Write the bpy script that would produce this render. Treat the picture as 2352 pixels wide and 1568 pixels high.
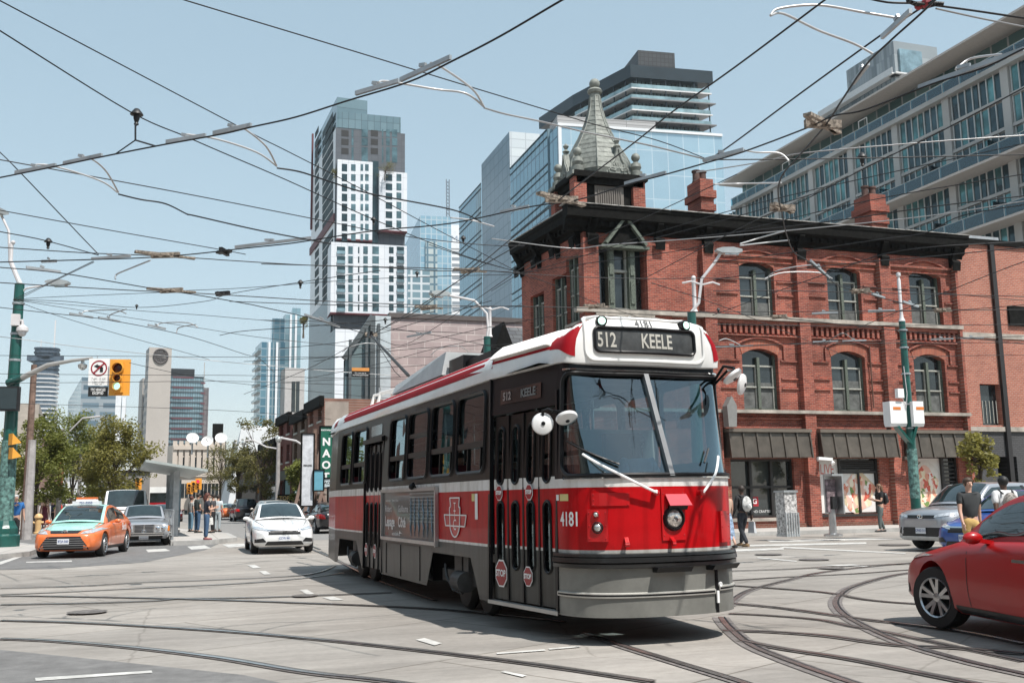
import bpy, bmesh, math, random
from mathutils import Vector, Matrix
from mathutils.bvhtree import BVHTree
V = Vector
PI = math.pi
R = math.radians
random.seed(7)
scene = bpy.context.scene
for o in list(bpy.data.objects): bpy.data.objects.remove(o)
# camera
FPX, CX, CY, CH = 2305., 1176., 784., 1.45          # focal length in pixels of a 2352 px wide frame, eye height in metres
YAW, PITCH, ROLL = R(18.5), math.atan((1147 - 784) / 2305.), .015
fw = V((math.sin(YAW)*math.cos(PITCH), math.cos(YAW)*math.cos(PITCH), math.sin(PITCH)))
r0 = V((math.cos(YAW), -math.sin(YAW), 0)); u0 = r0.cross(fw)
RR = r0*math.cos(ROLL) - u0*math.sin(ROLL); UU = r0*math.sin(ROLL) + u0*math.cos(ROLL)
CAM = V((0, 0, CH))
cd = bpy.data.cameras.new('camera'); cam = bpy.data.objects.new('camera', cd)
scene.collection.objects.link(cam); scene.camera = cam
cd.sensor_width = 36; cd.lens = FPX/2352*36; cd.clip_start = .1; cd.clip_end = 6000
m = Matrix((RR, UU, -fw)).transposed().to_4x4(); m.translation = CAM; cam.matrix_world = m
# sky, sun, exposure
SUN_EL, SUN_AZ = R(60), R(157)
w = bpy.data.worlds.new('World'); scene.world = w; w.use_nodes = True
nt = w.node_tree; bgn = nt.nodes['Background']
sky = nt.nodes.new('ShaderNodeTexSky'); sky.sky_type = 'NISHITA'; sky.sun_disc = False
sky.sun_elevation = SUN_EL; sky.sun_rotation = SUN_AZ; sky.air_density = 1.0; sky.dust_density = .45; sky.ozone_density = 1.2; sky.altitude = 80
hs = nt.nodes.new('ShaderNodeHueSaturation'); hs.inputs['Saturation'].default_value = 1.18; hs.inputs['Hue'].default_value = .478
gm = nt.nodes.new('ShaderNodeGamma'); gm.inputs[1].default_value = .42; nt.links.new(sky.outputs[0], gm.inputs[0]); nt.links.new(gm.outputs[0], hs.inputs['Color']); hs.inputs['Value'].default_value = 2.12; nt.links.new(hs.outputs[0], bgn.inputs[0]); bgn.inputs[1].default_value = .15
sd = bpy.data.lights.new('sun', 'SUN'); sun = bpy.data.objects.new('sun', sd); scene.collection.objects.link(sun)
sd.energy = 5.0; sd.angle = R(.5); sd.color = (1, .955, .9)
sv = V((math.sin(SUN_AZ)*math.cos(SUN_EL), math.cos(SUN_AZ)*math.cos(SUN_EL), math.sin(SUN_EL)))
sun.rotation_euler = sv.to_track_quat('Z', 'Y').to_euler(); sun.location = sv*60
scene.view_settings.view_transform = 'Standard'; scene.view_settings.look = 'None'
scene.view_settings.exposure = 0.40; scene.view_settings.gamma = 1
scene.render.engine = 'CYCLES'; scene.render.resolution_x = 1024; scene.render.resolution_y = 682
scene.cycles.max_bounces = 6; scene.cycles.transparent_max_bounces = 8
# rays of the measured view -> real places
def ray(u, v): return fw + RR*((u-CX)/FPX) - UU*((v-CY)/FPX)
def G(u, v, z=0.):
 d = ray(u, v); return CAM + d*((z-CH)/d.z)
def PLN(u, v, P, az):
 n = V((math.cos(R(az)), -math.sin(R(az)), 0)); d = ray(u, v)
 return CAM + d*((V(P)-CAM).dot(n)/d.dot(n))
def DEP(u, v, dep):
 d = ray(u, v); return CAM + d*(dep/(d.x*math.sin(YAW)+d.y*math.cos(YAW)))
def GD(u, dep, z=0.):
 p = DEP(u, 1150, dep); return V((p.x, p.y, z))
def PJ(p):
 d = V(p)-CAM; z = d.dot(fw); return CX+FPX*d.dot(RR)/z, CY-FPX*d.dot(UU)/z
# naming
COL = scene.collection
def tag(o, label=None, cat=None, group=None, kind=None):
 if label: o['label'] = label
 if cat: o['category'] = cat
 if group: o['group'] = group
 if kind: o['kind'] = kind
 return o
def thing(name, loc=(0, 0, 0), rz=0, label=None, cat=None, group=None):
 o = bpy.data.objects.new(name, None); COL.objects.link(o); o.empty_display_size = .2
 o.location = loc; o.rotation_euler = (0, 0, rz)
 return tag(o, label, cat, group)
def mw(o):
 l = Matrix.Translation(o.location) @ o.rotation_euler.to_matrix().to_4x4()
 return mw(o.parent) @ l if o.parent else l
def dup(root, loc, rz, label, group=None, name=None):
 r = root.copy(); COL.objects.link(r); r.location = loc; r.rotation_euler = (0, 0, rz); r['label'] = label
 if group: r['group'] = group
 def rec(a, b):
  for ch in a.children:
   c = ch.copy(); COL.objects.link(c); c.parent = b; rec(ch, c)
 rec(root, r); return r
# mesh builder
class MB:
 def __init__(s): s.v = []; s.f = []
 def add(s, vs, fs):
  b = len(s.v); s.v += [V(q) for q in vs]; s.f += [tuple(b+i for i in f) for f in fs]; return s
 def box2(s, a, b):
  x0, y0, z0 = a; x1, y1, z1 = b
  return s.add([(x0,y0,z0),(x1,y0,z0),(x1,y1,z0),(x0,y1,z0),(x0,y0,z1),(x1,y0,z1),(x1,y1,z1),(x0,y1,z1)],
      [(0,3,2,1),(4,5,6,7),(0,1,5,4),(1,2,6,5),(2,3,7,6),(3,0,4,7)])
 def box(s, c, d, rz=0):
  k = MB().box2((-d[0]/2,-d[1]/2,-d[2]/2), (d[0]/2,d[1]/2,d[2]/2))
  mm = Matrix.Translation(c) @ Matrix.Rotation(rz, 4, 'Z')
  return s.add([mm @ q for q in k.v], k.f)
 def hexa(s, p): return s.add(p, [(0,3,2,1),(4,5,6,7),(0,1,5,4),(1,2,6,5),(2,3,7,6),(3,0,4,7)])
 def bar(s, p, q, w, h, up=(0, 0, 1)):
  p, q = V(p), V(q); d = (q-p).normalized(); sd_ = d.cross(V(up))
  if sd_.length < 1e-4: sd_ = d.cross(V((1, 0, 0)))
  sd_.normalize(); t = sd_.cross(d)
  a = [p-sd_*w/2-t*h/2, p+sd_*w/2-t*h/2, p+sd_*w/2+t*h/2, p-sd_*w/2+t*h/2]
  return s.add(a+[k+(q-p) for k in a], [(0,1,2,3),(7,6,5,4),(0,4,5,1),(1,5,6,2),(2,6,7,3),(3,7,4,0)])
 def tube(s, pts, r, n=8, cap=True):
  pts = [V(p) for p in pts]; rs = r if isinstance(r, (list, tuple)) else [r]*len(pts)
  b = len(s.v); prev = None
  for i, p in enumerate(pts):
   d = (pts[min(i+1, len(pts)-1)]-pts[max(i-1, 0)]).normalized()
   a = prev if prev is not None else (V((0, 0, 1)) if abs(d.z) < .9 else V((1, 0, 0)))
   x = (a-d*a.dot(d)); x = x.normalized() if x.length > 1e-5 else d.orthogonal().normalized(); prev = x; y = d.cross(x)
   for k in range(n):
    t = 2*PI*k/n; s.v.append(p+(x*math.cos(t)+y*math.sin(t))*rs[i])
  for i in range(len(pts)-1):
   for k in range(n):
    a0 = b+i*n+k; a1 = b+i*n+(k+1) % n; s.f.append((a0, a1, a1+n, a0+n))
  if cap:
   s.f.append(tuple(b+k for k in range(n))[::-1]); s.f.append(tuple(b+(len(pts)-1)*n+k for k in range(n)))
  return s
 def cyl(s, p, q, r0, r1=None, n=14): return s.tube([p, q], [r0, r0 if r1 is None else r1], n)
 def lathe(s, prof, c=(0, 0, 0), n=16, axis=None, rot=0, cap=True):
  c = V(c); b = len(s.v)
  mm = Matrix.Identity(3) if axis is None else V(axis).to_track_quat('Z', 'Y').to_matrix()
  for r, z in prof:
   for k in range(n):
    t = 2*PI*k/n+rot; s.v.append(c+mm @ V((r*math.cos(t), r*math.sin(t), z)))
  for i in range(len(prof)-1):
   for k in range(n):
    a0 = b+i*n+k; a1 = b+i*n+(k+1) % n; s.f.append((a0, a1, a1+n, a0+n))
  if cap and prof[0][0] > 1e-6: s.f.append(tuple(b+k for k in range(n))[::-1])
  if cap and prof[-1][0] > 1e-6: s.f.append(tuple(b+(len(prof)-1)*n+k for k in range(n)))
  return s
 def sph(s, c, r, n=12, sc=(1, 1, 1), m_=7):
  b = len(s.v); c = V(c)
  for i in range(m_+1):
   a = -PI/2+PI*i/m_
   for k in range(n):
    t = 2*PI*k/n; s.v.append(c+V((r*sc[0]*math.cos(a)*math.cos(t), r*sc[1]*math.cos(a)*math.sin(t), r*sc[2]*math.sin(a))))
  for i in range(m_):
   for k in range(n):
    a0 = b+i*n+k; a1 = b+i*n+(k+1) % n; s.f.append((a0, a1, a1+n, a0+n))
  return s
 def prism(s, poly, o, ex, ey, ez, t):
  o, ex, ey, ez = V(o), V(ex), V(ey), V(ez); b = len(s.v); n = len(poly)
  for k in (0, 1):
   for x, y in poly: s.v.append(o+ex*x+ey*y+ez*(t*k))
  s.f.append(tuple(range(b, b+n))[::-1]); s.f.append(tuple(range(b+n, b+2*n)))
  for i in range(n):
   j = (i+1) % n; s.f.append((b+i, b+j, b+n+j, b+n+i))
  return s
 def grid(s, fn, us, vs):
  b = len(s.v); n = len(vs)
  for a in us:
   for c in vs: s.v.append(V(fn(a, c)))
  for i in range(len(us)-1):
   for j in range(n-1):
    s.f.append((b+i*n+j, b+(i+1)*n+j, b+(i+1)*n+j+1, b+i*n+j+1))
  return s
 def each(s, name, mat, parent=None, smooth=False, world=False):
  par = list(range(len(s.v)))
  def fd(i):
   while par[i] != i: par[i] = par[par[i]]; i = par[i]
   return i
  for f in s.f:
   for q in f[1:]: par[fd(q)] = fd(f[0])
  gr = {}
  for f in s.f: gr.setdefault(fd(f[0]), []).append(f)
  for fs in gr.values():
   ix = sorted({i for f in fs for i in f}); mp = {v: i for i, v in enumerate(ix)}; k = MB(); k.v = [s.v[i] for i in ix]; k.f = [tuple(mp[i] for i in f) for f in fs]; k.build(name, mat, parent, smooth, world)
 def build(s, name, mat, parent=None, smooth=False, world=False, ang=35, merge=False):
  me = bpy.data.meshes.new(name)
  vs = s.v
  if parent is not None and world:
   inv = mw(parent).inverted(); vs = [inv @ q for q in vs]
  me.from_pydata([tuple(q) for q in vs], [], s.f); me.update()
  if merge:
   bm = bmesh.new(); bm.from_mesh(me); bmesh.ops.remove_doubles(bm, verts=bm.verts, dist=1e-4)
   bmesh.ops.recalc_face_normals(bm, faces=bm.faces); bm.to_mesh(me); bm.free()
  if mat: me.materials.append(mat)
  if smooth:
   me.polygons.foreach_set('use_smooth', [True]*len(me.polygons)); me.set_sharp_from_angle(angle=R(ang))
  o = bpy.data.objects.new(name, me); COL.objects.link(o)
  if parent is not None: o.parent = parent
  return o
def mesh_obj(name, me, mat, parent):
 o = bpy.data.objects.new(name, me); COL.objects.link(o)
 if mat and not me.materials: me.materials.append(mat)
 if parent is not None: o.parent = parent
 return o
def text_geo(txt, size, bold=0., align='CENTER', sx=1., spacing=1.):
 c = bpy.data.curves.new('t', 'FONT'); c.body = txt; c.size = size; c.offset = bold; c.align_x = align; c.align_y = 'CENTER'; c.resolution_u = 3
 c.space_character = spacing; c.space_line = .95
 o = bpy.data.objects.new('t', c); COL.objects.link(o)
 me = bpy.data.meshes.new_from_object(o.evaluated_get(bpy.context.evaluated_depsgraph_get()))
 vs = [(p.co.x*sx, p.co.y) for p in me.vertices]; fs = [tuple(p.vertices) for p in me.polygons]
 bpy.data.objects.remove(o); bpy.data.meshes.remove(me); bpy.data.curves.remove(c)
 return vs, fs
def text_on(name, txt, size, fn, mat, parent, world=False, bold=0., sx=1., align='CENTER', spacing=1.):
 """writing laid on a surface: fn(x, y) -> point"""
 vs, fs = text_geo(txt, size, bold, align, sx, spacing); mb = MB(); mb.add([fn(x, y) for x, y in vs], fs)
 return mb.build(name, mat, parent, world=world)
# materials
MC = {}
def lk(nt, a, b): nt.links.new(a, b)
def M(name, col, rough=.6, metal=0., var=.10, scale=3., bump=0., bs=40., coat=0., spec=.5, emis=0., stain=0.):
 if name in MC: return MC[name]
 m = bpy.data.materials.new(name); m.use_nodes = True; nt = m.node_tree; b = nt.nodes['Principled BSDF']; MC[name] = m
 b.inputs['Roughness'].default_value = rough; b.inputs['Metallic'].default_value = metal
 b.inputs['Specular IOR Level'].default_value = spec
 b.inputs['Coat Weight'].default_value = coat; b.inputs['Coat Roughness'].default_value = .04
 tc = nt.nodes.new('ShaderNodeTexCoord'); nz = nt.nodes.new('ShaderNodeTexNoise')
 nz.inputs['Scale'].default_value = scale; nz.inputs['Detail'].default_value = 6; nz.inputs['Roughness'].default_value = .65
 lk(nt, tc.outputs['Object'], nz.inputs['Vector'])
 cr = nt.nodes.new('ShaderNodeValToRGB'); lk(nt, nz.outputs['Fac'], cr.inputs[0])
 c = V(col[:3]); lo = c*(1-var*1.6); hi = c*(1+var)
 cr.color_ramp.elements[0].position = .3; cr.color_ramp.elements[1].position = .7
 cr.color_ramp.elements[0].color = (*lo, 1); cr.color_ramp.elements[1].color = (*[min(1, x) for x in hi], 1)
 out = cr.outputs[0]
 if stain:
  n2 = nt.nodes.new('ShaderNodeTexNoise'); n2.inputs['Scale'].default_value = scale*.35; n2.inputs['Detail'].default_value = 8
  mp = nt.nodes.new('ShaderNodeMapping'); mp.inputs['Scale'].default_value = (1, 1, .25)
  lk(nt, tc.outputs['Object'], mp.inputs[0]); lk(nt, mp.outputs[0], n2.inputs['Vector'])
  r2 = nt.nodes.new('ShaderNodeValToRGB'); r2.color_ramp.elements[0].position = .42; r2.color_ramp.elements[1].position = .62
  r2.color_ramp.elements[0].color = (1-stain, 1-stain, 1-stain, 1); r2.color_ramp.elements[1].color = (1, 1, 1, 1)
  lk(nt, n2.outputs['Fac'], r2.inputs[0])
  mx = nt.nodes.new('ShaderNodeMixRGB'); mx.blend_type = 'MULTIPLY'; mx.inputs[0].default_value = 1
  lk(nt, out, mx.inputs[1]); lk(nt, r2.outputs[0], mx.inputs[2]); out = mx.outputs[0]
 lk(nt, out, b.inputs['Base Color'])
 if bump:
  n3 = nt.nodes.new('ShaderNodeTexNoise'); n3.inputs['Scale'].default_value = bs; n3.inputs['Detail'].default_value = 5
  lk(nt, tc.outputs['Object'], n3.inputs['Vector'])
  bp = nt.nodes.new('ShaderNodeBump'); bp.inputs['Strength'].default_value = bump; bp.inputs['Distance'].default_value = .02
  lk(nt, n3.outputs['Fac'], bp.inputs['Height']); lk(nt, bp.outputs[0], b.inputs['Normal'])
 if emis:
  b.inputs['Emission Color'].default_value = (*col[:3], 1); b.inputs['Emission Strength'].default_value = emis
 return m
def wallmap(nt, az):
 """object coordinates -> (along the wall, height)"""
 tc = nt.nodes.new('ShaderNodeTexCoord'); dt = nt.nodes.new('ShaderNodeVectorMath'); dt.operation = 'DOT_PRODUCT'
 dt.inputs[1].default_value = (math.sin(R(az)), math.cos(R(az)), 0); sp = nt.nodes.new('ShaderNodeSeparateXYZ'); cb = nt.nodes.new('ShaderNodeCombineXYZ')
 lk(nt, tc.outputs['Object'], dt.inputs[0]); lk(nt, tc.outputs['Object'], sp.inputs[0]); lk(nt, dt.outputs['Value'], cb.inputs[0]); lk(nt, sp.outputs[2], cb.inputs[1])
 return tc, cb
def brickmat(name, az, c1, c2, mort, bw=.22, bh=.075, ms=.012, var=.35, rough=.85, nscale=.6, bump=.5, offset=.5, metal=0, spec=.3):
 if name in MC: return MC[name]
 m = bpy.data.materials.new(name); m.use_nodes = True; nt = m.node_tree; b = nt.nodes['Principled BSDF']; MC[name] = m
 b.inputs['Roughness'].default_value = rough; b.inputs['Specular IOR Level'].default_value = spec; b.inputs['Metallic'].default_value = metal
 tc, cb = wallmap(nt, az)
 br = nt.nodes.new('ShaderNodeTexBrick'); br.inputs['Scale'].default_value = 1; br.inputs['Brick Width'].default_value = bw; br.inputs['Row Height'].default_value = bh
 br.inputs['Mortar Size'].default_value = ms; br.inputs['Mortar Smooth'].default_value = .3; br.offset = offset
 br.inputs['Color1'].default_value = (*c1, 1); br.inputs['Color2'].default_value = (*c2, 1); br.inputs['Mortar'].default_value = (*mort, 1)
 lk(nt, cb.outputs[0], br.inputs['Vector'])
 nz = nt.nodes.new('ShaderNodeTexNoise'); nz.inputs['Scale'].default_value = nscale; nz.inputs['Detail'].default_value = 8; nz.inputs['Roughness'].default_value = .7
 lk(nt, tc.outputs['Object'], nz.inputs['Vector'])
 cr = nt.nodes.new('ShaderNodeValToRGB'); cr.color_ramp.elements[0].position = .3; cr.color_ramp.elements[1].position = .7
 cr.color_ramp.elements[0].color = (1-var, 1-var, 1-var, 1); cr.color_ramp.elements[1].color = (1+var*.5, 1+var*.45, 1+var*.4, 1)
 lk(nt, nz.outputs['Fac'], cr.inputs[0])
 mx = nt.nodes.new('ShaderNodeMixRGB'); mx.blend_type = 'MULTIPLY'; mx.inputs[0].default_value = 1
 lk(nt, br.outputs['Color'], mx.inputs[1]); lk(nt, cr.outputs[0], mx.inputs[2]); lk(nt, mx.outputs[0], b.inputs['Base Color'])
 if bump:
  bp = nt.nodes.new('ShaderNodeBump'); bp.invert = True; bp.inputs['Strength'].default_value = bump; bp.inputs['Distance'].default_value = .01
  lk(nt, br.outputs['Fac'], bp.inputs['Height']); lk(nt, bp.outputs[0], b.inputs['Normal'])
 return m
def glassmat(name, tint=(.25, .33, .35), rough=.02, refl=1.0):
 """clear pane: reflects by angle, lets the rest through tinted"""
 if name in MC: return MC[name]
 m = bpy.data.materials.new(name); m.use_nodes = True; nt = m.node_tree; MC[name] = m
 for n in list(nt.nodes):
  if n.type == 'BSDF_PRINCIPLED': nt.nodes.remove(n)
 out = [n for n in nt.nodes if n.type == 'OUTPUT_MATERIAL'][0]
 tr = nt.nodes.new('ShaderNodeBsdfTransparent'); tr.inputs[0].default_value = (*tint, 1)
 gl = nt.nodes.new('ShaderNodeBsdfGlossy'); gl.inputs['Roughness'].default_value = rough; gl.inputs[0].default_value = (.74, .92, 1, 1)
 fr = nt.nodes.new('ShaderNodeFresnel'); fr.inputs[0].default_value = 1.5
 mt = nt.nodes.new('ShaderNodeMath'); mt.operation = 'MULTIPLY_ADD'; mt.inputs[1].default_value = refl*1.3; mt.inputs[2].default_value = .05*refl; mt.use_clamp = True
 mx = nt.nodes.new('ShaderNodeMixShader')
 nz = nt.nodes.new('ShaderNodeTexNoise'); nz.inputs['Scale'].default_value = .9; tc = nt.nodes.new('ShaderNodeTexCoord'); lk(nt, tc.outputs['Object'], nz.inputs[0])
 bp = nt.nodes.new('ShaderNodeBump'); bp.inputs['Strength'].default_value = .12; bp.inputs['Distance'].default_value = .05
 lk(nt, nz.outputs['Fac'], bp.inputs['Height']); lk(nt, bp.outputs[0], gl.inputs['Normal'])
 lk(nt, fr.outputs[0], mt.inputs[0]); lk(nt, mt.outputs[0], mx.inputs[0]); lk(nt, tr.outputs[0], mx.inputs[1]); lk(nt, gl.outputs[0], mx.inputs[2]); lk(nt, mx.outputs[0], out.inputs[0])
 return m
mStone = M('limestone', (.42, .38, .33), .85, var=.2, bump=.3, stain=.3)
mConc = M('cast concrete', (.42, .41, .39), .85, var=.12, bump=.2, stain=.2)
mDarkGlass = M('dark window glass', (.025, .033, .036), .06, var=.5, scale=.5, spec=.8)
mBlack = M('black rubber', (.012, .012, .012), .5)
mTyre = M('tyre rubber', (.018, .018, .018), .75, bump=.3, bs=80)
mSteel = M('brushed steel', (.5, .5, .5), .35, .9)
mGalv = M('galvanised steel', (.42, .44, .45), .45, .6, var=.15)
mWhitePaint = M('white paint', (.78, .78, .77), .4, var=.04, coat=.1)
mGreen = M('green painted steel', (.009, .078, .064), .35, var=.18, coat=.3, bump=.1)
mWire = M('dark copper wire', (.014, .014, .015), .5, .3)
mWireL = M('pale steel wire', (.33, .33, .33), .4, .6)
mChrome = M('chrome', (.75, .75, .75), .1, 1, var=.02)
mOrangeLamp = M('amber lens', (.7, .22, .03), .2, coat=.5)
mRedLamp = M('red lens', (.5, .01, .01), .2, coat=.5)
# vertical faces
class Face:
 def __init__(s, P, az):
  s.P = V((P[0], P[1], 0)); s.az = az; s.e = V((math.sin(R(az)), math.cos(R(az)), 0))
  n = V((math.cos(R(az)), -math.sin(R(az)), 0)); s.n = n if n.dot(CAM-s.P) > 0 else -n
 def sz(s, u, v): p = PLN(u, v, s.P, s.az); return (p-s.P).dot(s.e), p.z
 def S(s, u): return s.sz(u, 1000)[0]
 def pt(s, a, z, d=0.): return s.P+s.e*a+s.n*d+V((0, 0, z))
 def box(s, mb, a0, a1, z0, z1, d0, d1):
  mb.hexa([s.pt(a0,z0,d0), s.pt(a1,z0,d0), s.pt(a1,z0,d1), s.pt(a0,z0,d1), s.pt(a0,z1,d0), s.pt(a1,z1,d0), s.pt(a1,z1,d1), s.pt(a0,z1,d1)]); return mb
 def quad(s, mb, a0, a1, z0, z1, d=0.):
  mb.add([s.pt(a0,z0,d), s.pt(a1,z0,d), s.pt(a1,z1,d), s.pt(a0,z1,d)], [(0,1,2,3)]); return mb
 def holed(s, mb, a0, a1, z0, z1, holes, depth, d=0.):
  """wall sheet with rectangular openings and their reveals"""
  xs = sorted({a0, a1} | {max(a0, min(a1, k)) for h in holes for k in h[:2]}); zs = sorted({z0, z1} | {max(z0, min(z1, k)) for h in holes for k in h[2:4]})
  for i in range(len(xs)-1):
   for j in range(len(zs)-1):
    cx, cz = (xs[i]+xs[i+1])/2, (zs[j]+zs[j+1])/2
    if any(h[0] < cx < h[1] and h[2] < cz < h[3] for h in holes): continue
    s.quad(mb, xs[i], xs[i+1], zs[j], zs[j+1], d)
  for h in holes:
   x0, x1, y0, y1 = h[:4]; D = d-depth
   mb.add([s.pt(x0,y0,d), s.pt(x1,y0,d), s.pt(x1,y1,d), s.pt(x0,y1,d), s.pt(x0,y0,D), s.pt(x1,y0,D), s.pt(x1,y1,D), s.pt(x0,y1,D)],
     [(0,1,5,4),(1,2,6,5),(2,3,7,6),(3,0,4,7)])
  return mb
# SETTING: ground
def groundmat():
 m = bpy.data.materials.new('intersection concrete'); m.use_nodes = True; nt = m.node_tree; b = nt.nodes['Principled BSDF']
 b.inputs['Roughness'].default_value = .82; b.inputs['Specular IOR Level'].default_value = .3
 tc = nt.nodes.new('ShaderNodeTexCoord')
 def nz(s, d=8, rg=.7):
  n = nt.nodes.new('ShaderNodeTexNoise'); n.inputs['Scale'].default_value = s; n.inputs['Detail'].default_value = d; n.inputs['Roughness'].default_value = rg
  lk(nt, tc.outputs['Object'], n.inputs['Vector']); return n
 def ramp(src, p0, c0, p1, c1):
  r = nt.nodes.new('ShaderNodeValToRGB'); r.color_ramp.elements[0].position = p0; r.color_ramp.elements[0].color = (*c0, 1)
  r.color_ramp.elements[1].position = p1; r.color_ramp.elements[1].color = (*c1, 1); lk(nt, src, r.inputs[0]); return r.outputs[0]
 def mul(a, c, f=1.):
  x = nt.nodes.new('ShaderNodeMixRGB'); x.blend_type = 'MULTIPLY'; x.inputs[0].default_value = f; lk(nt, a, x.inputs[1]); lk(nt, c, x.inputs[2]); return x.outputs[0]
 base = ramp(nz(.35).outputs['Fac'], .3, (.30, .28, .255), .7, (.40, .375, .343))
 out = mul(base, ramp(nz(9, 10, .8).outputs['Fac'], .35, (.86, .86, .86), .65, (1.05, 1.05, 1.05)))
 mp = nt.nodes.new('ShaderNodeMapping'); mp.inputs['Rotation'].default_value = (0, 0, R(-27)); lk(nt, tc.outputs['Object'], mp.inputs[0])
 br = nt.nodes.new('ShaderNodeTexBrick'); br.inputs['Scale'].default_value = 1; br.inputs['Brick Width'].default_value = 4.2; br.inputs['Row Height'].default_value = 2.4
 br.inputs['Mortar Size'].default_value = .014; br.inputs['Color1'].default_value = (.93, .93, .93, 1); br.inputs['Color2'].default_value = (1.04, 1.03, 1.02, 1); br.inputs['Mortar'].default_value = (.55, .53, .5, 1)
 lk(nt, mp.outputs[0], br.inputs['Vector']); out = mul(out, br.outputs['Color'])
 vo = nt.nodes.new('ShaderNodeTexVoronoi'); vo.feature = 'DISTANCE_TO_EDGE'; vo.inputs['Scale'].default_value = .22
 wn = nz(1.5, 4); vm = nt.nodes.new('ShaderNodeMixRGB'); vm.inputs[0].default_value = .12; lk(nt, tc.outputs['Object'], vm.inputs[1]); lk(nt, wn.outputs['Color'], vm.inputs[2]); lk(nt, vm.outputs[0], vo.inputs['Vector'])
 out = mul(out, ramp(vo.outputs['Distance'], .0, (.5, .48, .46), .004, (1, 1, 1)), .5)
 out = mul(out, ramp(nz(.13, 5).outputs['Fac'], .42, (.86, .85, .84), .6, (1, 1, 1)))
 for rot, sc_, lo in ((-20, (.05, 1.1, 1), .80), (62, (.06, .9, 1), .86)):      # tyre marks and drips dragged along the lanes
  mp2 = nt.nodes.new('ShaderNodeMapping'); mp2.inputs['Rotation'].default_value = (0, 0, R(rot)); mp2.inputs['Scale'].default_value = sc_; lk(nt, tc.outputs['Object'], mp2.inputs[0])
  n4 = nz(1.3, 9, .75); lk(nt, mp2.outputs[0], n4.inputs['Vector']); out = mul(out, ramp(n4.outputs['Fac'], .38, (lo, lo, lo), .56, (1, 1, 1)))
 vs2 = nt.nodes.new('ShaderNodeTexVoronoi'); vs2.inputs['Scale'].default_value = .55; lk(nt, vm.outputs[0], vs2.inputs['Vector']); out = mul(out, ramp(vs2.outputs['Distance'], .02, (.62, .6, .58), .16, (1, 1, 1)), .6)
 lk(nt, out, b.inputs['Base Color'])
 bp = nt.nodes.new('ShaderNodeBump'); bp.inputs['Strength'].default_value = .35; bp.inputs['Distance'].default_value = .01
 lk(nt, nz(30).outputs['Fac'], bp.inputs['Height']); lk(nt, bp.outputs[0], b.inputs['Normal']); return m
mRoad = groundmat()
mAsph = M('asphalt', (.165, .162, .158), .9, var=.16, scale=5, bump=.5, bs=60, stain=.12)
mPave = brickmat('pavement slabs', 90, (.39, .37, .345), (.43, .41, .385), (.25, .24, .22), 1.6, 1.6, .02, .15, .85, .4, 0, 0)
def flatmap(m):
 nt = m.node_tree
 for n in list(nt.nodes):
  if n.type == 'TEX_BRICK':
   tc = [k for k in nt.nodes if k.type == 'TEX_COORD'][0]; lk(nt, tc.outputs['Object'], n.inputs['Vector'])
flatmap(mPave)
mMark = M('worn road paint', (.56, .55, .52), .7, var=.12, scale=14, stain=.25)
mRail = M('rail steel', (.48, .46, .45), .22, .85, var=.2, scale=8)
mGroove = M('rail bed', (.155, .138, .13), .85, var=.3, scale=10, bump=.3)
def sheet(name, poly, z, mat):
 mb = MB(); mb.add([(x, y, z) for x, y in poly], [tuple(range(len(poly)))]); o = mb.build(name, mat)
 if o.data.polygons[0].normal.z < 0: o.data.flip_normals()
 return tag(o, kind='structure')
sheet('ground', [(-1500, -500), (1500, -500), (1500, 2300), (-1500, 2300)], 0, mRoad)
def g2(u, v): p = G(u, v); return (p.x, p.y)
sheet('road_asphalt', [g2(0, 1492), g2(190, 1511), g2(560, 1550), g2(700, 1580), g2(760, 1610), g2(0, 1640), (-2.5, 5.4), (-7, 7)], .004, mAsph)
sheet('road', [g2(-260, 1300), g2(0, 1308), g2(120, 1306), g2(330, 1291), g2(470, 1263), g2(520, 1240), g2(440, 1228), (-1.6, 60), (-3.2, 160), (-9.5, 160), (-6.6, 44), (-9, 38), (-20, 34)], .004, mAsph)
sheet('road_lane', [(3.0, 40), (1.6, 70), (-2, 160), (6, 160), (7.9, 70), (9.2, 46), (8.5, 41)], .004, M('old asphalt', (.22, .215, .207), .9, var=.12, scale=4, bump=.4, bs=50))
def pavement(name, poly, h=.14):
 mb = MB(); mb.prism(poly, (0, 0, 0), (1, 0, 0), (0, 1, 0), (0, 0, 1), h); o = mb.build(name, mPave, merge=True); tag(o, kind='structure')
 k = MB(); n = len(poly)
 for i in range(n):
  a, b_ = V((*poly[i], 0)), V((*poly[(i+1) % n], 0)); k.bar(a+V((0, 0, h/2+.003)), b_+V((0, 0, h/2+.003)), .18, h)
 k.build('kerb', mConc, o); return o
pavement('pavement_left', [g2(-300, 1296), g2(-60, 1289), g2(60, 1277), g2(97, 1263), (-6.8, 46), (-8.2, 75), (-10.5, 160), (-60, 160), (-60, 33)])
pavement('pavement_right', [(14.2, 33.4), (13.4, 34.6), (12.7, 38), (11.4, 70), (8, 160), (15, 160), (60, 60), (80, 36), (80, 33.1), (16.5, 33.1)])
pavement('pavement_island', [g2(398, 1252), g2(478, 1250), g2(540, 1243), g2(520, 1232), (1.0, 55), (-.3, 62), (-1.1, 56), g2(386, 1230)], .16)
def mark(pts, name='road_marking'):
 return sheet(name, [g2(*p) for p in pts], .009, mMark)
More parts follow.
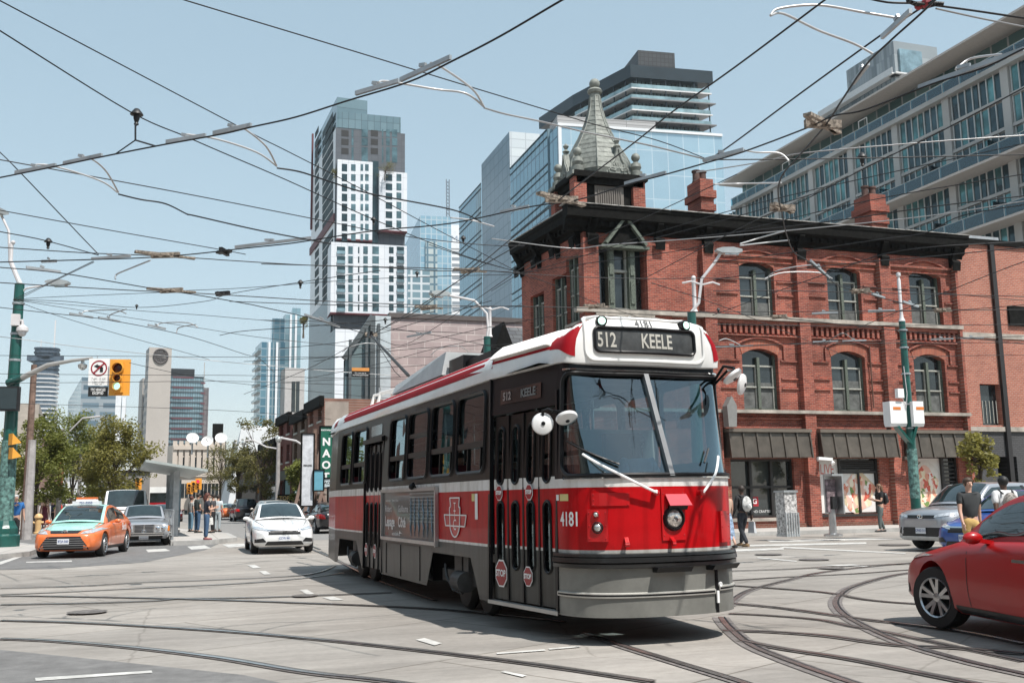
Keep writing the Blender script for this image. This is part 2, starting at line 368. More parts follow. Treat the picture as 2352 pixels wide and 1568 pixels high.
for p in ([(80,1558),(348,1541),(350,1546),(82,1565)], [(0,1290),(58,1272),(66,1273),(0,1297)], [(60,1290),(165,1287),(165,1290),(60,1292)],
   [(430,1255),(470,1252),(486,1259),(440,1262)], [(510,1250),(560,1248),(575,1254),(525,1257)], [(335,1262),(380,1260),(392,1265),(340,1268)],
   [(568,1298),(585,1297),(600,1304),(582,1305)], [(595,1312),(610,1311),(623,1319),(607,1320)], [(688,1355),(705,1354),(722,1364),(704,1365)], [(740,1372),(765,1370),(790,1378),(762,1379)],
   [(955,1470),(975,1466),(1015,1478),(998,1483)], [(1140,1500),(1250,1492),(1254,1495),(1142,1503)], [(1260,1490),(1330,1484),(1332,1487),(1262,1493)], [(1160,1542),(1210,1552),(1200,1556),(1150,1544)],
   [(1674,1262),(1800,1258),(1800,1262),(1674,1267)], [(1674,1252),(1990,1245),(1990,1249),(1674,1256)], [(1800,1255),(2080,1270),(2080,1272),(1790,1258)], [(1760,1240),(1990,1236),(2070,1238),(1770,1245)],
   [(1880,1298),(1960,1296),(2010,1302),(1960,1301)], [(1740,1280),(1830,1288),(1830,1290),(1740,1282)]):
 mark(p)
def cr_(pts, n=10):
 out = []; P = [pts[0]]+list(pts)+[pts[-1]]
 for i in range(1, len(P)-2):
  for k in range(n):
   t = k/n; a, b_, c, d = P[i-1], P[i], P[i+1], P[i+2]
   out.append(.5*((2*b_)+(c-a)*t+(2*a-5*b_+4*c-d)*t*t+(3*b_-a-3*c+d)*t*t*t))
 out.append(P[-2]); return out
def ribbon(mb, pts, off0, off1, z):
 b = len(mb.v)
 for i, p in enumerate(pts):
  d = (pts[min(i+1, len(pts)-1)]-pts[max(i-1, 0)]); n = V((-d.y, d.x, 0)).normalized()
  a = p+n*off0; c = p+n*off1; mb.v += [V((a.x, a.y, z)), V((c.x, c.y, z))]
 for i in range(len(pts)-1): mb.f.append((b+2*i, b+2*i+1, b+2*i+3, b+2*i+2))
RN = [0]
def rail(px, wide=.11, steel=True):
 pts = cr_([G(*p) for p in px]) if not isinstance(px[0], V) else px
 zz = .006+.0008*(RN[0] % 9); RN[0] += 1
 a = MB(); ribbon(a, pts, -wide*.42-.01, wide*.42+.01, zz); o = a.build('tram_rail', mGroove); tag(o, kind='structure')
 for f in o.data.polygons: pass
 b_ = MB(); ribbon(b_, pts, -.03, .03, zz+.008); b_.build('rail_head', mRail, o)
 c = MB(); ribbon(c, pts, .034, .055, zz+.0085); c.build('flange_groove', mBlack, o)
rail([(1676,1392),(1690,1375),(1726,1355),(1800,1335),(1905,1312),(2100,1292),(2352,1272)], .16)
rail([(1655,1418),(1672,1440),(1720,1480),(1800,1515),(1950,1568),(2100,1615)], .22)
rail([(2352,1290),(2180,1306),(2060,1320),(1965,1345),(1930,1365),(1918,1385),(1935,1410),(1990,1442),(2080,1480),(2220,1520),(2400,1560)], .2)
rail([(1340,1455),(1430,1485),(1560,1525),(1700,1568),(1850,1620)], .16)
rail([(0,1468),(120,1473),(300,1488),(500,1512),(700,1545),(900,1568),(1100,1600)], .13)
rail([(0,1426),(200,1432),(500,1450),(700,1467),(900,1488),(1200,1524),(1500,1568)], .1)
rail([(0,1370),(100,1370),(400,1376),(700,1386),(1000,1400),(1300,1430)], .09)
rail([(0,1390),(200,1386),(350,1381),(420,1376),(600,1373),(900,1362)], .08)
rail([(0,1352),(200,1346),(330,1338),(480,1333),(700,1321),(770,1300)], .08)
rail([(0,1366),(150,1360),(350,1350),(560,1340),(700,1328),(790,1316)], .07)
rail([(735,1266),(780,1290),(860,1330),(1000,1380)], .1)
rail([(560,1210),(640,1240),(700,1256),(760,1280)], .08)
rail([(540,1190),(600,1210),(735,1262)], .07)
rail([(1674,1345),(1780,1352),(1900,1362),(1990,1378),(2110,1388),(2352,1400)], .09)
rail([(1674,1386),(1800,1398),(1930,1416),(2000,1425),(2200,1450),(2352,1480)], .13)
rail([(1660,1450),(1760,1452),(1900,1462),(2050,1482),(2200,1490),(2352,1503)], .14)
rail([(1700,1472),(1800,1492),(1950,1515),(2100,1545),(2250,1575)], .11)
rail([(1672,1312),(1800,1308),(1920,1302),(2100,1295)], .07)
rail([(1674,1334),(1800,1326),(1960,1318),(2100,1308)], .06)
rail([(1674,1410),(1760,1414),(1880,1424),(1960,1440),(2050,1456),(2352,1520)], .09)
def disc(name, u, v, r, z=.012, mat=None):
 p = G(u, v); mb = MB(); mb.lathe([(r, 0), (r, .004), (r*.86, .006), (r*.8, .003), (0, .003)], (p.x, p.y, z), 24)
 return tag(mb.build(name, mat or mGroove), kind='structure')
for k, (u, v, r) in enumerate([(1870,1286,.34),(1765,1274,.34),(1910,1306,.26),(200,1408,.26),(700,1370,.2),(2055,1252,.45)]):
 disc('manhole_cover', u, v, r, .020+.0007*k, M('cast iron cover', (.17, .155, .145), .7, .3, var=.4, scale=20, bump=.6))
# LARGE STRUCTURE: corner brick building
BR1, BR2, MO = (.37, .095, .062), (.19, .043, .033), (.30, .19, .15)
mBrickX = brickmat('weathered red brick', 90, BR1, BR2, MO, var=.58, ms=.010)
mBrickY = brickmat('weathered red brick side', -4.5, BR1, BR2, MO, var=.42, ms=.010)
mCornice = M('dark painted cornice', (.008, .0078, .007), .8, var=.5, scale=6, bump=.2, spec=.12)
mCorniceEdge = M('cornice flashing', (.33, .32, .30), .6, var=.4, scale=5)
mOldFrame = M('peeling green window frame', (.10, .12, .095), .7, var=.5, scale=25, bump=.4)
mPaleFrame = M('pale sash paint', (.36, .36, .32), .6, var=.25, scale=20)
mCopper = M('patinated copper roof', (.235, .25, .225), .65, .15, var=.25, scale=5, stain=.25, bump=.2, bs=12)
mBronze = M('brown metal canopy', (.125, .105, .085), .42, .5, var=.2, scale=2, stain=.15)
FB = Face((15.44, 36.76), 90)
FL = Face((15.44, 36.76), -4.5)
bb = thing('brick_building', (15.44, 36.76, 0), 0, 'three storey red brick corner building with black cornice and green copper spire', 'building')
TOP = 12.3; CO = -.42
def zf(F, u, v): return F.sz(u, v)[1]
def arch_fill(F, mb, a0, a1, zt, rise, depth):
 n = 10; c = [(a0+(a1-a0)*k/n, zt-rise*(2*k/n-1)**2) for k in range(n+1)]
 b = len(mb.v)
 for k in range(n):
  (x0, y0), (x1, y1) = c[k], c[k+1]
  mb.hexa([F.pt(x0,y0-.002,-depth),F.pt(x1,y1-.002,-depth),F.pt(x1,y1-.002,0),F.pt(x0,y0-.002,0),F.pt(x0,zt+.001,-depth),F.pt(x1,zt+.001,-depth),F.pt(x1,zt+.001,0),F.pt(x0,zt+.001,0)])
def sash(F, a0, a1, z0, z1, depth, parent, green=.13, rise=.3):
 """tall two-light window: glass, transom, centre post and sash bars"""
 d = -depth; W_ = a1-a0; c = (a0+a1)/2
 g = MB(); F.quad(g, a0, a1, z0, z1, d+.02); w = g.build('window', mDarkGlass, parent, world=True)
 f = MB()
 for x0, x1 in ((a0, a0+.09), (a1-.09, a1)): F.box(f, x0, x1, z0, z1, d+.022, d+.14)
 F.box(f, a0+.09, a1-.09, z0, z0+.09, d+.023, d+.16)
 f.build('frame', mOldFrame, w, world=True)
 p = MB(); F.box(p, c-green/2, c+green/2, z0+.09, z1-rise-.05, d+.024, d+.20); p.build('centre_post', mOldFrame, w, world=True)
 s = MB(); zt = z1-rise-(z1-z0)*.17; zm = z0+(zt-z0)*.52
 for x0, x1 in ((a0+.09, c-green/2), (c+green/2, a1-.09)):
  F.box(s, x0, x1, zt, zt+.07, d+.021, d+.10); F.box(s, x0, x1, zm, zm+.06, d+.021, d+.12)
  F.box(s, x0, x0+.05, z0+.09, zt, d+.021, d+.09); F.box(s, x1-.05, x1, z0+.09, zt, d+.021, d+.09)
 s.build('sash_bars', mPaleFrame, w, world=True)
 si = MB(); F.box(si, a0-.12, a1+.12, z0-.12, z0-.001, -depth, .07); si.build('sill', mStone, w, world=True)
 return w
hol = []; wins = []
for (ul, ur, vt, vb) in [(1696,1775,597,726),(1897,1973,608,738),(2086,2158,620,743)]:
 a0, zt = FB.sz(ul, vt); a1, _ = FB.sz(ur, vt); zb = 9.02; wins.append((a0, a1, zb, zt)); hol.append((a0, a1, zb, zt))
for (ul, ur, vt, vb) in [(1703,1785,799,946),(1907,1985,805,946),(2097,2168,812,948)]:
 a0, zt = FB.sz(ul, vt); a1, _ = FB.sz(ur, vt); zb = 5.02; wins.append((a0, a1, zb, zt)); hol.append((a0, a1, zb, zt))
aR = FB.S(2220); aC0, aC1 = FB.S(1384), FB.S(1494)
zc0, zc1 = zf(FB, 1440, 714), zf(FB, 1440, 562)
corner = (aC0, aC1, zc0, zc1); hol.append(corner)
def gfo(ul, ur, vt, vb): a0, z0 = FB.sz(ul, vb); a1, z1 = FB.sz(ur, vt); return (a0, a1, max(.45, z0), z1)
G1, G2, G3 = gfo(1684, 1822, 1053, 1190), gfo(1886, 2018, 1052, 1181), gfo(2096, 2200, 1050, 1186)
G3 = (G3[0], G3[1], G2[2], G3[3]); hol += [G1, G2, G3]
wall = MB(); FB.holed(wall, 0, aR, 0, TOP, hol, .42)
for a0, a1, z0, z1 in wins: arch_fill(FB, wall, a0, a1, z1, .26, .42)
DP = 15.
def wp(a, z, d): return FB.pt(a, z, -d)
wall.add([FB.pt(aR,0,0), FB.pt(aR,0,-DP), FB.pt(aR,TOP,-DP), FB.pt(aR,TOP,0)], [(0,1,2,3)])
wall.build('wall', mBrickX, bb, world=True)
bk = MB(); FB.quad(bk, .1, aR-.1, .1, TOP-.1, -.44); bk.build('inner_wall', mBlack, bb, world=True)
mBlind = M('dusty blind', (.11, .115, .11), .8, var=.4, scale=3)
for i_, k_ in enumerate(wins):
 w_ = sash(FB, *k_, .36, bb); a0, a1, z0, z1 = k_; h_ = (.28, .22, .33, .46, .52, .40)[i_]*(z1-z0); k = MB(); FB.quad(k, a0+.1, a1-.1, z0+.08, z0+h_, -.338); k.build('blind', mBlind, w_, world=True)
LE = FL.S(1204); lh = []
for (ul, ur, vt, vb) in [(1224,1249,668,820),(1276,1302,625,790)]:
 s0, zt = FL.sz(ur, vt); s1 = FL.S(ul); lh.append((s0, s1, 8.0, min(zt, 11.2)))
for k in range(2): s0, s1 = lh[k][:2]; lh.append((s0, s1, 4.3, 7.0))
lh.append((FL.S(1348)+.35, FL.S(1348)+1.5, 8.6, 11.4))
lw = MB(); FL.holed(lw, 0, LE, 0, TOP, lh, .3); lw.build('side_wall', mBrickY, bb, world=True)
lb = MB(); FL.quad(lb, .1, LE-.1, .1, TOP-.1, -.31); lb.build('inner_wall', mBlack, bb, world=True)
for k in lh: sash(FL, *k, .28, bb, .1, .05)
e = FL.pt(LE, 0); r = FB.pt(aR, 0, -DP)
rw = MB(); rw.add([e, r, r+V((0,0,TOP)), e+V((0,0,TOP))], [(0,1,2,3)]); rw.build('rear_wall', mBrickX, bb, world=True)
rf = MB(); rf.add([FB.pt(0,TOP,0), FB.pt(aR,TOP,0), r+V((0,0,TOP)), e+V((0,0,TOP))], [(0,1,2,3)]); rf.build('roof', M('roof felt', (.06,.06,.06), .9), bb, world=True)
pil = [(0, FB.S(1384)-.03), (aC1+.03, FB.S(1530)), (FB.S(1624), FB.S(1652)), (FB.S(1843), FB.S(1861)+.15), (FB.S(2038), FB.S(2057)+.15), (FB.S(2214), aR)]
pp = []
for a0, a1 in pil[2:]:
 pm = MB(); FB.box(pm, a0, a1, 0, 4.86, .002, .30); FB.box(pm, a0, a1, 5.02, 11.9, .002, .30)
 pm.build('pilaster', mBrickX, bb, world=True)
pm = MB(); FB.box(pm, -.12, aC0-.04, 0, 11.9, .003, .22); FB.box(pm, aC1+.04, aC1+1.1, 0, 11.9, .003, .16); pm.build('pilaster', mBrickX, bb, world=True)
st = MB(); FB.box(st, aC0-1.1, aR+.05, 4.87, 5.005, .003, .36); FB.box(st, aC0-1.1, aR+.05, 8.83, 9.0, .003, .34)
st.each('stone_course', mStone, bb, world=True)
cs = MB()
bays = [(pil[2][1], pil[3][0]), (pil[3][1], pil[4][0]), (pil[4][1], pil[5][0])]
for b0, b1 in bays:
 FB.box(cs, b0+.02, b1-.02, 8.66, 8.82, .004, .2); FB.box(cs, b0+.02, b1-.02, 8.16, 8.24, .004, .14)
 n = int((b1-b0)/.26)
 for k in range(n):
  x = b0+.08+k*(b1-b0-.1)/n; FB.box(cs, x, x+.12, 8.26, 8.64, .004, .17)
 FB.box(cs, b0+.02, b1-.02, 4.62, 4.7, .004, .1); FB.box(cs, b0+.02, b1-.02, 4.25, 4.33, .004, .08)
 FB.box(cs, b0+.02, b1-.02, 11.62, 11.72, .004, .12); FB.box(cs, b0+.02, b1-.02, 11.4, 11.46, .004, .07)
cs.each('brick_course', mBrickX, bb, world=True)
for a0, a1, z0, z1 in wins:
 hd = MB(); b0, b1 = [b for b in bays if b[0] < (a0+a1)/2 < b[1]][0]
 low = z1 < 9
 for zz in ([z1-.9, z1-1.5] if not low else [z1-.55, z1-1.3, z0+.9]):
  FB.box(hd, b0+.02, a0-.12, zz, zz+.07, .004, .07); FB.box(hd, a1+.12, b1-.02, zz, zz+.07, .004, .07)
 n = 12; c = (a0+a1)/2; hw = (a1-a0)/2+.28
 pr = None
 for k in range(n+1):
  t = k/n*2-1; q = (c+hw*t, z1+.42-.30*t*t-(.0))
  if pr: hd.hexa([FB.pt(pr[0],pr[1],.004),FB.pt(q[0],q[1],.004),FB.pt(q[0],q[1],.10),FB.pt(pr[0],pr[1],.10),FB.pt(pr[0],pr[1]+.08,.004),FB.pt(q[0],q[1]+.08,.004),FB.pt(q[0],q[1]+.08,.10),FB.pt(pr[0],pr[1]+.08,.10)])
  pr = q
 if low:
  FB.box(hd, c-hw-.05, c-hw+.03, z1-.48, z1+.12, .004, .09); FB.box(hd, c+hw-.03, c+hw+.05, z1-.48, z1+.12, .004, .09)
 hd.each('hood_moulding', mBrickX, bb, world=True)
mSold = brickmat('soldier course brick', 90, (.42, .13, .075), (.30, .08, .05), MO, .075, .42, .01, .35)
for a0, a1, z0, z1 in wins:
 vs_ = MB(); n = 10; c = (a0+a1)/2; hw = (a1-a0)/2
 for k in range(n):
  t0, t1 = k/n*2-1, (k+1)/n*2-1
  y0, y1 = z1-.26*t0*t0, z1-.26*t1*t1
  vs_.hexa([FB.pt(c+hw*t0,y0,.001),FB.pt(c+hw*t1,y1,.001),FB.pt(c+hw*t1,y1,.02),FB.pt(c+hw*t0,y0,.02),FB.pt(c+hw*t0*1.12,y0+.36,.001),FB.pt(c+hw*t1*1.12,y1+.36,.001),FB.pt(c+hw*t1*1.12,y1+.36,.02),FB.pt(c+hw*t0*1.12,y0+.36,.02)])
 vs_.build('window_arch', mSold, bb, world=True)
cw = MB(); a0, a1, z0, z1 = corner; FB.quad(cw, a0, a1, z0, z1, -.40); w = cw.build('window', mDarkGlass, bb, world=True)
f = MB(); k0, k1 = a0+(a1-a0)*.22, a0+(a1-a0)*.80
for x0, x1 in ((k0, k0+.28), (k1-.28, k1)):
 FB.box(f, x0, x1, z0, z1, -.38, -.02)
 for zz in (z0+.3, z0+1.5, z0+2.5): FB.box(f, x0+.05, x1-.05, zz, min(zz+.95, z1-.1), -.02, .03)
f.build('carved_pilaster', mOldFrame, w, world=True)
f = MB(); FB.box(f, k0+.28, k1-.28, z0+1.65, z0+1.75, -.38, -.2); FB.box(f, k0+.28, k1-.28, z0+3.1, z0+3.2, -.38, -.1); FB.box(f, k0+.28, k1-.28, z0, z0+.12, -.38, -.1)
FB.box(f, k0+.28, k0+.36, z0+.12, z0+3.1, -.38, -.25); FB.box(f, k1-.36, k1-.28, z0+.12, z0+3.1, -.38, -.25)
f.build('sash_bars', mPaleFrame, w, world=True)
g = MB(); gz = z1-.12; gp = [(a0+.25, gz), (a1-.05, gz), ((a0+a1)/2+.1, gz+1.15)]
g.prism(gp, FB.pt(0,0,-.1), FB.e, (0,0,1), FB.n, .35); g.build('gable', mCornice, w, world=True)
g = MB()
for p, q in ((gp[0], gp[2]), (gp[2], gp[1])): g.bar(FB.pt(p[0],p[1]+.04,.22), FB.pt(q[0],q[1]+.04,.22), .42, .12)
FB.box(g, a0+.05, a1+.1, gz-.12, gz-.0, -.1, .36)
g.build('gable_moulding', mOldFrame, w, world=True)
g = MB(); FB.box(g, a0-.25, a1+.25, z0-.28, z0-.01, -.3, .32); g.build('sill', mStone, w, world=True)
def profile_run(F, a0, a1, prof, mb):
 for (d0, z0), (d1, z1) in zip(prof, prof[1:]): mb.add([F.pt(a0,z0,d0), F.pt(a1,z0,d0), F.pt(a1,z1,d1), F.pt(a0,z1,d1)], [(0,1,2,3)])
 for a in (a0, a1): mb.add([F.pt(a,z,d) for d, z in prof]+[F.pt(a,prof[-1][1],prof[0][0])], [tuple(range(len(prof)+1))])
prof = [(.005,12.62),(.12,12.62),(.16,12.74),(.3,12.78),(.42,12.82),(.46,13.02),(.62,13.08),(.86,13.12),(.9,13.42),(.98,13.5),(.98,13.62),(-.2,13.62)]; prof = [(d*.62, z+CO) for d, z in prof]
c = MB(); profile_run(FB, -.9, aR+.55, prof, c); profile_run(FL, -.2, LE+.1, [(d, z) for d, z in prof], c)
c.build('cornice', mCornice, bb, world=True)
fl = MB()
x = -1.0
while x < aR+.5:
 FB.box(fl, x, min(x+2.3, aR+.6), 13.63+CO, 13.66+CO, -.1, .66+random.uniform(-.02, .03)); x += 2.36
x = 0
while x < LE+.05:
 FL.box(fl, x, min(x+1.8, LE+.12), 13.631+CO, 13.66+CO, -.1, .66); x += 1.86
fl.each('flashing', mCorniceEdge, bb, world=True)
def bracket(F, a, big=1.):
 br = MB(); w_ = .26*big
 p = [(.0,12.05),(.12,12.0),(.2,12.2),(.34,12.4),(.42,12.62),(.66,12.85),(.82,13.02),(.82,13.08),(0,13.08)]; p = [(d*.62, z+CO) for d, z in p]
 br.prism([(d, z) for d, z in p], F.pt(a-w_/2,0,.006), F.n, (0,0,1), F.e, w_)
 br.prism([(d*.5+.02, z-.02) for d, z in p[:4]]+[(0.02,12.5+CO)], F.pt(a-w_*.8,0,.3), F.n, (0,0,1), F.e, w_*1.6)
 br.build('cornice_bracket', mCornice, bb, world=True)
for a0, a1 in pil[2:]: bracket(FB, (a0+a1)/2);
bracket(FB, .3); bracket(FB, aC1+.6); bracket(FB, aC0-.35)
for k in range(4): bracket(FL, .4+(LE-.6)*k/3)
dn = MB()
x = .2
while x < aR:
 FB.box(dn, x, x+.16, 12.84+CO, 13.03+CO, .26, .36); x += .42
x = .4
while x < LE:
 FL.box(dn, x, x+.14, 12.84+CO, 13.03+CO, .26, .36); x += .38
dn.each('dentil', mCornice, bb, world=True)
def chimney(ul, ur, vt, back=2.2):
 Fc = Face(FB.pt(0, 0, -back), 90); a0, zt = Fc.sz(ul, vt+22); a1 = Fc.sz(ur, vt+22)[0]-.22; a0 += .30; c0 = thing_part = None
 m_ = MB(); dpt = 1.3
 Fc.box(m_, a0+.12, a1-.12, 12.1, zt-1.5, -dpt, 0); Fc.box(m_, a0+.05, a1-.05, zt-1.5, zt-1.2, -dpt-.05, .07); Fc.box(m_, a0+.12, a1-.12, zt-1.2, zt-.9, -dpt, 0)
 Fc.box(m_, a0+.02, a1-.02, zt-.9, zt-.55, -dpt-.1, .1); Fc.box(m_, a0+.1, a1-.1, zt-.55, zt, -dpt+.05, -.02)
 ch = m_.build('chimney', mBrickX, bb, world=True)
 for t in (.3, .68):
  p = Fc.pt(a0+(a1-a0)*t, zt, -dpt/2); k = MB(); k.lathe([(.2, 0), (.17, .1), (.16, .45), (.2, .48), (.2, .56), (.12, .56), (.12, .3)], p, 14)
  k.build('chimney_pot', M('soot clay', (.09, .05, .04), .8, var=.4), ch, world=True)
chimney(1590, 1652, 385); chimney(1982, 2046, 420, 2.6)
tc = FB.pt(FB.S(1418), 0, -1.25); tc.z = 0
def depth_z(u, v, P):
 d = ray(u, v); t = ((P-CAM).x*d.x+(P-CAM).y*d.y)/(d.x**2+d.y**2); return (CAM+d*t).z
z_b = depth_z(1403, 420, tc); z_t = depth_z(1389, 222, tc); z_f = depth_z(1389, 181, tc)
tb = MB(); tb.box(tc+V((0,0,(12.9+z_b)/2)), (2.5, 2.3, z_b-12.9)); tur = tb.build('turret_base', mCornice, bb, world=True)
k = MB(); k.box(tc+V((0,0,z_b-.12)), (3.3, 3.0, .24)); k.box(tc+V((0,0,z_b-.36)), (3.0, 2.7, .24)); k.build('turret_cornice', mCornice, tur, world=True)
k = MB()
for x in range(11): k.box(tc+V((-.5+x*.1, -1.2, z_b-1.0)), (.035, .1, .8))
k.box(tc+V((0, -1.17, z_b-1.0)), (1.3, .06, 1.0)); k.build('turret_grille', M('grey louvre', (.14,.125,.11), .7), tur, world=True)
HH = z_t-z_b; RB = 1.5
sp = [(1.0,0),(1.05,.06),(1.0,.16),(.86,.28),(.68,.40),(.51,.52),(.37,.64),(.27,.75),(.19,.87),(.155,1.0)]
k = MB(); k.lathe([(RB*r_, z_b+HH*t) for r_, t in sp], (tc.x, tc.y, 0), 8, rot=PI/8); spire = k.build('spire', mCopper, tur, world=True, smooth=True, ang=25)
k = MB()
for i in range(8):
 t = 2*PI*i/8+PI/8; k.tube([(tc.x+RB*r_*math.cos(t)*1.01, tc.y+RB*r_*math.sin(t)*1.01, z_b+HH*h) for r_, h in sp], .03, 6)
rb = k.build('spire_rib', mCopper, spire, world=True)
k = MB()       # lapped metal shingle rows, slightly proud and uneven
for i in range(8):
 t0, t1 = 2*PI*i/8+PI/8, 2*PI*(i+1)/8+PI/8
 for row in range(1, 16):
  h = row/16; j = 0
  while j < len(sp)-2 and sp[j+1][1] < h: j += 1
  f_ = (h-sp[j][1])/(sp[j+1][1]-sp[j][1]); r_ = sp[j][0]+(sp[j+1][0]-sp[j][0])*f_
  n = max(1, int(r_*5)); off = random.uniform(-.02, .02)
  for q in range(n):
   def P_(w_, hh, o):
    ang = V((math.cos(t0), math.sin(t0), 0)).lerp(V((math.cos(t1), math.sin(t1), 0)), w_)
    return V((tc.x, tc.y, 0))+ang*(RB*r_*1.0+o)+V((0, 0, z_b+HH*hh))
   w0, w1 = (q+.06)/n, (q+.94)/n; dz = random.uniform(-.004, .004)
   k.add([P_(w0, h+dz, .016), P_(w1, h+dz, .016), P_(w1, h+.012+dz, .0), P_(w0, h+.012+dz, .0)], [(0,1,2,3)])
k.build('shingle_edge', mCopper, spire, world=True)
k = MB(); k.lathe([(.2,z_t-.1),(.24,z_t),(.22,z_t+.12),(.3,z_t+.16),(.34,z_t+.26),(.28,z_t+.34),(.12,z_t+.42),(.1,z_t+.5)], (tc.x,tc.y,0), 14)
k.sph((tc.x, tc.y, z_f-.22), .235, 16, m_=10); k.build('finial', mCopper, spire, world=True, smooth=True)
for dx, dy in ((-1.35,-1.1),(1.3,-1.1),(-1.35,1.1),(1.3,1.1)):
 p = tc+V((dx,dy,0)); k = MB(); k.box(p+V((0,0,z_b-.9)), (.55,.5,1.5)); pr_ = k.build('corner_pier', mBrickX, tur, world=True)
 k = MB(); k.box(p+V((0,0,z_b-.08)), (.75,.7,.16)); k.lathe([(.27,z_b),(.27,z_b+.25),(.17,z_b+.3),(.24,z_b+.45),(.2,z_b+.62),(.1,z_b+.68),(.1,z_b+.74)], (p.x,p.y,0), 12)
 k.sph(p+V((0,0,z_b+.9)), .19); k.build('urn', mCopper, pr_, world=True, smooth=True)
for k_, (dx, dy, az) in enumerate(((.35, -1.32, 90), (-1.45, -.1, 0))):
 Fg = Face((tc.x+dx, tc.y+dy), az); g = MB()
 out = [(-.62,0),(-.66,.12),(-.5,.3),(-.42,.55),(-.22,.85),(-.1,1.25),(-.06,1.5),(.06,1.5),(.1,1.25),(.22,.85),(.42,.55),(.5,.3),(.66,.12),(.62,0)]
 g.prism([(x, z_b+z) for x, z in [(x*.85, z*.8) for x, z in out]], Fg.pt(0,0,-.1), Fg.e, (0,0,1), Fg.n, .2); gg = g.build('gablet', mCopper, tur, world=True)
 g = MB()
 for q in range(9):
  t = PI*(q+.5)/9; g.bar(Fg.pt(.12*math.cos(t), z_b+.12+.12*math.sin(t), .12), Fg.pt(.36*math.cos(t), z_b+.12+.36*math.sin(t), .12), .04, .05)
 g.tube([Fg.pt(x*.68, z_b+.05+z*.68, .12) for x, z in out], .035, 5); g.lathe([(.08,0),(.16,.06),(.05,.16),(.13,.3),(.03,.42)], Fg.pt(0, z_b+1.16, 0), 10)
 g.build('fan_ornament', mCopper, gg, world=True)
for ul, ur in ((1661, 1844), (1869, 2041), (2064, 2226)):
 a0, a1 = FB.S(ul)-.0, FB.S(ur); zt, zb = 4.06, 3.02
 k = MB(); k.hexa([FB.pt(a0,zb,.01),FB.pt(a1,zb,.01),FB.pt(a1,zb,.62),FB.pt(a0,zb,.62),FB.pt(a0,zt,.01),FB.pt(a1,zt,.01),FB.pt(a1,zt,.46),FB.pt(a0,zt,.46)])
 cn = k.build('canopy', mBronze, bb, world=True)
 k = MB(); n = 6
 for i in range(n+1):
  x = a0+(a1-a0)*i/n; k.hexa([FB.pt(x-.03,zb-.02,.60),FB.pt(x+.03,zb-.02,.60),FB.pt(x+.03,zb-.02,.68),FB.pt(x-.03,zb-.02,.68),FB.pt(x-.03,zt,.44),FB.pt(x+.03,zt,.44),FB.pt(x+.03,zt,.52),FB.pt(x-.03,zt,.52)])
 k.each('seam', mBronze, cn, world=True)
 k = MB(); FB.box(k, a0-.06, a1+.06, zt+.002, zt+.14, .01, .58); k.build('canopy_cap', M('canopy cap', (.16,.135,.11), .5, .3), cn, world=True)
mShopGlass = M('shop window glass', (.035, .042, .042), .04, var=.5, scale=.6, spec=.9)
mShopFrame = M('dark shop frame', (.02, .018, .017), .5)
a0, a1, z0, z1 = G1
k = MB(); FB.quad(k, a0, a1, z0, z1, -.3); w = k.build('shop_window', mShopGlass, bb, world=True)
k = MB()
for i in range(4): x = a0+(a1-a0)*i/3; FB.box(k, x-.06, x+.06, z0, z1, -.29, -.14)
for z in (z0+.05, z0+(z1-z0)*.52, z1-.05): FB.box(k, a0, a1, z-.05, z+.05, -.29, -.15)
k.build('frame', mShopFrame, w, world=True)
s_, z_ = FB.sz(1742, 1151); mRedLogo = M('red sticker', (.35,.02,.03), .4); k = MB(); FB.box(k, s_-.18, s_+.18, z_-.2, z_+.2, -.298, -.29); sg = k.build('red_sticker', mRedLogo, w, world=True)
text_on('lettering', 'G', .3, lambda x, y: FB.pt(s_+x, z_+y, -.286), mWhitePaint, sg, True, .008)
text_on('lettering', 'HAND CRAFTED', .15, lambda x, y: FB.pt(s_+.25+x, z_-.42+y, -.286), mWhitePaint, sg, True)
k = MB(); FB.box(k, a0-.1, a1+.1, z0-.14, z0-.003, -.3, .06); k.build('sill', mStone, w, world=True)
def dishmat(name, plate):
 m = bpy.data.materials.new(name); m.use_nodes = True; nt = m.node_tree; b = nt.nodes['Principled BSDF']; b.inputs['Roughness'].default_value = .5
 tc = nt.nodes.new('ShaderNodeTexCoord')
 vo = nt.nodes.new('ShaderNodeTexVoronoi'); vo.inputs['Scale'].default_value = 9; vo.inputs['Randomness'].default_value = 1
 mp = nt.nodes.new('ShaderNodeMapping'); mp.inputs['Rotation'].default_value = (.6, .9, .4); mp.inputs['Scale'].default_value = (1, 1, .55)
 nz = nt.nodes.new('ShaderNodeTexNoise'); nz.inputs['Scale'].default_value = 3; mxv = nt.nodes.new('ShaderNodeMixRGB'); mxv.inputs[0].default_value = .25
 lk(nt, tc.outputs['Object'], mp.inputs[0]); lk(nt, tc.outputs['Object'], nz.inputs[0]); lk(nt, mp.outputs[0], mxv.inputs[1]); lk(nt, nz.outputs['Color'], mxv.inputs[2]); lk(nt, mxv.outputs[0], vo.inputs[0])
 sp_ = nt.nodes.new('ShaderNodeSeparateColor'); lk(nt, vo.outputs['Color'], sp_.inputs[0])
 cr = nt.nodes.new('ShaderNodeValToRGB'); cr.color_ramp.interpolation = 'CONSTANT'; el = cr.color_ramp.elements
 cols = [(0,(.72,.45,.36)),(.22,(.75,.62,.42)),(.4,(.55,.10,.06)),(.55,(.78,.7,.55)),(.68,(.66,.3,.2)),(.8,(.16,.25,.07)),(.88,(.8,.72,.66))]
 el[0].position, el[0].color = cols[0][0], (*cols[0][1], 1); el[1].position, el[1].color = cols[1][0], (*cols[1][1], 1)
 for p, c_ in cols[2:]: e_ = el.new(p); e_.color = (*c_, 1)
 lk(nt, sp_.outputs[0], cr.inputs[0]); lk(nt, cr.outputs[0], b.inputs['Base Color']); return m
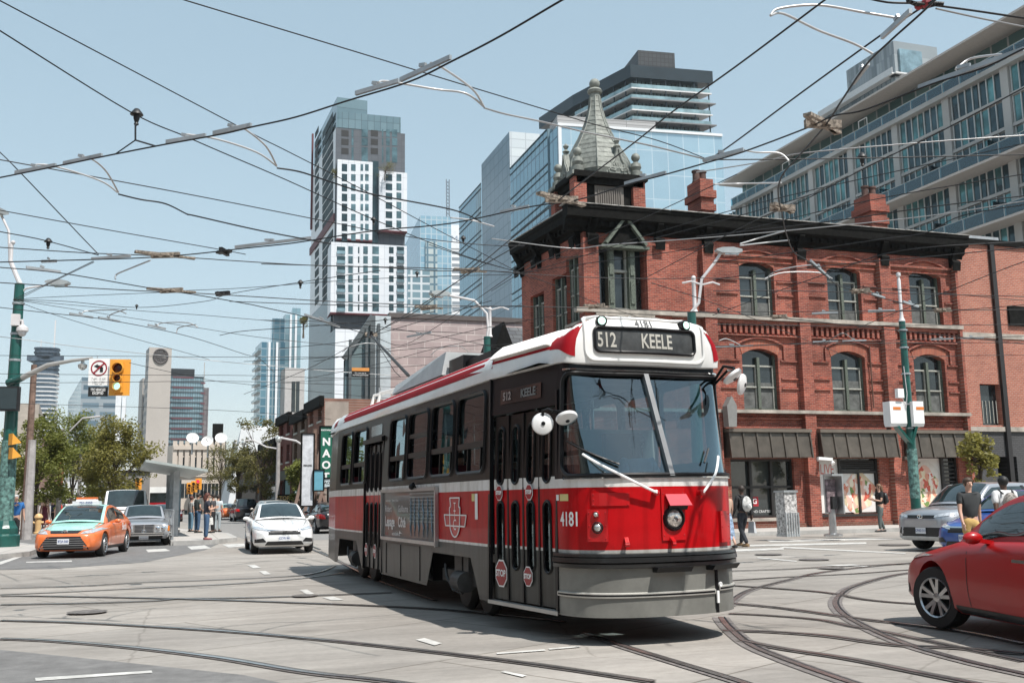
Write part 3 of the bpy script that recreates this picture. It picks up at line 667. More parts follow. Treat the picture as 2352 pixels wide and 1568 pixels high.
mDish = dishmat('printed food', 0); mPoster = M('poster vinyl', (.70, .69, .66), .45, var=.03)
mVinylEdge = M('printed pale board', (.62, .5, .33), .5, var=.15, scale=12)
a0, a1, z0, z1 = G2
k = MB(); FB.quad(k, a0, a1, z0, z1, -.32); w = k.build('shop_window', mShopGlass, bb, world=True)
xm = FB.S(1928); zl = zf(FB, 1980, 1080)
k = MB(); FB.box(k, a0+.02, xm-.05, z0+.05, z1-.03, -.3, -.22); lp = k.build('poster', mPoster, w, world=True)
mPinkText = M('pale red print', (.62, .16, .13), .5, var=.05)
text_on('lettering', 'LIVE', .62, lambda x, y: FB.pt((a0+xm)/2+x, zf(FB, 1905, 1078)+y, -.215), mPinkText, lp, True, 0, .62)
text_on('lettering', 'E', .62, lambda x, y: FB.pt(xm-.32+x, zf(FB, 1905, 1098)+y, -.215), mPinkText, lp, True, 0, .62)
k = MB(); FB.box(k, xm+.1, a1-.12, z0+.06, zl-.12, -.3, -.24); dp = k.build('poster', mPoster, w, world=True)
cxp, czp = (xm+a1)/2, (z0+zl)/2-.05
k = MB(); k.prism([(-1.0,-.25),(-.12,-1.0),(.98,.22),(.12,1.0)], FB.pt(cxp, czp, -.236), FB.e, (0,0,1), FB.n, .004); k.build('printed_board', mVinylEdge, dp, world=True)
k = MB(); pts = [(1.02*math.cos(t)*(.78+.13*math.sin(5*t)), .98*math.sin(t)*(.8+.12*math.cos(3*t))) for t in [2*PI*i/40 for i in range(40)]]
k.prism(pts, FB.pt(cxp, czp, -.231), FB.e, (0,0,1), FB.n, .003); k.build('printed_dish', mDish, dp, world=True)
k = MB()
for i in range(5): z = zl+.08+i*(z1-zl-.1)/5; k.hexa([FB.pt(xm+.1,z,-.3),FB.pt(a1-.12,z,-.3),FB.pt(a1-.12,z-.05,-.16),FB.pt(xm+.1,z-.05,-.16),FB.pt(xm+.1,z+.05,-.3),FB.pt(a1-.12,z+.05,-.3),FB.pt(a1-.12,z,-.16),FB.pt(xm+.1,z,-.16)])
k.build('louvre', mShopFrame, w, world=True)
k = MB(); FB.box(k, xm-.05, xm+.06, z0, z1, -.31, -.12); FB.box(k, a1-.1, a1, z0, z1, -.31, -.12); FB.box(k, xm+.06, a1-.1, zl-.1, zl, -.31, -.13); FB.box(k, (xm+a1)/2-.04, (xm+a1)/2+.04, z0, zl-.1, -.31, -.15); FB.box(k, a0, a1, z0-.1, z0-.001, -.3, .06)
k.build('frame', mShopFrame, w, world=True)
a0, a1, z0, z1 = G3
k = MB(); FB.quad(k, a0, a1, z0, z1, -.32); w = k.build('shop_window', mShopGlass, bb, world=True)
xm = FB.S(2163)
k = MB(); FB.box(k, a0+.02, xm-.05, z0+.05, z1-.03, -.3, -.24); dp = k.build('poster', mPoster, w, world=True)
k = MB(); k.prism([(.98*math.cos(t), 1.15*math.sin(t)) for t in [2*PI*i/30 for i in range(30)]], FB.pt((a0+xm)/2+.05, z1-1.3, -.236), FB.e, (0,0,1), FB.n, .004); k.build('printed_bowl', M('printed bowl', (.66,.63,.58), .5), dp, world=True)
k = MB(); k.prism([(.8*math.cos(t)*(.85+.12*math.sin(6*t)), .98*math.sin(t)*(.85+.1*math.cos(4*t))) for t in [2*PI*i/36 for i in range(36)]], FB.pt((a0+xm)/2+.05, z1-1.25, -.231), FB.e, (0,0,1), FB.n, .003); k.build('printed_dish', mDish, dp, world=True)
k = MB(); zl = z1-1.15
for i in range(6): z = zl+.08+i*(z1-zl-.1)/6; FB.box(k, xm+.1, a1-.1, z-.02, z+.04, -.3, -.16)
k.build('louvre', mShopFrame, w, world=True)
k = MB(); FB.box(k, xm+.12, a1-.12, z0+.1, zl-.15, -.3, -.25); k.build('white_panel', mPoster, w, world=True)
k = MB(); FB.box(k, xm-.05, xm+.08, z0, z1, -.31, -.12); FB.box(k, a1-.08, a1, z0, z1, -.31, -.12); FB.box(k, xm+.08, a1-.08, zl-.12, zl, -.31, -.13); k.build('frame', mShopFrame, w, world=True)
k = MB(); FB.box(k, pil[2][1], pil[3][0], .0, .30, .003, .06); FB.box(k, pil[3][1], pil[4][0], .0, .30, .003, .06); k.build('plinth', brickmat('dirty plinth brick', 90, (.22,.07,.045), (.15,.05,.035), (.2,.15,.12)), bb, world=True)
k = MB(); xs = FB.S(1986)+.5
k.tube([FB.pt(xs,7.9,.1), FB.pt(xs,5.3,.1), FB.pt(xs+.0,5.2,.12)], .035, 6); k.tube([FB.pt(xs+1.9,8.0,.12), FB.pt(xs+1.9,5.1,.12)], .03, 6)
k.each('conduit', M('rusty conduit', (.12,.05,.035), .8), bb, world=True)
text_on('house_number', '46', .28, lambda x, y: FB.pt(FB.S(1532)+x, zf(FB, 1532, 571)+y, .19), mBlack, bb, True, .01)
for u, v in ((1868, 1058), (2062, 1057)):
 a, z = FB.sz(u, v); k = MB(); k.bar(FB.pt(a,z,.3), FB.pt(a+.05,z+.05,.75), .05, .05); k.bar(FB.pt(a-.3,z+.08,.75), FB.pt(a+.35,z+.03,.8), .16, .12); k.cyl(FB.pt(a+.35,z-.05,.75), FB.pt(a+.38,z-.16,.85), .07, .1)
 k.build('wall_lamp', mWhitePaint if u < 1900 else mBronze, bb, world=True)
a, z = FB.sz(1660, 955)
k = MB(); k.prism([(-.2,-.5),(.16,-.5),(.22,.35),(0,.75),(-.24,.35)], FB.pt(a,z,.4), FB.e, (0,0,1), FB.n, .4); k.build('wall_lantern', M('grey lantern', (.2,.2,.19), .6), bb, world=True)
# brick annex at right
FA = Face((aR+15.44+.03, 36.9), 90)
ax = thing('brick_annex', FA.P, 0, 'lighter red brick annex with grey painted base right of the corner building', 'building')
mAnx = brickmat('annex brick', 90, (.42,.15,.10), (.31,.095,.065), (.36,.26,.21), .22, .085, .013, .18)
mAnxG = brickmat('grey painted brick', 90, (.085,.085,.088), (.07,.07,.073), (.05,.05,.05), .22, .085, .013, .15)
AE = FA.S(2352)+7; zt = zf(FA, 2300, 566); zg = zf(FA, 2300, 985)
wz = [(FA.S(2260), FA.S(2306), zf(FA,2280,976), zf(FA,2280,882))]
k = MB(); FA.holed(k, 0, AE, zg, zt, wz, .3)
k.add([FA.pt(0,zt,0),FA.pt(AE,zt,0),FA.pt(AE,zt,-12),FA.pt(0,zt,-12)], [(0,1,2,3)]); k.build('wall', mAnx, ax, world=True)
k = MB(); dr = [(FA.S(2285), FA.S(2330), .1, zf(FA,2300,1048))]; FA.holed(k, 0, AE, 0, zg, dr, 1.2); k.build('painted_base', mAnxG, ax, world=True)
k = MB(); FA.quad(k, *dr[0][:2], .1, dr[0][3], -1.19); k.build('doorway', mBlack, ax, world=True)
k = MB(); a0, a1, z0, z1 = wz[0]; FA.quad(k, a0, a1, z0, z1, -.28); w = k.build('window', mDarkGlass, ax, world=True)
k = MB()
for i in range(7): k.bar(FA.pt(a0+.2+i*.2, z0+.1, -.15), FA.pt(a0+.2+i*.2, z0+(z1-z0)*.6, -.15), .03, .03)
k.build('window_bars', mPaleFrame, w, world=True)
k = MB(); FA.box(k, -.02, AE, zg-.12, zg+.1, .002, .1); FA.box(k, -.0, AE, zf(FA,2290,772)-.12, zf(FA,2290,772)+.12, .003, .05); k.build('stone_band', mStone, ax, world=True)
k = MB(); FA.box(k, 0, AE, zt, zt+.25, -.3, .12); k.build('parapet', mCornice, ax, world=True)
k = MB(); x = FA.S(2312); FA.box(k, x-.12, x+.12, 0, zt, .003, .16); k.build('downpipe', M('black downpipe', (.02,.018,.018), .5), ax, world=True)
k = MB(); b0, b1 = FA.S(2340), FA.S(2340)+1.5; FA.box(k, b0, b1, zf(FA,2350,745)-.1, zf(FA,2350,705), .003, .12); k.build('vent', mCornice, ax, world=True)
k = MB(); s0 = FA.S(2252); FA.box(k, s0, s0+3.1, zt+.25, zt+.75, -2, -1.0); k.build('roof_unit', mGalv, ax, world=True)
# BACKGROUND BUILDINGS
def curtain(name, az, c1, c2, line, bw, bh, ms=.12, metal=.35, rough=.12, var=.2, spec=.6):
 return brickmat(name, az, c1, c2, line, bw, bh, ms, var, rough, .02, 0, 0, metal, spec)
def corner_faces(u, vt, dep, azL, uL, azR, uR):
 P = DEP(u, vt, dep); FL_, FR_ = Face(P, azL), Face(P, azR)
 aL, aR_ = FL_.sz(uL, vt)[0], FR_.sz(uR, vt)[0]; return P, FL_, FR_, aL, aR_
def shell(name, root, P, FL_, FR_, aL, aR_, z0, z1, mL, mR, mT=None):
 """closed block on the corner P with left and right faces"""
 A = V((P.x, P.y, 0)); B = A+FL_.e*aL; C = A+FR_.e*aR_; D = B+C-A; h = lambda q, z: V((q.x, q.y, z))
 for nm, mt, fs in ((name+'', mL, [(A, B), (C, D)]), (name+'', mR, [(A, C), (B, D)])):
  k = MB()
  for p, q in fs: k.add([h(p,z0),h(q,z0),h(q,z1),h(p,z1)], [(0,1,2,3)])
  k.build('facade', mt, root, world=True)
 k = MB(); k.add([h(A,z1),h(B,z1),h(D,z1),h(C,z1)], [(0,1,2,3)]); k.add([h(A,z0),h(B,z0),h(D,z0),h(C,z0)], [(0,1,2,3)]); k.build('roof', mT or mConc, root, world=True)
PCOUNT = {}
def windows(root, F, cells, mat, name='window', d=.04, t=.06):
 """every window a part; past 100 on one building the rest in one mesh"""
 n = PCOUNT.get(root.name, 0); rest = MB()
 for c in cells:
  if n < 96:
   k = MB(); F.box(k, *c, d-t, d); k.build(name, mat, root, world=True); n += 1
  else: F.box(rest, *c, d-t, d)
 PCOUNT[root.name] = n
 if rest.v: tag(rest.build(name+'_rows', mat, root, world=True), kind='stuff')
mWhiteClad = M('white cladding panels', (.66, .68, .70), .4, var=.05, scale=.3)
mWhiteCladX = brickmat('white panels', 92, (.68,.70,.73), (.62,.65,.69), (.45,.47,.5), 1.5, 3.0, .05, .05, .4, .02, 0, 0)
mWhiteCladY = brickmat('white panels side', -2, (.55,.59,.65), (.5,.54,.6), (.36,.39,.43), 1.5, 3.0, .05, .05, .4, .02, 0, 0)
mDarkClad = brickmat('slate cladding', 92, (.085,.095,.11), (.10,.11,.125), (.06,.07,.08), 1.5, 1.5, .04, .1, .5, .02, 0, 0)
mTeal = M('teal tower glass', (.10, .17, .19), .08, .3, var=.5, scale=.25)
mTealD = M('deep teal glass', (.03, .06, .07), .08, .2, var=.5, scale=.2)
mPaleGlass = M('pale tower glass', (.25, .36, .40), .08, .4, var=.4, scale=.2)
# stacked white tower
P, F1, F2, aL, a2 = corner_faces(770, 400, 238, -2, 716, 92, 930)
wt = thing('apartment_tower', (P.x, P.y, 0), 0, 'white stacked-box apartment tower with small square windows and a slate grey crown', 'tower')
def q5(x, y): return 658.6+.372*x, 225.8+.372*y
def s5(F, x, y): return F.sz(*q5(x, y))
def blk(x0, x1, y0, y1, mX, mY, out, deep=None, name='box_volume', edge=None):
 """projecting volume on the right-hand face given by its extents on that face"""
 a0, zt = s5(F2, x0, y0); a1, zb = s5(F2, x1, y1); zt2 = s5(F2, (x0+x1)/2, (y0+y1)/2)[1]
 k = MB(); F2.box(k, a0, a1, zb, zt, -6, out); o = k.build(name, mX, wt, world=True)
 k = MB(); F2.box(k, a0-.03, a1+.03, zb-.35, zb-.01, -5.9, out+.02); k.build('soffit', M('maroon soffit', (.10,.02,.025), .6), wt, world=True); return a0, a1, zb, zt
zg_ = 0
shell('core', wt, P, F1, F2, aL*.98, a2, 0, s5(F2, 400, 190)[1], brickmat('tower side white', -2, (.70,.72,.74), (.64,.67,.70), (.42,.45,.48), 1.5, 3., .05, .05, .4, .02, 0, 0), mDarkClad)
k = MB(); zt = s5(F2, 500, 95)[1]; zb = s5(F2, 500, 192)[1]
F2.box(k, .6, a2-1, zb, zt, -10, -.4); k.build('glass_crown', curtain('crown glass', 92, (.16,.24,.27), (.2,.29,.32), (.09,.12,.13), 1.6, 3., .06), wt, world=True)
k = MB(); zt2 = s5(F1, 250, 100)[1]; F1.box(k, .5, aL*.95, zb, zt2, -8, -.3); k.build('glass_crown', curtain('crown glass side', -2, (.16,.24,.27), (.2,.29,.32), (.09,.12,.13), 1.6, 3., .06), wt, world=True)
A_ = blk(310, 522, 390, 885, mWhiteCladX, mWhiteCladY, 1.6)
B_ = blk(564, 733, 465, 835, mWhiteCladX, mWhiteCladY, 2.2)
C_ = blk(270, 733, 897, 1345, mWhiteCladX, mWhiteCladY, 1.8)
k = MB(); a0, zt = s5(F2, 523, 390); a1, zb = s5(F2, 562, 895); F2.box(k, a0, a1, zb, zt, .0, .5); k.build('glass_strip', mTealD, wt, world=True)
def cells(F, cols, rows, hh):
 out = []
 for (x0, x1) in cols:
  for i, y in enumerate(rows):
   a0, z = s5(F, x0, y); a1, _ = s5(F, x1, y); out.append((a0, a1, z-hh/2, z+hh/2))
 return out
def off(F, d): return Face(F.P+F.n*d, F.az)
rA = [440+i*61 for i in range(8)];
windows(wt, off(F2, 1.6), cells(F2, [(335,368)], rA, 1.9), mTealD)
windows(wt, off(F2, 1.6), cells(F2, [(392,420),(450,466),(478,500)], rA, 1.7), mTeal)
rB = [505+i*57 for i in range(6)]
windows(wt, off(F2, 2.2), cells(F2, [(602,642)], rB, 1.7), mTealD); windows(wt, off(F2, 2.2), cells(F2, [(668,698)], rB, 1.8), mTeal)
rC = [948+i*58.5 for i in range(7)]
windows(wt, off(F2, 1.8), cells(F2, [(304,355),(672,716)], rC, 1.8), mTealD); windows(wt, off(F2, 1.8), cells(F2, [(374,402),(466,494),(522,562)], rC, 1.9), mTeal)
windows(wt, off(F2, 1.8), cells(F2, [(434,442),(624,652)], rC, 1.6), mTealD)
rD = [215,268,325,372]
windows(wt, F2, cells(F2, [(337,382),(519,563)], rD[:3], 1.6), mBlack); windows(wt, F2, cells(F2, [(400,412),(462,500),(588,596),(614,636),(650,682)], rD, 2.0), mTeal)
rE = [235+i*57 for i in range(19) if not 10 < i < 12]
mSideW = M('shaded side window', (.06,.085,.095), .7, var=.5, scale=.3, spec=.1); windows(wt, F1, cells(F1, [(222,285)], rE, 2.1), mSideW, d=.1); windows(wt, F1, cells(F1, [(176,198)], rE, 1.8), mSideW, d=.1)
k = MB()
for c in (off(F2, 1.8),):
 for y in rC:
  for x0, x1 in ((304,355),(672,716)): a0, z = s5(F2, x0, y); a1, _ = s5(F2, x1, y); c.box(k, a0, a1, z-.95, z-.15, .05, .35)
tag(k.build('balcony_rails', mPaleGlass, wt, world=True), kind='stuff')
k = MB(); a0, z0_ = s5(F1, 265, 1568); zt = s5(F1, 200, 1305)[1]; F1.box(k, .3, aL*.9, 0, zt, .05, .6); k.build('dark_base', brickmat('dark grid glass', -2, (.03,.045,.055), (.05,.08,.09), (.02,.02,.025), 2.2, 3., .3, .2, .2, .02, 0, 0), wt, world=True)
k = MB(); F1.box(k, .0, aL, s5(F1,200,895)[1], s5(F1,200,850)[1], .02, .3); F1.box(k, aL*.93, aL*.95, s5(F1,150,820)[1], s5(F1,150,255)[1], .02, .5); k.build('maroon_fin', M('maroon soffit', (.10,.02,.025), .6), wt, world=True)
P2, G1_, G2_, bL, bR = corner_faces(770, 755, 150, -2, 716, 92, 900)
pd = thing('low_block', (P2.x, P2.y, 0), 0, 'plain white panelled podium with dark slot windows below the stacked tower', 'building')
shell('podium', pd, P2, G1_, G2_, bL, bR, 0, P2.z, brickmat('dark podium glass', -2, (.05,.08,.09), (.09,.14,.15), (.03,.03,.035), 1.4, 3., .15, .3, .2, .02, 0, 0), mWhiteCladX)
cl = []
for x, y in ((796,820),(812,838),(796,890),(812,905),(796,940),(812,880)): a, z = G2_.sz(x, y); cl.append((a, a+.35, z-.9, z+.9))
a, z = G2_.sz(825, 795); cl.append((a, a+1.6, z-.6, z+.6)); windows(pd, G2_, cl, mDarkGlass)
# central blue glass office block (three volumes)
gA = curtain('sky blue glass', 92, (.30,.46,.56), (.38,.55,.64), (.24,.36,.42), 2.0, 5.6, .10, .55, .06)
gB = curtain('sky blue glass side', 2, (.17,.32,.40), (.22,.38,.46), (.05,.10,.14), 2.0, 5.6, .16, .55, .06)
gC = brickmat('grey metal slab side', 2, (.22,.31,.38), (.25,.34,.41), (.15,.21,.26), 3., 2.4, .12, .08, .35, .02, 0, .1, .3)
gD = brickmat('pale metal panels', 92, (.50,.55,.58), (.55,.60,.62), (.38,.42,.45), 3., 1.8, .1, .05, .4, .02, 0, 0)
P, Fa, Fb, aL, aR_ = corner_faces(1257, 296, 150, 1, 1170, 93, 1300)
go = thing('glass_office', (P.x, P.y, 0), 0, 'pale blue glass office block behind the green spire', 'building')
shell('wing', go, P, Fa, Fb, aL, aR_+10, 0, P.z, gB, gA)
P3, Fc, Fd, cL, cR = corner_faces(1170, 302, 190, 1, 1105, 93, 1240)
shell('slab', go, P3, Fc, Fd, cL, cR, 0, P3.z, gC, gD)
P4, Fe, Ff, dL, dR = corner_faces(1105, 420, 225, 1, 1054, 93, 1135)
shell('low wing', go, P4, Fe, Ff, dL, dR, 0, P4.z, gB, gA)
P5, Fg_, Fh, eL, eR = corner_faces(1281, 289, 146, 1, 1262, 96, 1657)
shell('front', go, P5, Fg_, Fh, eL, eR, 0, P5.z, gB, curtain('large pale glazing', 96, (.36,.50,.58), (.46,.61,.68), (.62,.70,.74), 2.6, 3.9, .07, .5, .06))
k = MB(); Fh.box(k, 0, .5, 0, P5.z+.1, 0, .3); Fh.box(k, 0, eR, P5.z, P5.z+.4, -1, .25); k.each('white_edge', mWhiteClad, go, world=True)
k = MB(); a0, a1 = .3, Fh.S(1540); Fh.box(k, a0, a1, P5.z+.4, P5.z+.4+(Fh.sz(1300,264)[1]-Fh.sz(1300,289)[1]), -6, -1.2); k.build('roof_screen', brickmat('louvred screen', 96, (.30,.30,.30), (.36,.36,.36), (.2,.2,.2), 6., .5, .08, .1, .6, .02, 0, 0), go, world=True)
k = MB()
for F, L, Z in ((Fa, aL, P.z), (Fe, dL, P4.z)):
 z = Z
 while z > 5:
  F.box(k, 0, L, z-.16, z, .02, .14); F.box(k, 0, L, z-1.35, z-1.22, .02, .12); z -= 5.6
tag(k.build('floor_band', M('dark mullion', (.04,.07,.09), .4, .5), go, world=True), kind='stuff')
# dark balcony tower
P, Fa, Fb, aL, aR_ = corner_faces(1450, 152, 260, -17, 1228, 96, 1622)
bt = thing('balcony_tower', (P.x, P.y, 0), 0, 'dark tower with wrap-around white balcony slabs and black roof canopy', 'tower')
zc = P.z; fh = 3.05*1.02
A = Fa.P; B = A+Fa.e*aL; C = A+Fb.e*aR_
mBlackClad = M('black roof canopy', (.018,.03,.038), .35, .2, var=.2, scale=.1)
def ring(mb, z0, z1, grow, cut=True):
 a = A-Fa.e*grow-Fb.e*grow; c_ = C+Fb.e*grow-Fa.e*grow; b_ = B+Fa.e*grow-Fb.e*grow; d_ = C+Fa.e*(aL+grow)+Fb.e*grow
 b2 = A+Fa.e*(aL*.55)-Fb.e*grow; b_ = b_+Fb.e*(aR_*.12)
 poly = [a, c_, d_, b_, b2]; mb.prism([(q.x, q.y) for q in poly], (0,0,0), (1,0,0), (0,1,0), (0,0,1), z1) if False else None
 n = 5; b0 = len(mb.v)
 for z in (z0, z1): mb.v += [V((q.x, q.y, z)) for q in poly]
 mb.f.append(tuple(b0+i for i in range(n))[::-1]); mb.f.append(tuple(b0+n+i for i in range(n)))
 for i in range(n): j = (i+1) % n; mb.f.append((b0+i, b0+j, b0+n+j, b0+n+i))
k = MB(); ring(k, zc-3.6, zc, 1.0); k.build('roof_canopy', mBlackClad, bt, world=True)
k = MB(); zt = Fb.sz(1480, 100)[1]; Fb.box(k, 3, Fb.S(1595), zc, Fb.sz(1540, 112)[1], -14, -2.5); k.build('plant_room', brickmat('plant screen', 96, (.05,.055,.06), (.04,.045,.05), (.02,.02,.02), 1.2, 1.2, .08, .2, .5, .02, 0, 0), bt, world=True)
k = MB(); ring(k, 20, zc-3.6, -1.6); k.build('glazed_core', curtain('dark balcony glazing', 96, (.06,.10,.11), (.20,.28,.29), (.02,.03,.03), 1.1, 3.11, .16, .4, .08), bt, world=True)
mSlab = M('white balcony slab', (.62,.62,.62), .6, var=.05); mGrayS = M('grey balcony slab', (.17,.17,.175), .6)
mRailG = glassmat('balcony glass', (.72,.86,.86), .03, 1.)
z = zc-3.6-2.75; i = 0
while z > 62:
 k = MB(); ring(k, z-.35, z, .7 if i % 2 == 0 else 1.3); fl_ = k.build('balcony_slab', mSlab if i % 2 == 0 else mGrayS, bt, world=True)
 k = MB(); Fb.box(k, -.5, aR_+.5, z+.05, z+1.1, .5, .58); Fa.box(k, -.5, aL*.55, z+.05, z+1.1, .5, .58); k.build('balustrade', M('pale balustrade glass', (.30,.42,.44), .1, .4, var=.3, scale=.3), fl_, world=True)
 z -= fh; i += 1
k = MB()
for t in range(6): a = 1+t*(aR_-1)/5; Fb.box(k, a, a+.28, 60, zc-3.6, .25, .55)
for t in range(5): a = 2+t*(aL*.55)/5; Fa.box(k, a, a+.28, 60, zc-3.6, .25, .55)
tag(k.build('columns', mBlackClad, bt, world=True), kind='stuff')
# long concrete and glass condominium on the right (loft building)
Fx = Face((75, 84), 0); u_far, vt = 1712, 398
cn_ = thing('loft_building', (75, 84, 0), 0, 'long grey concrete apartment block with teal windows and glass balconies rising to the right edge', 'building')
a_far = Fx.S(1712); a_near = Fx.S(2352)-18
a0_, a1_ = min(a_far, a_near), max(a_far, a_near)
zroof = Fx.sz(2266, 88)[1];
mLoft = M('loft concrete', (.40,.40,.39), .8, var=.1, scale=.2, stain=.12)
mLoftSoff = M('loft soffit', (.46,.42,.39), .8, var=.06)
mLG1 = M('teal loft glass', (.08,.20,.21), .05, .35, var=.6, scale=.35); mLG2 = M('dark loft glass', (.03,.065,.08), .05, .25, var=.6, scale=.3)
mLF = M('loft window frame', (.42,.44,.44), .5)
def zl(v): return Fx.sz(2266, v)[1]
zt_soff = zroof
lv = [dict(t='terrace'), ]
k = MB(); Fx.box(k, a0_-1, a1_+1, zroof-.1, zroof+.12, -14, 1.7); k.build('roof_overhang', mLoftSoff, cn_, world=True)
k = MB(); Fx.box(k, a0_, a1_, 0, zroof-3.4, -13.8, -.30); k.build('core', mLoft, cn_, world=True)
k = MB(); Fx.box(k, a0_+1, a1_, zroof-3.4, zroof-.1, -13.5, -1.6); k.build('penthouse', curtain('penthouse glass', 0, (.05,.10,.10), (.12,.20,.19), (.35,.36,.36), 2.2, 3.3, .14, .3, .1), cn_, world=True)
k = MB(); Fx.box(k, a0_, a1_, zroof-3.9, zroof-3.4, -.3, .5); k.build('terrace_edge', mLoft, cn_, world=True)
k = MB(); Fx.box(k, a0_, a1_, zroof-3.38, zroof-2.35, .38, .42); tr_ = k.build('terrace_glass', mRailG, cn_, world=True)
k = MB(); Fx.box(k, a0_, a1_, zroof-2.36, zroof-2.29, .36, .44)
x = a0_
while x < a1_: Fx.box(k, x, x+.07, zroof-3.4, zroof-2.33, .36, .44); x += 2.4
tag(k.build('terrace_rail', mLF, cn_, world=True), kind='stuff')
z = zroof-3.9; storeys = []; fh3 = 3.05
seq = ['g', 'g', 'b', 'g', 'b', 'g', 'b', 'g', 'b', 'g', 'g']
bayw = 7.9
for si, ty in enumerate(seq):
 zt_, zb_ = z, z-fh3; z = zb_
 if zb_ < 8: break
 fr = MB()
 Fx.box(fr, a0_, a1_, zb_, zb_+.32, -.30, .02); fr.build('floor_beam', mLoft, cn_, world=True)
 g1, g2_ = [], []; mu = MB(); x = a0_+.2; bi = 0
 rnd = random.Random(si*7+3)
 while x < a1_-2:
  for q in range(7):
   w0, w1 = x+.9+q*(bayw-1.2)/7, x+.9+(q+1)*(bayw-1.2)/7-.12
   if q == 3: w0 += .25
   (g1 if rnd.random() < .5 else g2_).append((w0, w1, zb_+.40, zt_-.12))
   Fx.box(mu, w1, w1+.12, zb_+.32, zt_, -.29, -.1)
  x += bayw; bi += 1
 windows(cn_, Fx, g1, mLG1, d=-.2); windows(cn_, Fx, g2_, mLG2, d=-.2)
 tag(mu.build('mullion', mLF, cn_, world=True), kind='stuff')
 if ty == 'b':
  k = MB(); Fx.box(k, a0_, a1_, zb_-.25, zb_-.003, -.28, 2.3); k.build('balcony_slab', mLoftSoff, cn_, world=True)
  k = MB(); Fx.box(k, a0_, a1_, zb_+.05, zb_+1.15, 2.2, 2.24); k.build('balcony_glass', mRailG, cn_, world=True)
  k = MB(); x = a0_+1.2
  while x < a1_: Fx.box(k, x, x+.06, zb_, zb_+1.9, .1, 2.1); x += bayw
  k.each('privacy_screen', mRailG, cn_, world=True)
  k = MB(); x = a0_
  while x < a1_: Fx.box(k, x, x+.06, zb_, zb_+1.15, 2.19, 2.26); x += 2.6
  Fx.box(k, a0_, a1_, zb_+1.15, zb_+1.2, 2.17, 2.27); tag(k.build('balcony_rail', mLF, cn_, world=True), kind='stuff')
k = MB(); x = a0_
while x < a1_: Fx.box(k, x, x+.95, 4, zroof-3.9, -.29, .12); x += bayw
k.each('concrete_pier', mLoft, cn_, world=True)
k = MB(); x = a0_+5
while x < a1_: k.bar(Fx.pt(x, zroof-3.4, .0), Fx.pt(x, zroof-1.2, .0), .08, .08); Fx.box(k, x, x+1.5, zroof-1.25, zroof-1.17, 0, .06); k.bar(Fx.pt(x+1.5, zroof-3.4, .0), Fx.pt(x+1.5, zroof-1.2, .0), .08, .08); x += 15.8
k.each('terrace_screen', mWhitePaint, cn_, world=True)
# small glass tower above the loft roof
P, Fa, Fb, aL, aR_ = corner_faces(2055, 170, 210, 0, 1884, 90, 2150)
gt = thing('glass_tower', (P.x, P.y, 0), 0, 'grey and glass tower top showing above the loft block roof', 'tower')
shell('tower', gt, P, Fa, Fb, aL, aR_, 40, P.z, curtain('striped glazing', 0, (.14,.19,.22), (.34,.40,.43), (.10,.13,.15), 1.5, 3.1, .14, .4, .1), curtain('striped glazing r', 90, (.30,.38,.42), (.52,.57,.6), (.35,.4,.42), 1.3, 3.1, .12, .4, .1))
k = MB(); Fa.box(k, 2, aL*.72, P.z, P.z+9, -14, -2); k.build('upper_floors', brickmat('timber slat screen', 0, (.15,.18,.20), (.34,.38,.40), (.20,.23,.25), .9, 9., .06, .2, .5, .02, 0, 0), gt, world=True)
k = MB(); Fb.box(k, 3, aR_*.8, P.z+.05, P.z+7, -12.3, -1.4); k.build('roof_screen', mPaleGlass, gt, world=True)
k = MB()
for z in (P.z-.2, P.z-6.2, P.z-12.2): Fa.box(k, -1, aL, z, z+1.2, 1.4, 1.5); Fa.box(k, -1, aL, z-.3, z, -1, 1.6); Fb.box(k, -1, aR_, z-.3, z, -1, 1.6)
k.each('balcony_slab', mSlab, gt, world=True)
# blue glass tower and slim bank tower left of the office block
P, Fa, Fb, aL, aR_ = corner_faces(965, 495, 420, 5, 925, 96, 1036)
bg = thing('glass_tower', (P.x, P.y, 0), 0, 'light blue gridded glass tower immediately right of the white stacked tower', 'tower')
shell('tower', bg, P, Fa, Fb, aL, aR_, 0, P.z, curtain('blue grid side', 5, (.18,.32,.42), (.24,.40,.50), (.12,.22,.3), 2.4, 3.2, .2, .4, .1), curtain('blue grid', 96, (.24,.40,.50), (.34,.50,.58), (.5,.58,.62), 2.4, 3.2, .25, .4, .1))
a0, a1 = Fb.S(978), Fb.S(1005); z1 = Fb.sz(990, 555)[1]
k = MB(); Fb.box(k, a0, a1, 0, z1, .1, 1.2); k.build('balcony_bay', curtain('pale bay', 96, (.35,.42,.43), (.50,.55,.54), (.12,.2,.25), 3.0, 3.2, .5, .2, .2), bg, world=True)
k = MB(); a0, a1 = Fb.S(934), Fb.S(985); Fb.box(k, a0, a1, 0, Fb.sz(950, 625)[1], 1.3, 4); k.build('white_grid_block', curtain('white framed glazing', 96, (.12,.2,.24), (.2,.3,.34), (.62,.65,.67), 4.2, 3.3, .5, .2, .2), bg, world=True)
P, Fa, Fb, aL, aR_ = corner_faces(1034, 516, 640, 5, 1031, 96, 1058)
bk_ = thing('bank_tower', (P.x, P.y, 0), 0, 'slim white striped bank tower with lettering at its top', 'tower')
shell('tower', bk_, P, Fa, Fb, aL, aR_, 0, P.z, mWhiteClad, brickmat('striped stone', 96, (.20,.23,.26), (.22,.25,.28), (.70,.71,.72), 20., 4.2, 1.15, .05, .5, .02, 0, 0))
k = MB(); Fb.box(k, -.2, aR_+.2, P.z-16, P.z, .1, .5); k.build('crown', mWhiteClad, bk_, world=True)
text_on('lettering', 'BMO', 6.4, lambda x, y: Fb.pt(aR_/2+x, P.z-10+y, .6), M('grey blue lettering', (.25,.32,.4), .5), bk_, True)
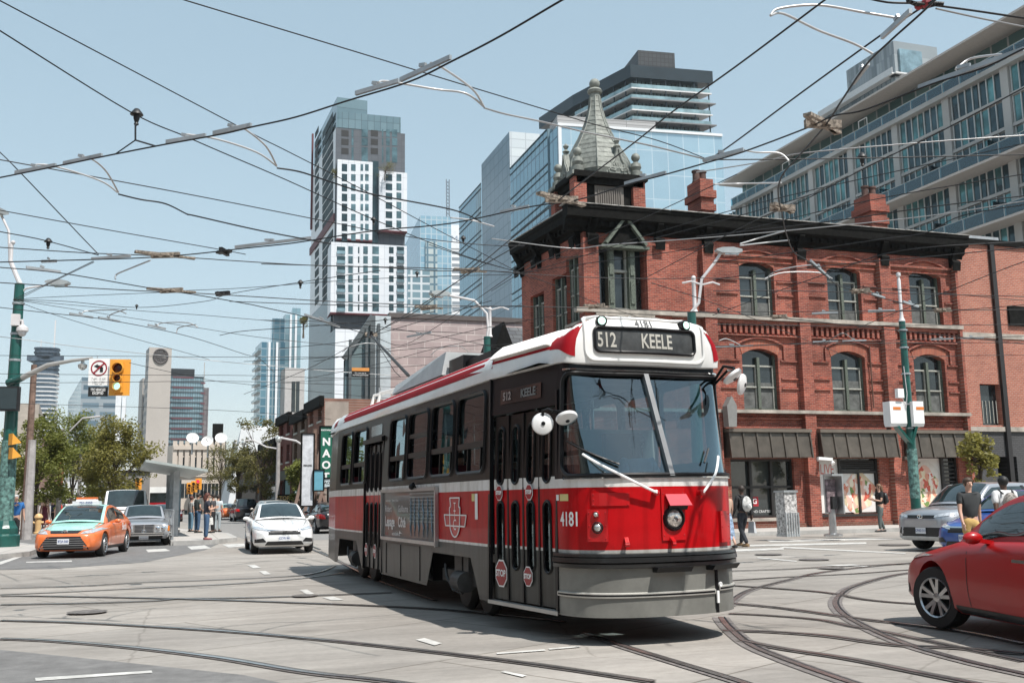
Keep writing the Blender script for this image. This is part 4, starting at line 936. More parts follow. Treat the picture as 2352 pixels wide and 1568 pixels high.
P6 = DEP(1029, 520, 700); at_ = thing('antenna_mast', (P6.x, P6.y, 0), 0, 'tall lattice antenna mast between the blue glass tower and the bank tower', 'mast')
zt = DEP(1029, 412, 700).z; k = MB()
for dx in (-1.1, 1.1): k.bar(V((P6.x+dx, P6.y, 100)), V((P6.x+dx, P6.y, zt)), .5, .5)
z = P6.z-10;
while z < zt-3: k.bar(V((P6.x-1.1, P6.y, z)), V((P6.x+1.1, P6.y, z+2.4)), .35, .35); k.bar(V((P6.x+1.1, P6.y, z)), V((P6.x-1.1, P6.y, z+2.4)), .35, .35); z += 2.6
k.build('lattice', M('mast steel', (.1,.13,.16), .6), at_, world=True)
# pinkish block-stone theatre with glazed corner
P, Fa, Fb, aL, aR_ = corner_faces(897, 729, 62, -3, 868, 90, 1230)
th = thing('stone_hall', (P.x, P.y, 0), 0, 'windowless hall faced in pinkish split stone blocks behind the streetcar roof', 'building')
shell('hall', th, P, Fa, Fb, aL*1.5, aR_, 0, P.z, mStone, brickmat('split face block', 90, (.44,.36,.35), (.36,.29,.285), (.52,.46,.44), 1.1, .52, .03, .25, .9, .8, .8))
k = MB(); Fb.box(k, -.1, aR_, P.z, P.z+.3, -.6, .12); k.build('coping', M('brown coping', (.09,.075,.07), .6), th, world=True)
P, Fa, Fb, aL, aR_ = corner_faces(790, 772, 60, -3, 770, 88, 897)
gh_ = thing('glazed_annex', (P.x, P.y, 0), 0, 'slanted glass and steel annex joined to the pinkish stone hall', 'building')
zt2 = Fb.sz(870, 727)[1]
k = MB(); k.add([Fb.pt(0,0,0), Fb.pt(aR_*1.0,0,0), Fb.pt(aR_,zt2,0), Fb.pt(aR_*.6,zt2,0), Fb.pt(0,P.z-1.5,0)], [(0,1,2,3,4)])
k.build('glass_wall', curtain('annex glazing', 88, (.24,.34,.37), (.32,.42,.44), (.06,.08,.09), 2.3, 4.5, .1, .45, .08), gh_, world=True)
k = MB()
k.bar(Fb.pt(0,P.z-1.4,.1), Fb.pt(aR_*.6,zt2,.1), .3, .3); k.bar(Fb.pt(aR_*.6,0,.1), Fb.pt(aR_*.6,zt2,.1), .3, .3)
for u in (838, 866, 800): a = Fb.S(u); k.bar(Fb.pt(a,0,.3), Fb.pt(a, P.z+ (zt2-P.z)*min(1,a/(aR_*.6))-.5, .3), .16, .16)
k.build('steel_frame', M('grey steel frame', (.10,.115,.12), .5, .3), gh_, world=True)
k = MB(); Fb.box(k, aR_*.62, aR_*.99, 0, zt2+.02, .02, .2); k.build('metal_panel', M('pale metal panel', (.50,.55,.57), .4, .2), gh_, world=True)
P = DEP(1160, 800, 58); dm = thing('dormer_house', (P.x, P.y, 0), 0, 'grey shingled gable roof tucked behind the brick corner wall', 'building')
Fd_ = Face(P, 90); a0, z0 = Fd_.sz(1135, 800); a1, z1 = Fd_.sz(1158, 738); a2_, _ = Fd_.sz(1182, 800)
k = MB(); k.prism([(a0, z0-6), (a2_+2, z0-6), (a2_, z0), (a1, z1), (a0, z0)], Fd_.pt(0,0,-3), Fd_.e, (0,0,1), Fd_.n, 3); k.build('gable', mCornice, dm, world=True)
k = MB(); k.hexa([Fd_.pt(a1-.1,z1,-3),Fd_.pt(a1+7,z1,-3),Fd_.pt(a1+7,z0-3,3),Fd_.pt(a1-.1+1.8,z0-3,3),Fd_.pt(a1-.1,z1+.2,-3),Fd_.pt(a1+7,z1+.2,-3),Fd_.pt(a1+7,z0-2.8,3),Fd_.pt(a1+1.7,z0-2.8,3)])
k.build('shingle_roof', brickmat('grey shingles', 90, (.11,.115,.12), (.08,.083,.09), (.05,.05,.05), .6, .3, .03, .25, .9), dm, world=True)
# far left skyline and street walls
P = DEP(109, 800, 820); z_ = P.z
ct = thing('construction_tower', (P.x, P.y, 0), 0, 'unfinished round-cornered tower with bare dark top floors and a crane mast, far left', 'tower')
def rounded(w_, d_, r_, n=6):
 pts = []
 for cx, cy, a0 in ((w_/2-r_, d_/2-r_, 0), (-w_/2+r_, d_/2-r_, 90), (-w_/2+r_, -d_/2+r_, 180), (w_/2-r_, -d_/2+r_, 270)):
  for i in range(n+1): t = R(a0+90*i/n); pts.append((cx+r_*math.cos(t), cy+r_*math.sin(t)))
 return pts
def z_at(v, u=109, d=820): return DEP(u, v, d).z
sl = MB(); gl = MB(); wd = (143-80)/2305*820; top_clad = z_at(858)
z = 20; i = 0
while z < top_clad:
 ex = math.sin(i*.9)*.5
 sl.prism(rounded(wd*.90+ex, 22+ex, 7), (P.x, P.y, z), (1,0,0), (0,1,0), (0,0,1), 1.0); z += 3.5; i += 1
tag(sl.build('white_floor_edge', mSlab, ct, world=True), kind='stuff')
gl.prism(rounded(wd*.8, 20, 6), (P.x, P.y, 0), (1,0,0), (0,1,0), (0,0,1), top_clad); gl.build('glazing', curtain('dark blue glazing', 90, (.08,.12,.17), (.15,.2,.25), (.1,.13,.16), 2, 3.2), ct, world=True)  # panes vary between two dark blues of their own
k = MB(); zz = top_clad
while zz < z_: k.prism(rounded(wd*.86, 20, 6), (P.x, P.y, zz), (1,0,0), (0,1,0), (0,0,1), .9); zz += 3.3
k.prism(rounded(wd*.8, 18, 6), (P.x, P.y, top_clad), (1,0,0), (0,1,0), (0,0,1), z_-top_clad-1)
k.prism([(-wd*.62,-9),(wd*.62,-9),(wd*.5,9),(-wd*.5,9)], (P.x, P.y, z_at(832)), (1,0,0), (0,1,0), (0,0,1), 4.5); k.build('bare_floors', M('blue formwork', (.045,.07,.10), .7, var=.4, scale=.3), ct, world=True)
k = MB(); k.bar(V((P.x+5,P.y,z_)), V((P.x+5,P.y,z_at(735))), 1.0, 1.0); k.bar(V((P.x-5,P.y,z_)), V((P.x-5,P.y,z_+7)), .6, .6); k.build('crane_mast', M('pale crane steel', (.55,.55,.55), .6), ct, world=True)
P, Fa, Fb, aL, aR_ = corner_faces(188, 866, 470, -8, 160, 90, 268)
o1 = thing('office_block', (P.x, P.y, 0), 0, 'grey metal office slab with stepped roof plant behind the left trees', 'building')
shell('b', o1, P, Fa, Fb, aL, aR_, 0, P.z, curtain('mirror side', -8, (.13,.22,.27), (.2,.3,.35), (.2,.28,.32), 3, 3.4), brickmat('banded metal', 90, (.17,.24,.29), (.10,.15,.19), (.33,.37,.4), 9., 4.2, 1.1, .1, .3, .02, 0, .15, .4))
k = MB(); Fb.box(k, 3, aR_*.6, P.z, P.z+7, -8, -1); Fb.box(k, 6, aR_*.4, P.z+7, P.z+11, -7, -2); k.build('roof_plant', mGalv, o1, world=True)
k = MB(); Fb.box(k, aR_, aR_+2.5, 0, P.z-4, -6, -.1); Fb.box(k, aR_+3, aR_+4.6, 0, P.z-9, -6, -.1); k.build('pale_fins', mWhiteClad, o1, world=True)
P, Fa, Fb, aL, aR_ = corner_faces(343, 797, 330, -8, 336, 82, 395)
o2 = thing('concrete_tower', (P.x, P.y, 0), 0, 'tall blank concrete slab tower with a round emblem near the top', 'tower')
mBeige = M('beige concrete', (.40,.37,.34), .85, var=.08, scale=.05)
shell('b', o2, P, Fa, Fb, aL, aR_, 0, P.z, brickmat('slab side windows', -8, (.08,.1,.12), (.12,.14,.16), (.34,.32,.30), 4., 3.0, .9, .1, .5, .02, 0, 0), mBeige)
a, z = Fb.sz(369, 818)
k = MB(); r_ = 2.2; k.tube([Fb.pt(a+r_*math.cos(t), z+r_*1.05*math.sin(t), .3) for t in [2*PI*i/24 for i in range(25)]], .3, 5)
for t in (-1.2,-.4,.4,1.2): k.bar(Fb.pt(a-1.8, z+t*1.1, .3), Fb.pt(a+1.8, z+t*1.1+.3*math.sin(t*3), .3), .35, .3)
k.bar(Fb.pt(a, z-2, .3), Fb.pt(a, z+2, .3), .35, .3); k.build('round_emblem', M('dark bronze emblem', (.08,.07,.07), .6), o2, world=True)
P_, Fa, Fb, aL, aR_ = corner_faces(328, 868, 345, -8, 322, 82, 344); k = MB(); Fb.box(k, 0, aR_, 0, P_.z, -10, 0)
k.build('lower_wing', brickmat('wing windows', 82, (.10,.12,.14), (.16,.18,.2), (.32,.3,.28), 3., 3.0, .7, .1, .5, .02, 0, 0), o2, world=True)
P, Fa, Fb, aL, aR_ = corner_faces(372, 862, 560, -10, 364, 86, 468)
o3 = thing('residential_block', (P.x, P.y, 0), 0, 'glass apartment block with maroon horizontal bands and a black rooftop box', 'tower')
shell('b', o3, P, Fa, Fb, aL, aR_, 0, P.z, mTealD, curtain('striped apartment glass', 86, (.20,.30,.34), (.30,.42,.46), (.10,.13,.15), 1.3, 2.9, .14, .4, .1))
k = MB(); kd = MB(); z = P.z; i = 0
while z > 12:
 Fb.box(kd, -.5, aR_+.4, z-.35, z, .02, .6)
 if i % 2 == 0: Fb.box(k, aR_*(.26), aR_*.76, z-1.15, z-.36, .02, .5)
 else: Fb.box(k, -1.2, aR_*.22, z-1.15, z-.36, .02, .5); Fb.box(k, aR_*.94, aR_+1, z-1.15, z-.36, .02, .5)
 z -= 2.9; i += 1
tag(k.build('maroon_band', M('maroon panel', (.14,.035,.045), .5), o3, world=True), kind='stuff'); tag(kd.build('floor_edge', M('charcoal slab edge', (.08,.09,.1), .6), o3, world=True), kind='stuff')
k = MB(); Fb.box(k, aR_*.22, aR_*.78, P.z, Fb.sz(420,846)[1], -8, -1); k.build('rooftop_box', brickmat('black louvre', 86, (.02,.022,.026), (.03,.033,.036), (.012,.012,.012), .5, 4, .08, .1, .5, .02, 0, 0), o3, world=True)
P_, Fa2, Fb2, aL2, aR2 = corner_faces(468, 890, 600, -10, 462, 86, 480); k = MB(); Fb2.box(k, 0, aR2, 0, P_.z, -8, 0)
k.build('stair_tower', brickmat('brown stair tower', 86, (.13,.11,.115), (.2,.18,.18), (.09,.08,.085), 2., 3., .2, .1, .6, .02, 0, 0), o3, world=True)
k = MB(); q = DEP(468, 890, 600); k.bar(q, V((q.x, q.y, DEP(468,832,600).z)), .5, .5); k.build('mast', mConc, o3, world=True)
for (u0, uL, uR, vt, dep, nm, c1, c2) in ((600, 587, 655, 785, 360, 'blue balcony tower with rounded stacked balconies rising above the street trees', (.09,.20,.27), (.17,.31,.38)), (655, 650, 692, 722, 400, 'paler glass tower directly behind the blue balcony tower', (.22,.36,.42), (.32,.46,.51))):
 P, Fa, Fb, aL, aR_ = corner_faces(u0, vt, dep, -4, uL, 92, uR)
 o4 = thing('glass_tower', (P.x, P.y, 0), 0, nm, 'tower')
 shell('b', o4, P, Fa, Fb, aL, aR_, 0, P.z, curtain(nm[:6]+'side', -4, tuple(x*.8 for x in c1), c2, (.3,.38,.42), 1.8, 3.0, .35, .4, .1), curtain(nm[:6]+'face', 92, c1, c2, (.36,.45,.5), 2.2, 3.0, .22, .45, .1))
 k = MB(); Fb.box(k, aR_*.45, aR_*.97, P.z, P.z+ (9 if dep == 360 else 3), -12, -1); k.build('upper_volume', curtain(nm[:6]+'up', 92, c1, c2, (.25,.33,.38), 2.2, 3., .2, .45, .1), o4, world=True)
 k = MB(); z = P.z-3
 while z > 15: Fa.box(k, -.5, aL, z-.3, z+.6, .02, 1.1); z -= 3
 if dep == 360: tag(k.build('balcony_edge', mPaleGlass, o4, world=True), kind='stuff')
 k = MB()
 for t in (.3, .62): Fb.box(k, aR_*t, aR_*t+.8, 0, P.z, .03, .5)
 k.build('white_pier', mWhiteClad, o4, world=True)
P, Fa, Fb, aL, aR_ = corner_faces(402, 1020, 150, -10, 388, 86, 512)
o5 = thing('commercial_block', (P.x, P.y, 0), 0, 'pale stone commercial block carrying three white satellite dishes', 'building')
mPaleStone = M('pale terracotta', (.50,.44,.38), .8, var=.06, scale=.5)
shell('b', o5, P, Fa, Fb, aL*1.2, aR_, 0, P.z, mPaleStone, mPaleStone)
cl = [];
for i in range(7):
 for j in range(3):
  a = 1.6+i*(aR_-1.2)/7
  if i % 2 == 0: cl += [(a+q*.55-.5, a+q*.55-.05, P.z-4.0-j*3.9, P.z-1.9-j*3.9) for q in range(3)]
windows(o5, Fb, cl, mDarkGlass, d=.05)
k = MB(); Fb.box(k, -.2, aR_+.2, P.z-.8, P.z-.2, 0, .5); Fb.box(k, -.1, aR_+.1, P.z-4.8, P.z-4.4, 0, .25)
for i in range(9): Fb.box(k, i*aR_/8-.3, i*aR_/8+.3, P.z-4.5, P.z+.5, .01, .3)
k.build('parapet', mPaleStone, o5, world=True)
for i, (u, v, tilt) in enumerate(((442,1008,.5),(478,1015,-.1),(508,1008,.35))):
 q = DEP(u, v, 146+i); ds = thing('satellite_dish', q, 0, ['white satellite dish at the left end of the pale block roof', 'white satellite dish in the middle of the three on the pale block roof', 'white satellite dish on the white plant box, right of the other two'][i], 'satellite dish', 'satellite dishes on the pale block')
 ax_ = V((-.35+tilt*.8, -1, .55)).normalized(); k = MB(); k.lathe([(.0,0),(.36,.05),(.68,.18),(.88,.36),(.86,.4),(.64,.22),(.3,.08),(0,.04)], (0,0,0), 20, axis=ax_)
 k.build('reflector', mWhitePaint, ds, smooth=True)
 k = MB(); k.cyl(V((0,.3,-2.2)), V((0,.1,0)), .12); k.build('mount', mGalv, ds); k = MB(); k.bar(ax_*.1, ax_*.95, .06, .06); k.build('feed_arm', mBlack, ds)
P_ = DEP(484, 1018, 165); k = MB(); Fq = Face(P_, 86); s0 = Fq.S(470); s1 = Fq.S(520); Fq.box(k, s0, s1, 0, Fq.sz(490,1006)[1], -9, 0)
ro = thing('plant_building', Fq.P, 0, 'dark mansard rooftop block with chimney between the dishes', 'building'); k.build('block', M('slate mansard', (.09,.10,.11), .7), ro, world=True)
k = MB(); q = DEP(500, 995, 160); k.box(q, (1.6,1.6,3)); k.build('chimney', mCornice, ro, world=True)
for (u0, u1, vt, vb, dep, lab, mt) in ((525, 640, 963, 1120, 120, 'white sloped roof of a low hall seen above the street trees', M('white membrane roof', (.62,.64,.65), .6, var=.04)), (515, 560, 1000, 1120, 135, 'grey blockwork parapet at the street end', mConc)):
 P = DEP(u0, vt, dep); Fq = Face(P, 87); s1 = Fq.S(u1); t = thing('low_building', Fq.P, 0, lab, 'building')
 k = MB(); k.hexa([Fq.pt(0,0,0),Fq.pt(s1,0,0),Fq.pt(s1,0,-12),Fq.pt(0,0,-12),Fq.pt(1.5,P.z-1,0),Fq.pt(s1,P.z-1,0),Fq.pt(s1,P.z+.2,-12),Fq.pt(3,P.z+.2,-12)]); k.build('roof_volume', mt, t, world=True)
P, Fa, Fb, aL, aR_ = corner_faces(655, 845, 105, -4, 645, 88, 700)
t = thing('grey_house', (P.x, P.y, 0), 0, 'narrow pale grey building with one tall window beside the white tower base', 'building')
shell('b', t, P, Fa, Fb, aL, aR_, 0, P.z, mConc, M('grey stucco', (.42,.41,.40), .8, var=.08)); windows(t, Fb, [(aR_*.35, aR_*.75, P.z-4.6, P.z-1.4)], mDarkGlass)
k = MB(); Fb.box(k, aR_*.53, aR_*.56, P.z-4.6, P.z-1.4, .06, .12); k.build('window_bars', mPaleFrame, t, world=True)
for (u0, uL, uR, vt, dep, lab, c) in ((40, 20, 100, 955, 110, 'pale rendered house gable behind the leftmost tree', (.42,.37,.32)), (100, 95, 150, 1010, 120, 'brown gabled house behind the left trees', (.2,.13,.11)), (-60, -90, 30, 1040, 90, 'low brick shop at the left edge', (.25,.2,.18)), (200, 190, 345, 1085, 130, 'long low shop row behind the tree trunks on the left', (.2,.19,.18))):
 P, Fa, Fb, aL, aR_ = corner_faces(u0, vt, dep, -5, uL, 86, uR)
 t = thing('house', (P.x, P.y, 0), 0, lab, 'building'); mh = M('house wall %d' % u0, c, .8, var=.15, scale=.8, stain=.2)
 shell('b', t, P, Fa, Fb, aL, aR_, 0, P.z, mh, mh)
 n = max(2, int(aR_/2.6)); windows(t, Fb, [(aR_*(i+.3)/n, aR_*(i+.65)/n, P.z-3, P.z-1.4) for i in range(n)], mDarkGlass)
 k = MB(); Fb.box(k, -.2, aR_+.2, P.z-.02, P.z+.3, -.5, .25); k.build('eaves', mCornice, t, world=True)
# shop row on the right side of the street (faces the street, runs away along it)
SA = -3.0
base = GD(800, 52); FS = Face((base.x, base.y), SA)
mMar = brickmat('maroon painted brick', SA, (.16,.045,.035), (.11,.032,.028), (.14,.07,.06), .22, .075, .01, .3)
mBrn = brickmat('brown brick shop', SA, (.14,.09,.06), (.10,.065,.045), (.16,.12,.1), .22, .075, .01, .3)
mOldBr = brickmat('worn red brick', SA, (.26,.11,.075), (.19,.075,.05), (.25,.17,.14), .22, .075, .01, .4)
FRT = {}
def shop(u0, u1, vt, mat, lab, floors=2):
 a0, zt = FS.sz(u0, vt); a1 = FS.S(u1)
 t = thing('shop_building', FS.pt(a0, 0), 0, lab, 'building', 'shops along the right side of the street')
 ww = []; n = max(1, int(abs(a1-a0)/2.4)); fl = (zt-3.6)/floors
 for i in range(n):
  for j in range(floors): s0 = a0+(a1-a0)*(i+.28)/n; ww.append((s0, s0+(a1-a0)*.45/n, 4.3+j*fl, 4.3+j*fl+fl*.62))
 sh = [(a0+.3, a1-.3, .3, 3.0)]
 k = MB(); FS.holed(k, a0, a1, 0, zt, ww+sh, .3)
 k.add([FS.pt(a0,0,0),FS.pt(a0,0,-14),FS.pt(a0,zt,-14),FS.pt(a0,zt,0)], [(0,1,2,3)]); k.add([FS.pt(a1,0,0),FS.pt(a1,0,-14),FS.pt(a1,zt,-14),FS.pt(a1,zt,0)], [(0,1,2,3)]); k.add([FS.pt(a0,zt,0),FS.pt(a1,zt,0),FS.pt(a1,zt,-14),FS.pt(a0,zt,-14)], [(0,1,2,3)])
 k.build('wall', mat, t, world=True)
 for w0 in ww: k = MB(); FS.quad(k, *w0, -.28); w_ = k.build('window', mDarkGlass, t, world=True); k = MB(); FS.box(k, w0[0]+(w0[1]-w0[0])*.46, w0[0]+(w0[1]-w0[0])*.54, w0[2], w0[3], -.27, -.2); FS.box(k, w0[0], w0[1], (w0[2]+w0[3])/2-.04, (w0[2]+w0[3])/2+.04, -.27, -.19); FS.box(k, w0[0]-.1, w0[1]+.1, w0[2]-.12, w0[2]-.001, -.28, .06); k.build('frame', mPaleFrame, w_, world=True)
 k = MB(); FS.quad(k, *sh[0], -.28); k.build('shopfront', mShopGlass, t, world=True)
 k = MB(); FS.box(k, a0+.1, a1-.1, 3.05, 3.7, .01, .18); k.build('fascia', M('dark fascia', (.02,.035,.03), .5, var=.4), t, world=True)
 k = MB(); FS.box(k, a0, a1, zt-.45, zt+.15, .01, .28); k.build('cornice', mCornice, t, world=True)
 return t, a0, a1, zt
s1_ = shop(745, 706, 914, mOldBr, 'tall shop with rendered side wall and timber triangle frames, nearest of the row', 2)
s2_ = shop(705, 672, 945, mBrn, 'narrow brown brick shop next to the timber-framed one', 2)
s3_ = shop(671, 640, 950, mMar, 'dark maroon painted shop between the brown shop and the trees', 2)
s4_ = shop(639, 600, 1010, mOldBr, 'low worn red brick shop half hidden by the street trees', 1)
s5_ = shop(599, 545, 1040, mBrn, 'farthest low brown shop block at the street end', 1)
t, a0, a1, zt = s1_; Fw = Face(FS.pt(a0, 0), 89)
k = MB(); Fw.box(k, .05, Fw.S(800), 0, zt-.2, -.3, .0); k.build('rendered_wall', M('old render', (.42,.36,.31), .85, var=.2, scale=.6, stain=.3), t, world=True)
k = MB()
for i, (u, vt_) in enumerate(((728,1015),(757,1000),(788,985))):
 Fz = Face(FS.pt(a0-1.5-i*1.6, 0), 89); a, z = Fz.sz(u-14, vt_)
 k.bar(Fz.pt(a, z, .2), Fz.pt(a-1.0, z-4.2, .2), .16, .16); k.bar(Fz.pt(a, z, .2), Fz.pt(a+1.0, z-4.2, .2), .2, .16)
 for q in range(4): k.bar(Fz.pt(a-.2*q-.1, z-.9*q-.5, .2), Fz.pt(a+.2*q+.1, z-.9*q-.5, .2), .08, .08)
k.build('timber_gable', M('weathered timber', (.22,.15,.12), .8), t, world=True)
def sign(u0, u1, vt, vb, dep, lab, mat, az=88, cat='sign'):
 Fq = Face(GD((u0+u1)/2, dep), az); a0, zt = Fq.sz(u0, vt); a1, zb = Fq.sz(u1, vb)
 t = thing('hanging_sign', Fq.pt((a0+a1)/2, zb), 0, lab, cat); k = MB(); Fq.box(k, a0, a1, zb, zt, -.12, 0); k.build('board', mat, t, world=True)
 k = MB(); Fq.box(k, a0-.05, a1+.05, zt, zt+.06, -.16, .04); Fq.box(k, a0-.05, a1+.05, zb-.06, zb, -.16, .04); Fq.box(k, a0-.06, a0, zb, zt, -.16, .04); Fq.box(k, a1, a1+.06, zb, zt, -.16, .04); k.build('frame', mCornice, t, world=True)
 return t, Fq, a0, a1, zb, zt
mSignG = M('dark green sign', (.01,.12,.075), .4, var=.1)
t, Fq, a0, a1, zb, zt = sign(737, 762, 980, 1096, 50, 'tall dark green vertical shop sign reading NAOT', mSignG)
for i, ch in enumerate('NAOT'): text_on('lettering', ch, .52, lambda x, y, i=i: Fq.pt((a0+a1)/2+x, zt-.75-i*.62*(zt-zb)/2.7+y, .015), mWhitePaint, t, True, .02)
text_on('lettering', 'FOOTWEAR', .1, lambda x, y: Fq.pt((a0+a1)/2+x, zt-.16+y, .015), mWhitePaint, t, True, .004)
t, Fq, a0, a1, zb, zt = sign(740, 761, 1099, 1118, 49.5, 'small pale sign with dark oval under the green vertical sign', M('pale blue sign', (.5,.58,.6), .5))
text_on('lettering', 'NAOT', .2, lambda x, y: Fq.pt((a0+a1)/2+x, (zt+zb)/2+y, .015), mBlack, t, True)
t, Fq, a0, a1, zb, zt = sign(695, 718, 997, 1160, 49, 'long white banner sign with faded print beside the wooden utility pole', M('faded white banner', (.55,.57,.6), .6, var=.2, scale=3))
text_on('lettering', 'PIERCING', .12, lambda x, y: Fq.pt((a0+a1)/2+x, (zt+zb)/2+.2+y, .015), mBlack, t, True, .004, .8)
sign(722, 742, 1080, 1125, 49, 'plain sky blue sign below the green vertical sign', M('sky blue sign', (.12,.33,.42), .5, var=.1))
sign(655, 668, 1103, 1137, 70, 'pale turquoise banner on the street lamp pole', M('pale turquoise banner', (.40,.60,.58), .6))
t, Fq, a0, a1, zb, zt = sign(676, 702, 1120, 1150, 60, 'dark green shop board with pale lettering', M('deep green board', (.01,.05,.04), .5))
text_on('lettering', 'KENSLEY\nPET\nMKT', .14, lambda x, y: Fq.pt((a0+a1)/2+x, (zt+zb)/2+y, .015), mWhitePaint, t, True)
t, Fq, a0, a1, zb, zt = sign(640, 668, 1137, 1150, 66, 'long dark fascia board reading STORE in yellow', mBlack)
text_on('lettering', 'STORE', .34, lambda x, y: Fq.pt((a0+a1)/2+x, (zt+zb)/2+y, .015), M('yellow lettering', (.6,.42,.15), .5), t, True, .005)
sign(755, 768, 1120, 1150, 47, 'narrow black and white striped sign by the streetcar tail', M('dark striped sign', (.2,.2,.2), .6, var=.6, scale=12))
def unseenblock(P, az, L, h, dpt, c1, c2, lab):  # unseen brick blocks, added for streetcar reflections and to cut sky fill
 F = Face(P, az); t = thing('shop_building', F.P, 0, lab, 'building'); mt = brickmat('near brick '+lab[:12], az, c1, c2, (.3,.25,.22), .22, .075, .01, .3)
 ww = [(1.5+i*3.2, 3.1+i*3.2, 4.6+j*3.6, 6.6+j*3.6) for i in range(int((L-2)/3.2)) for j in range(int((h-5)/3.6))]
 k = MB(); F.holed(k, 0, L, 0, h, ww, .25)
 for a in (0, L): k.add([F.pt(a,0,0),F.pt(a,0,-dpt),F.pt(a,h,-dpt),F.pt(a,h,0)], [(0,1,2,3)])
 k.add([F.pt(0,h,0),F.pt(L,h,0),F.pt(L,h,-dpt),F.pt(0,h,-dpt)], [(0,1,2,3)]); k.build('wall', mt, t, world=True)
 k = MB()
 for w_ in ww: F.quad(k, *w_, -.24)
 tag(k.build('window_rows', mDarkGlass, t, world=True), kind='stuff')
 k = MB(); F.box(k, .3, L-.3, .4, 3.4, .0, .05); k.build('shopfront', mShopGlass, t, world=True); k = MB(); F.box(k, 0, L, h-.6, h+.2, .01, .5); k.build('cornice', mCornice, t, world=True)
unseenblock((-24, 31), 180, 26, 13, 14, (.42,.13,.09), (.33,.09,.06), 'red brick corner block left of the viewer, mirrored in the streetcar side windows')
unseenblock((-26, 4), 180, 34, 16, 14, (.30,.24,.19), (.25,.2,.16), 'tan brick block behind and left of the viewer, outside the picture')
unseenblock((-46, 47), 90, 35, 14, 14, (.24,.085,.06), (.17,.06,.045), 'red brick block past the left edge, mirrored in the streetcar flank')
unseenblock((-20, -24), 90, 34, 12, 14, (.3,.12,.09), (.22,.09,.07), 'dark brick block directly behind the viewer, outside the picture')
unseenblock((18, -26), 90, 40, 15, 14, (.28,.25,.22), (.24,.21,.19), 'grey brick block behind and right of the viewer, outside the picture')
# THE STREETCAR
TC = thing('streetcar', (4.70, 11.53, 0), math.atan2(-.999, .049), 'red and white streetcar with a black window band, route 512 KEELE, turning through the junction', 'streetcar')
LS, HWD, TP = 9.15, 1.17, 1.5            # straight length, half width, door taper length
NX, NL, NY = 1.49, .74, .985
def plan(side, a):
 """outline of the body: a runs forward along one side; side -1 is the door side"""
 if a < 0:
  if a >= -LS: return V((a, side*HWD, 0)), V((0, side, 0))
  p, n = plan(side, -LS-a if False else -(a+LS)); return V((-LS-p.x, p.y, 0)), V((-n.x, n.y, 0))
 if a <= TP:
  y = HWD+(NY-HWD)*a/TP; n = V(((HWD-NY), side*TP, 0)).normalized(); return V((a, side*y, 0)), n
 ph = min(1, (a-TP)/1.0)*PI/2; q = 2/2.5
 def pp(t): t = max(1e-4, min(PI/2-1e-4, t)); return V((NX+NL*math.sin(t)**q, side*NY*math.cos(t)**q, 0))
 p = pp(ph); t_ = pp(ph+.01)-pp(ph-.01); n = V((t_.y, -t_.x, 0)).normalized()
 if n.x < 0: n = -n
 if ph > PI/2-1e-3: n = V((1, 0, 0)); p.y = 0
 return p, n
def nosew(a):
 a = a if a > -LS/2 else -(a+LS); t = max(0, min(1, (a-1.45)/.5)); return t*t*(3-2*t)
def nosef(a):
 a = a if a > -LS/2 else -(a+LS); t = max(0, min(1, (a-1.5)/.85)); return t*t*(3-2*t)
def S(side, a, z, off_=0.):
 p, n = plan(side, a); w_ = nosew(a)
 ins = 0.
 if z > 1.68: ins = .045*(z-1.68)
 q = p+n*(off_-ins); q.z = z
 if z > 1.68: q.x -= .40*min(z-1.68, 1.16)*nosef(a)*(1 if a > -LS/2 else -1)
 if abs(a-(TP+1)) < 1e-6 or abs(a+LS+TP+1) < 1e-6: q.y = 0
 return q
def Nn(b, z, off_=0.):      # b in -1..1 across the nose, -1 on the door side
 return S(-1 if b < 0 else 1, TP+1-abs(b), z, off_)
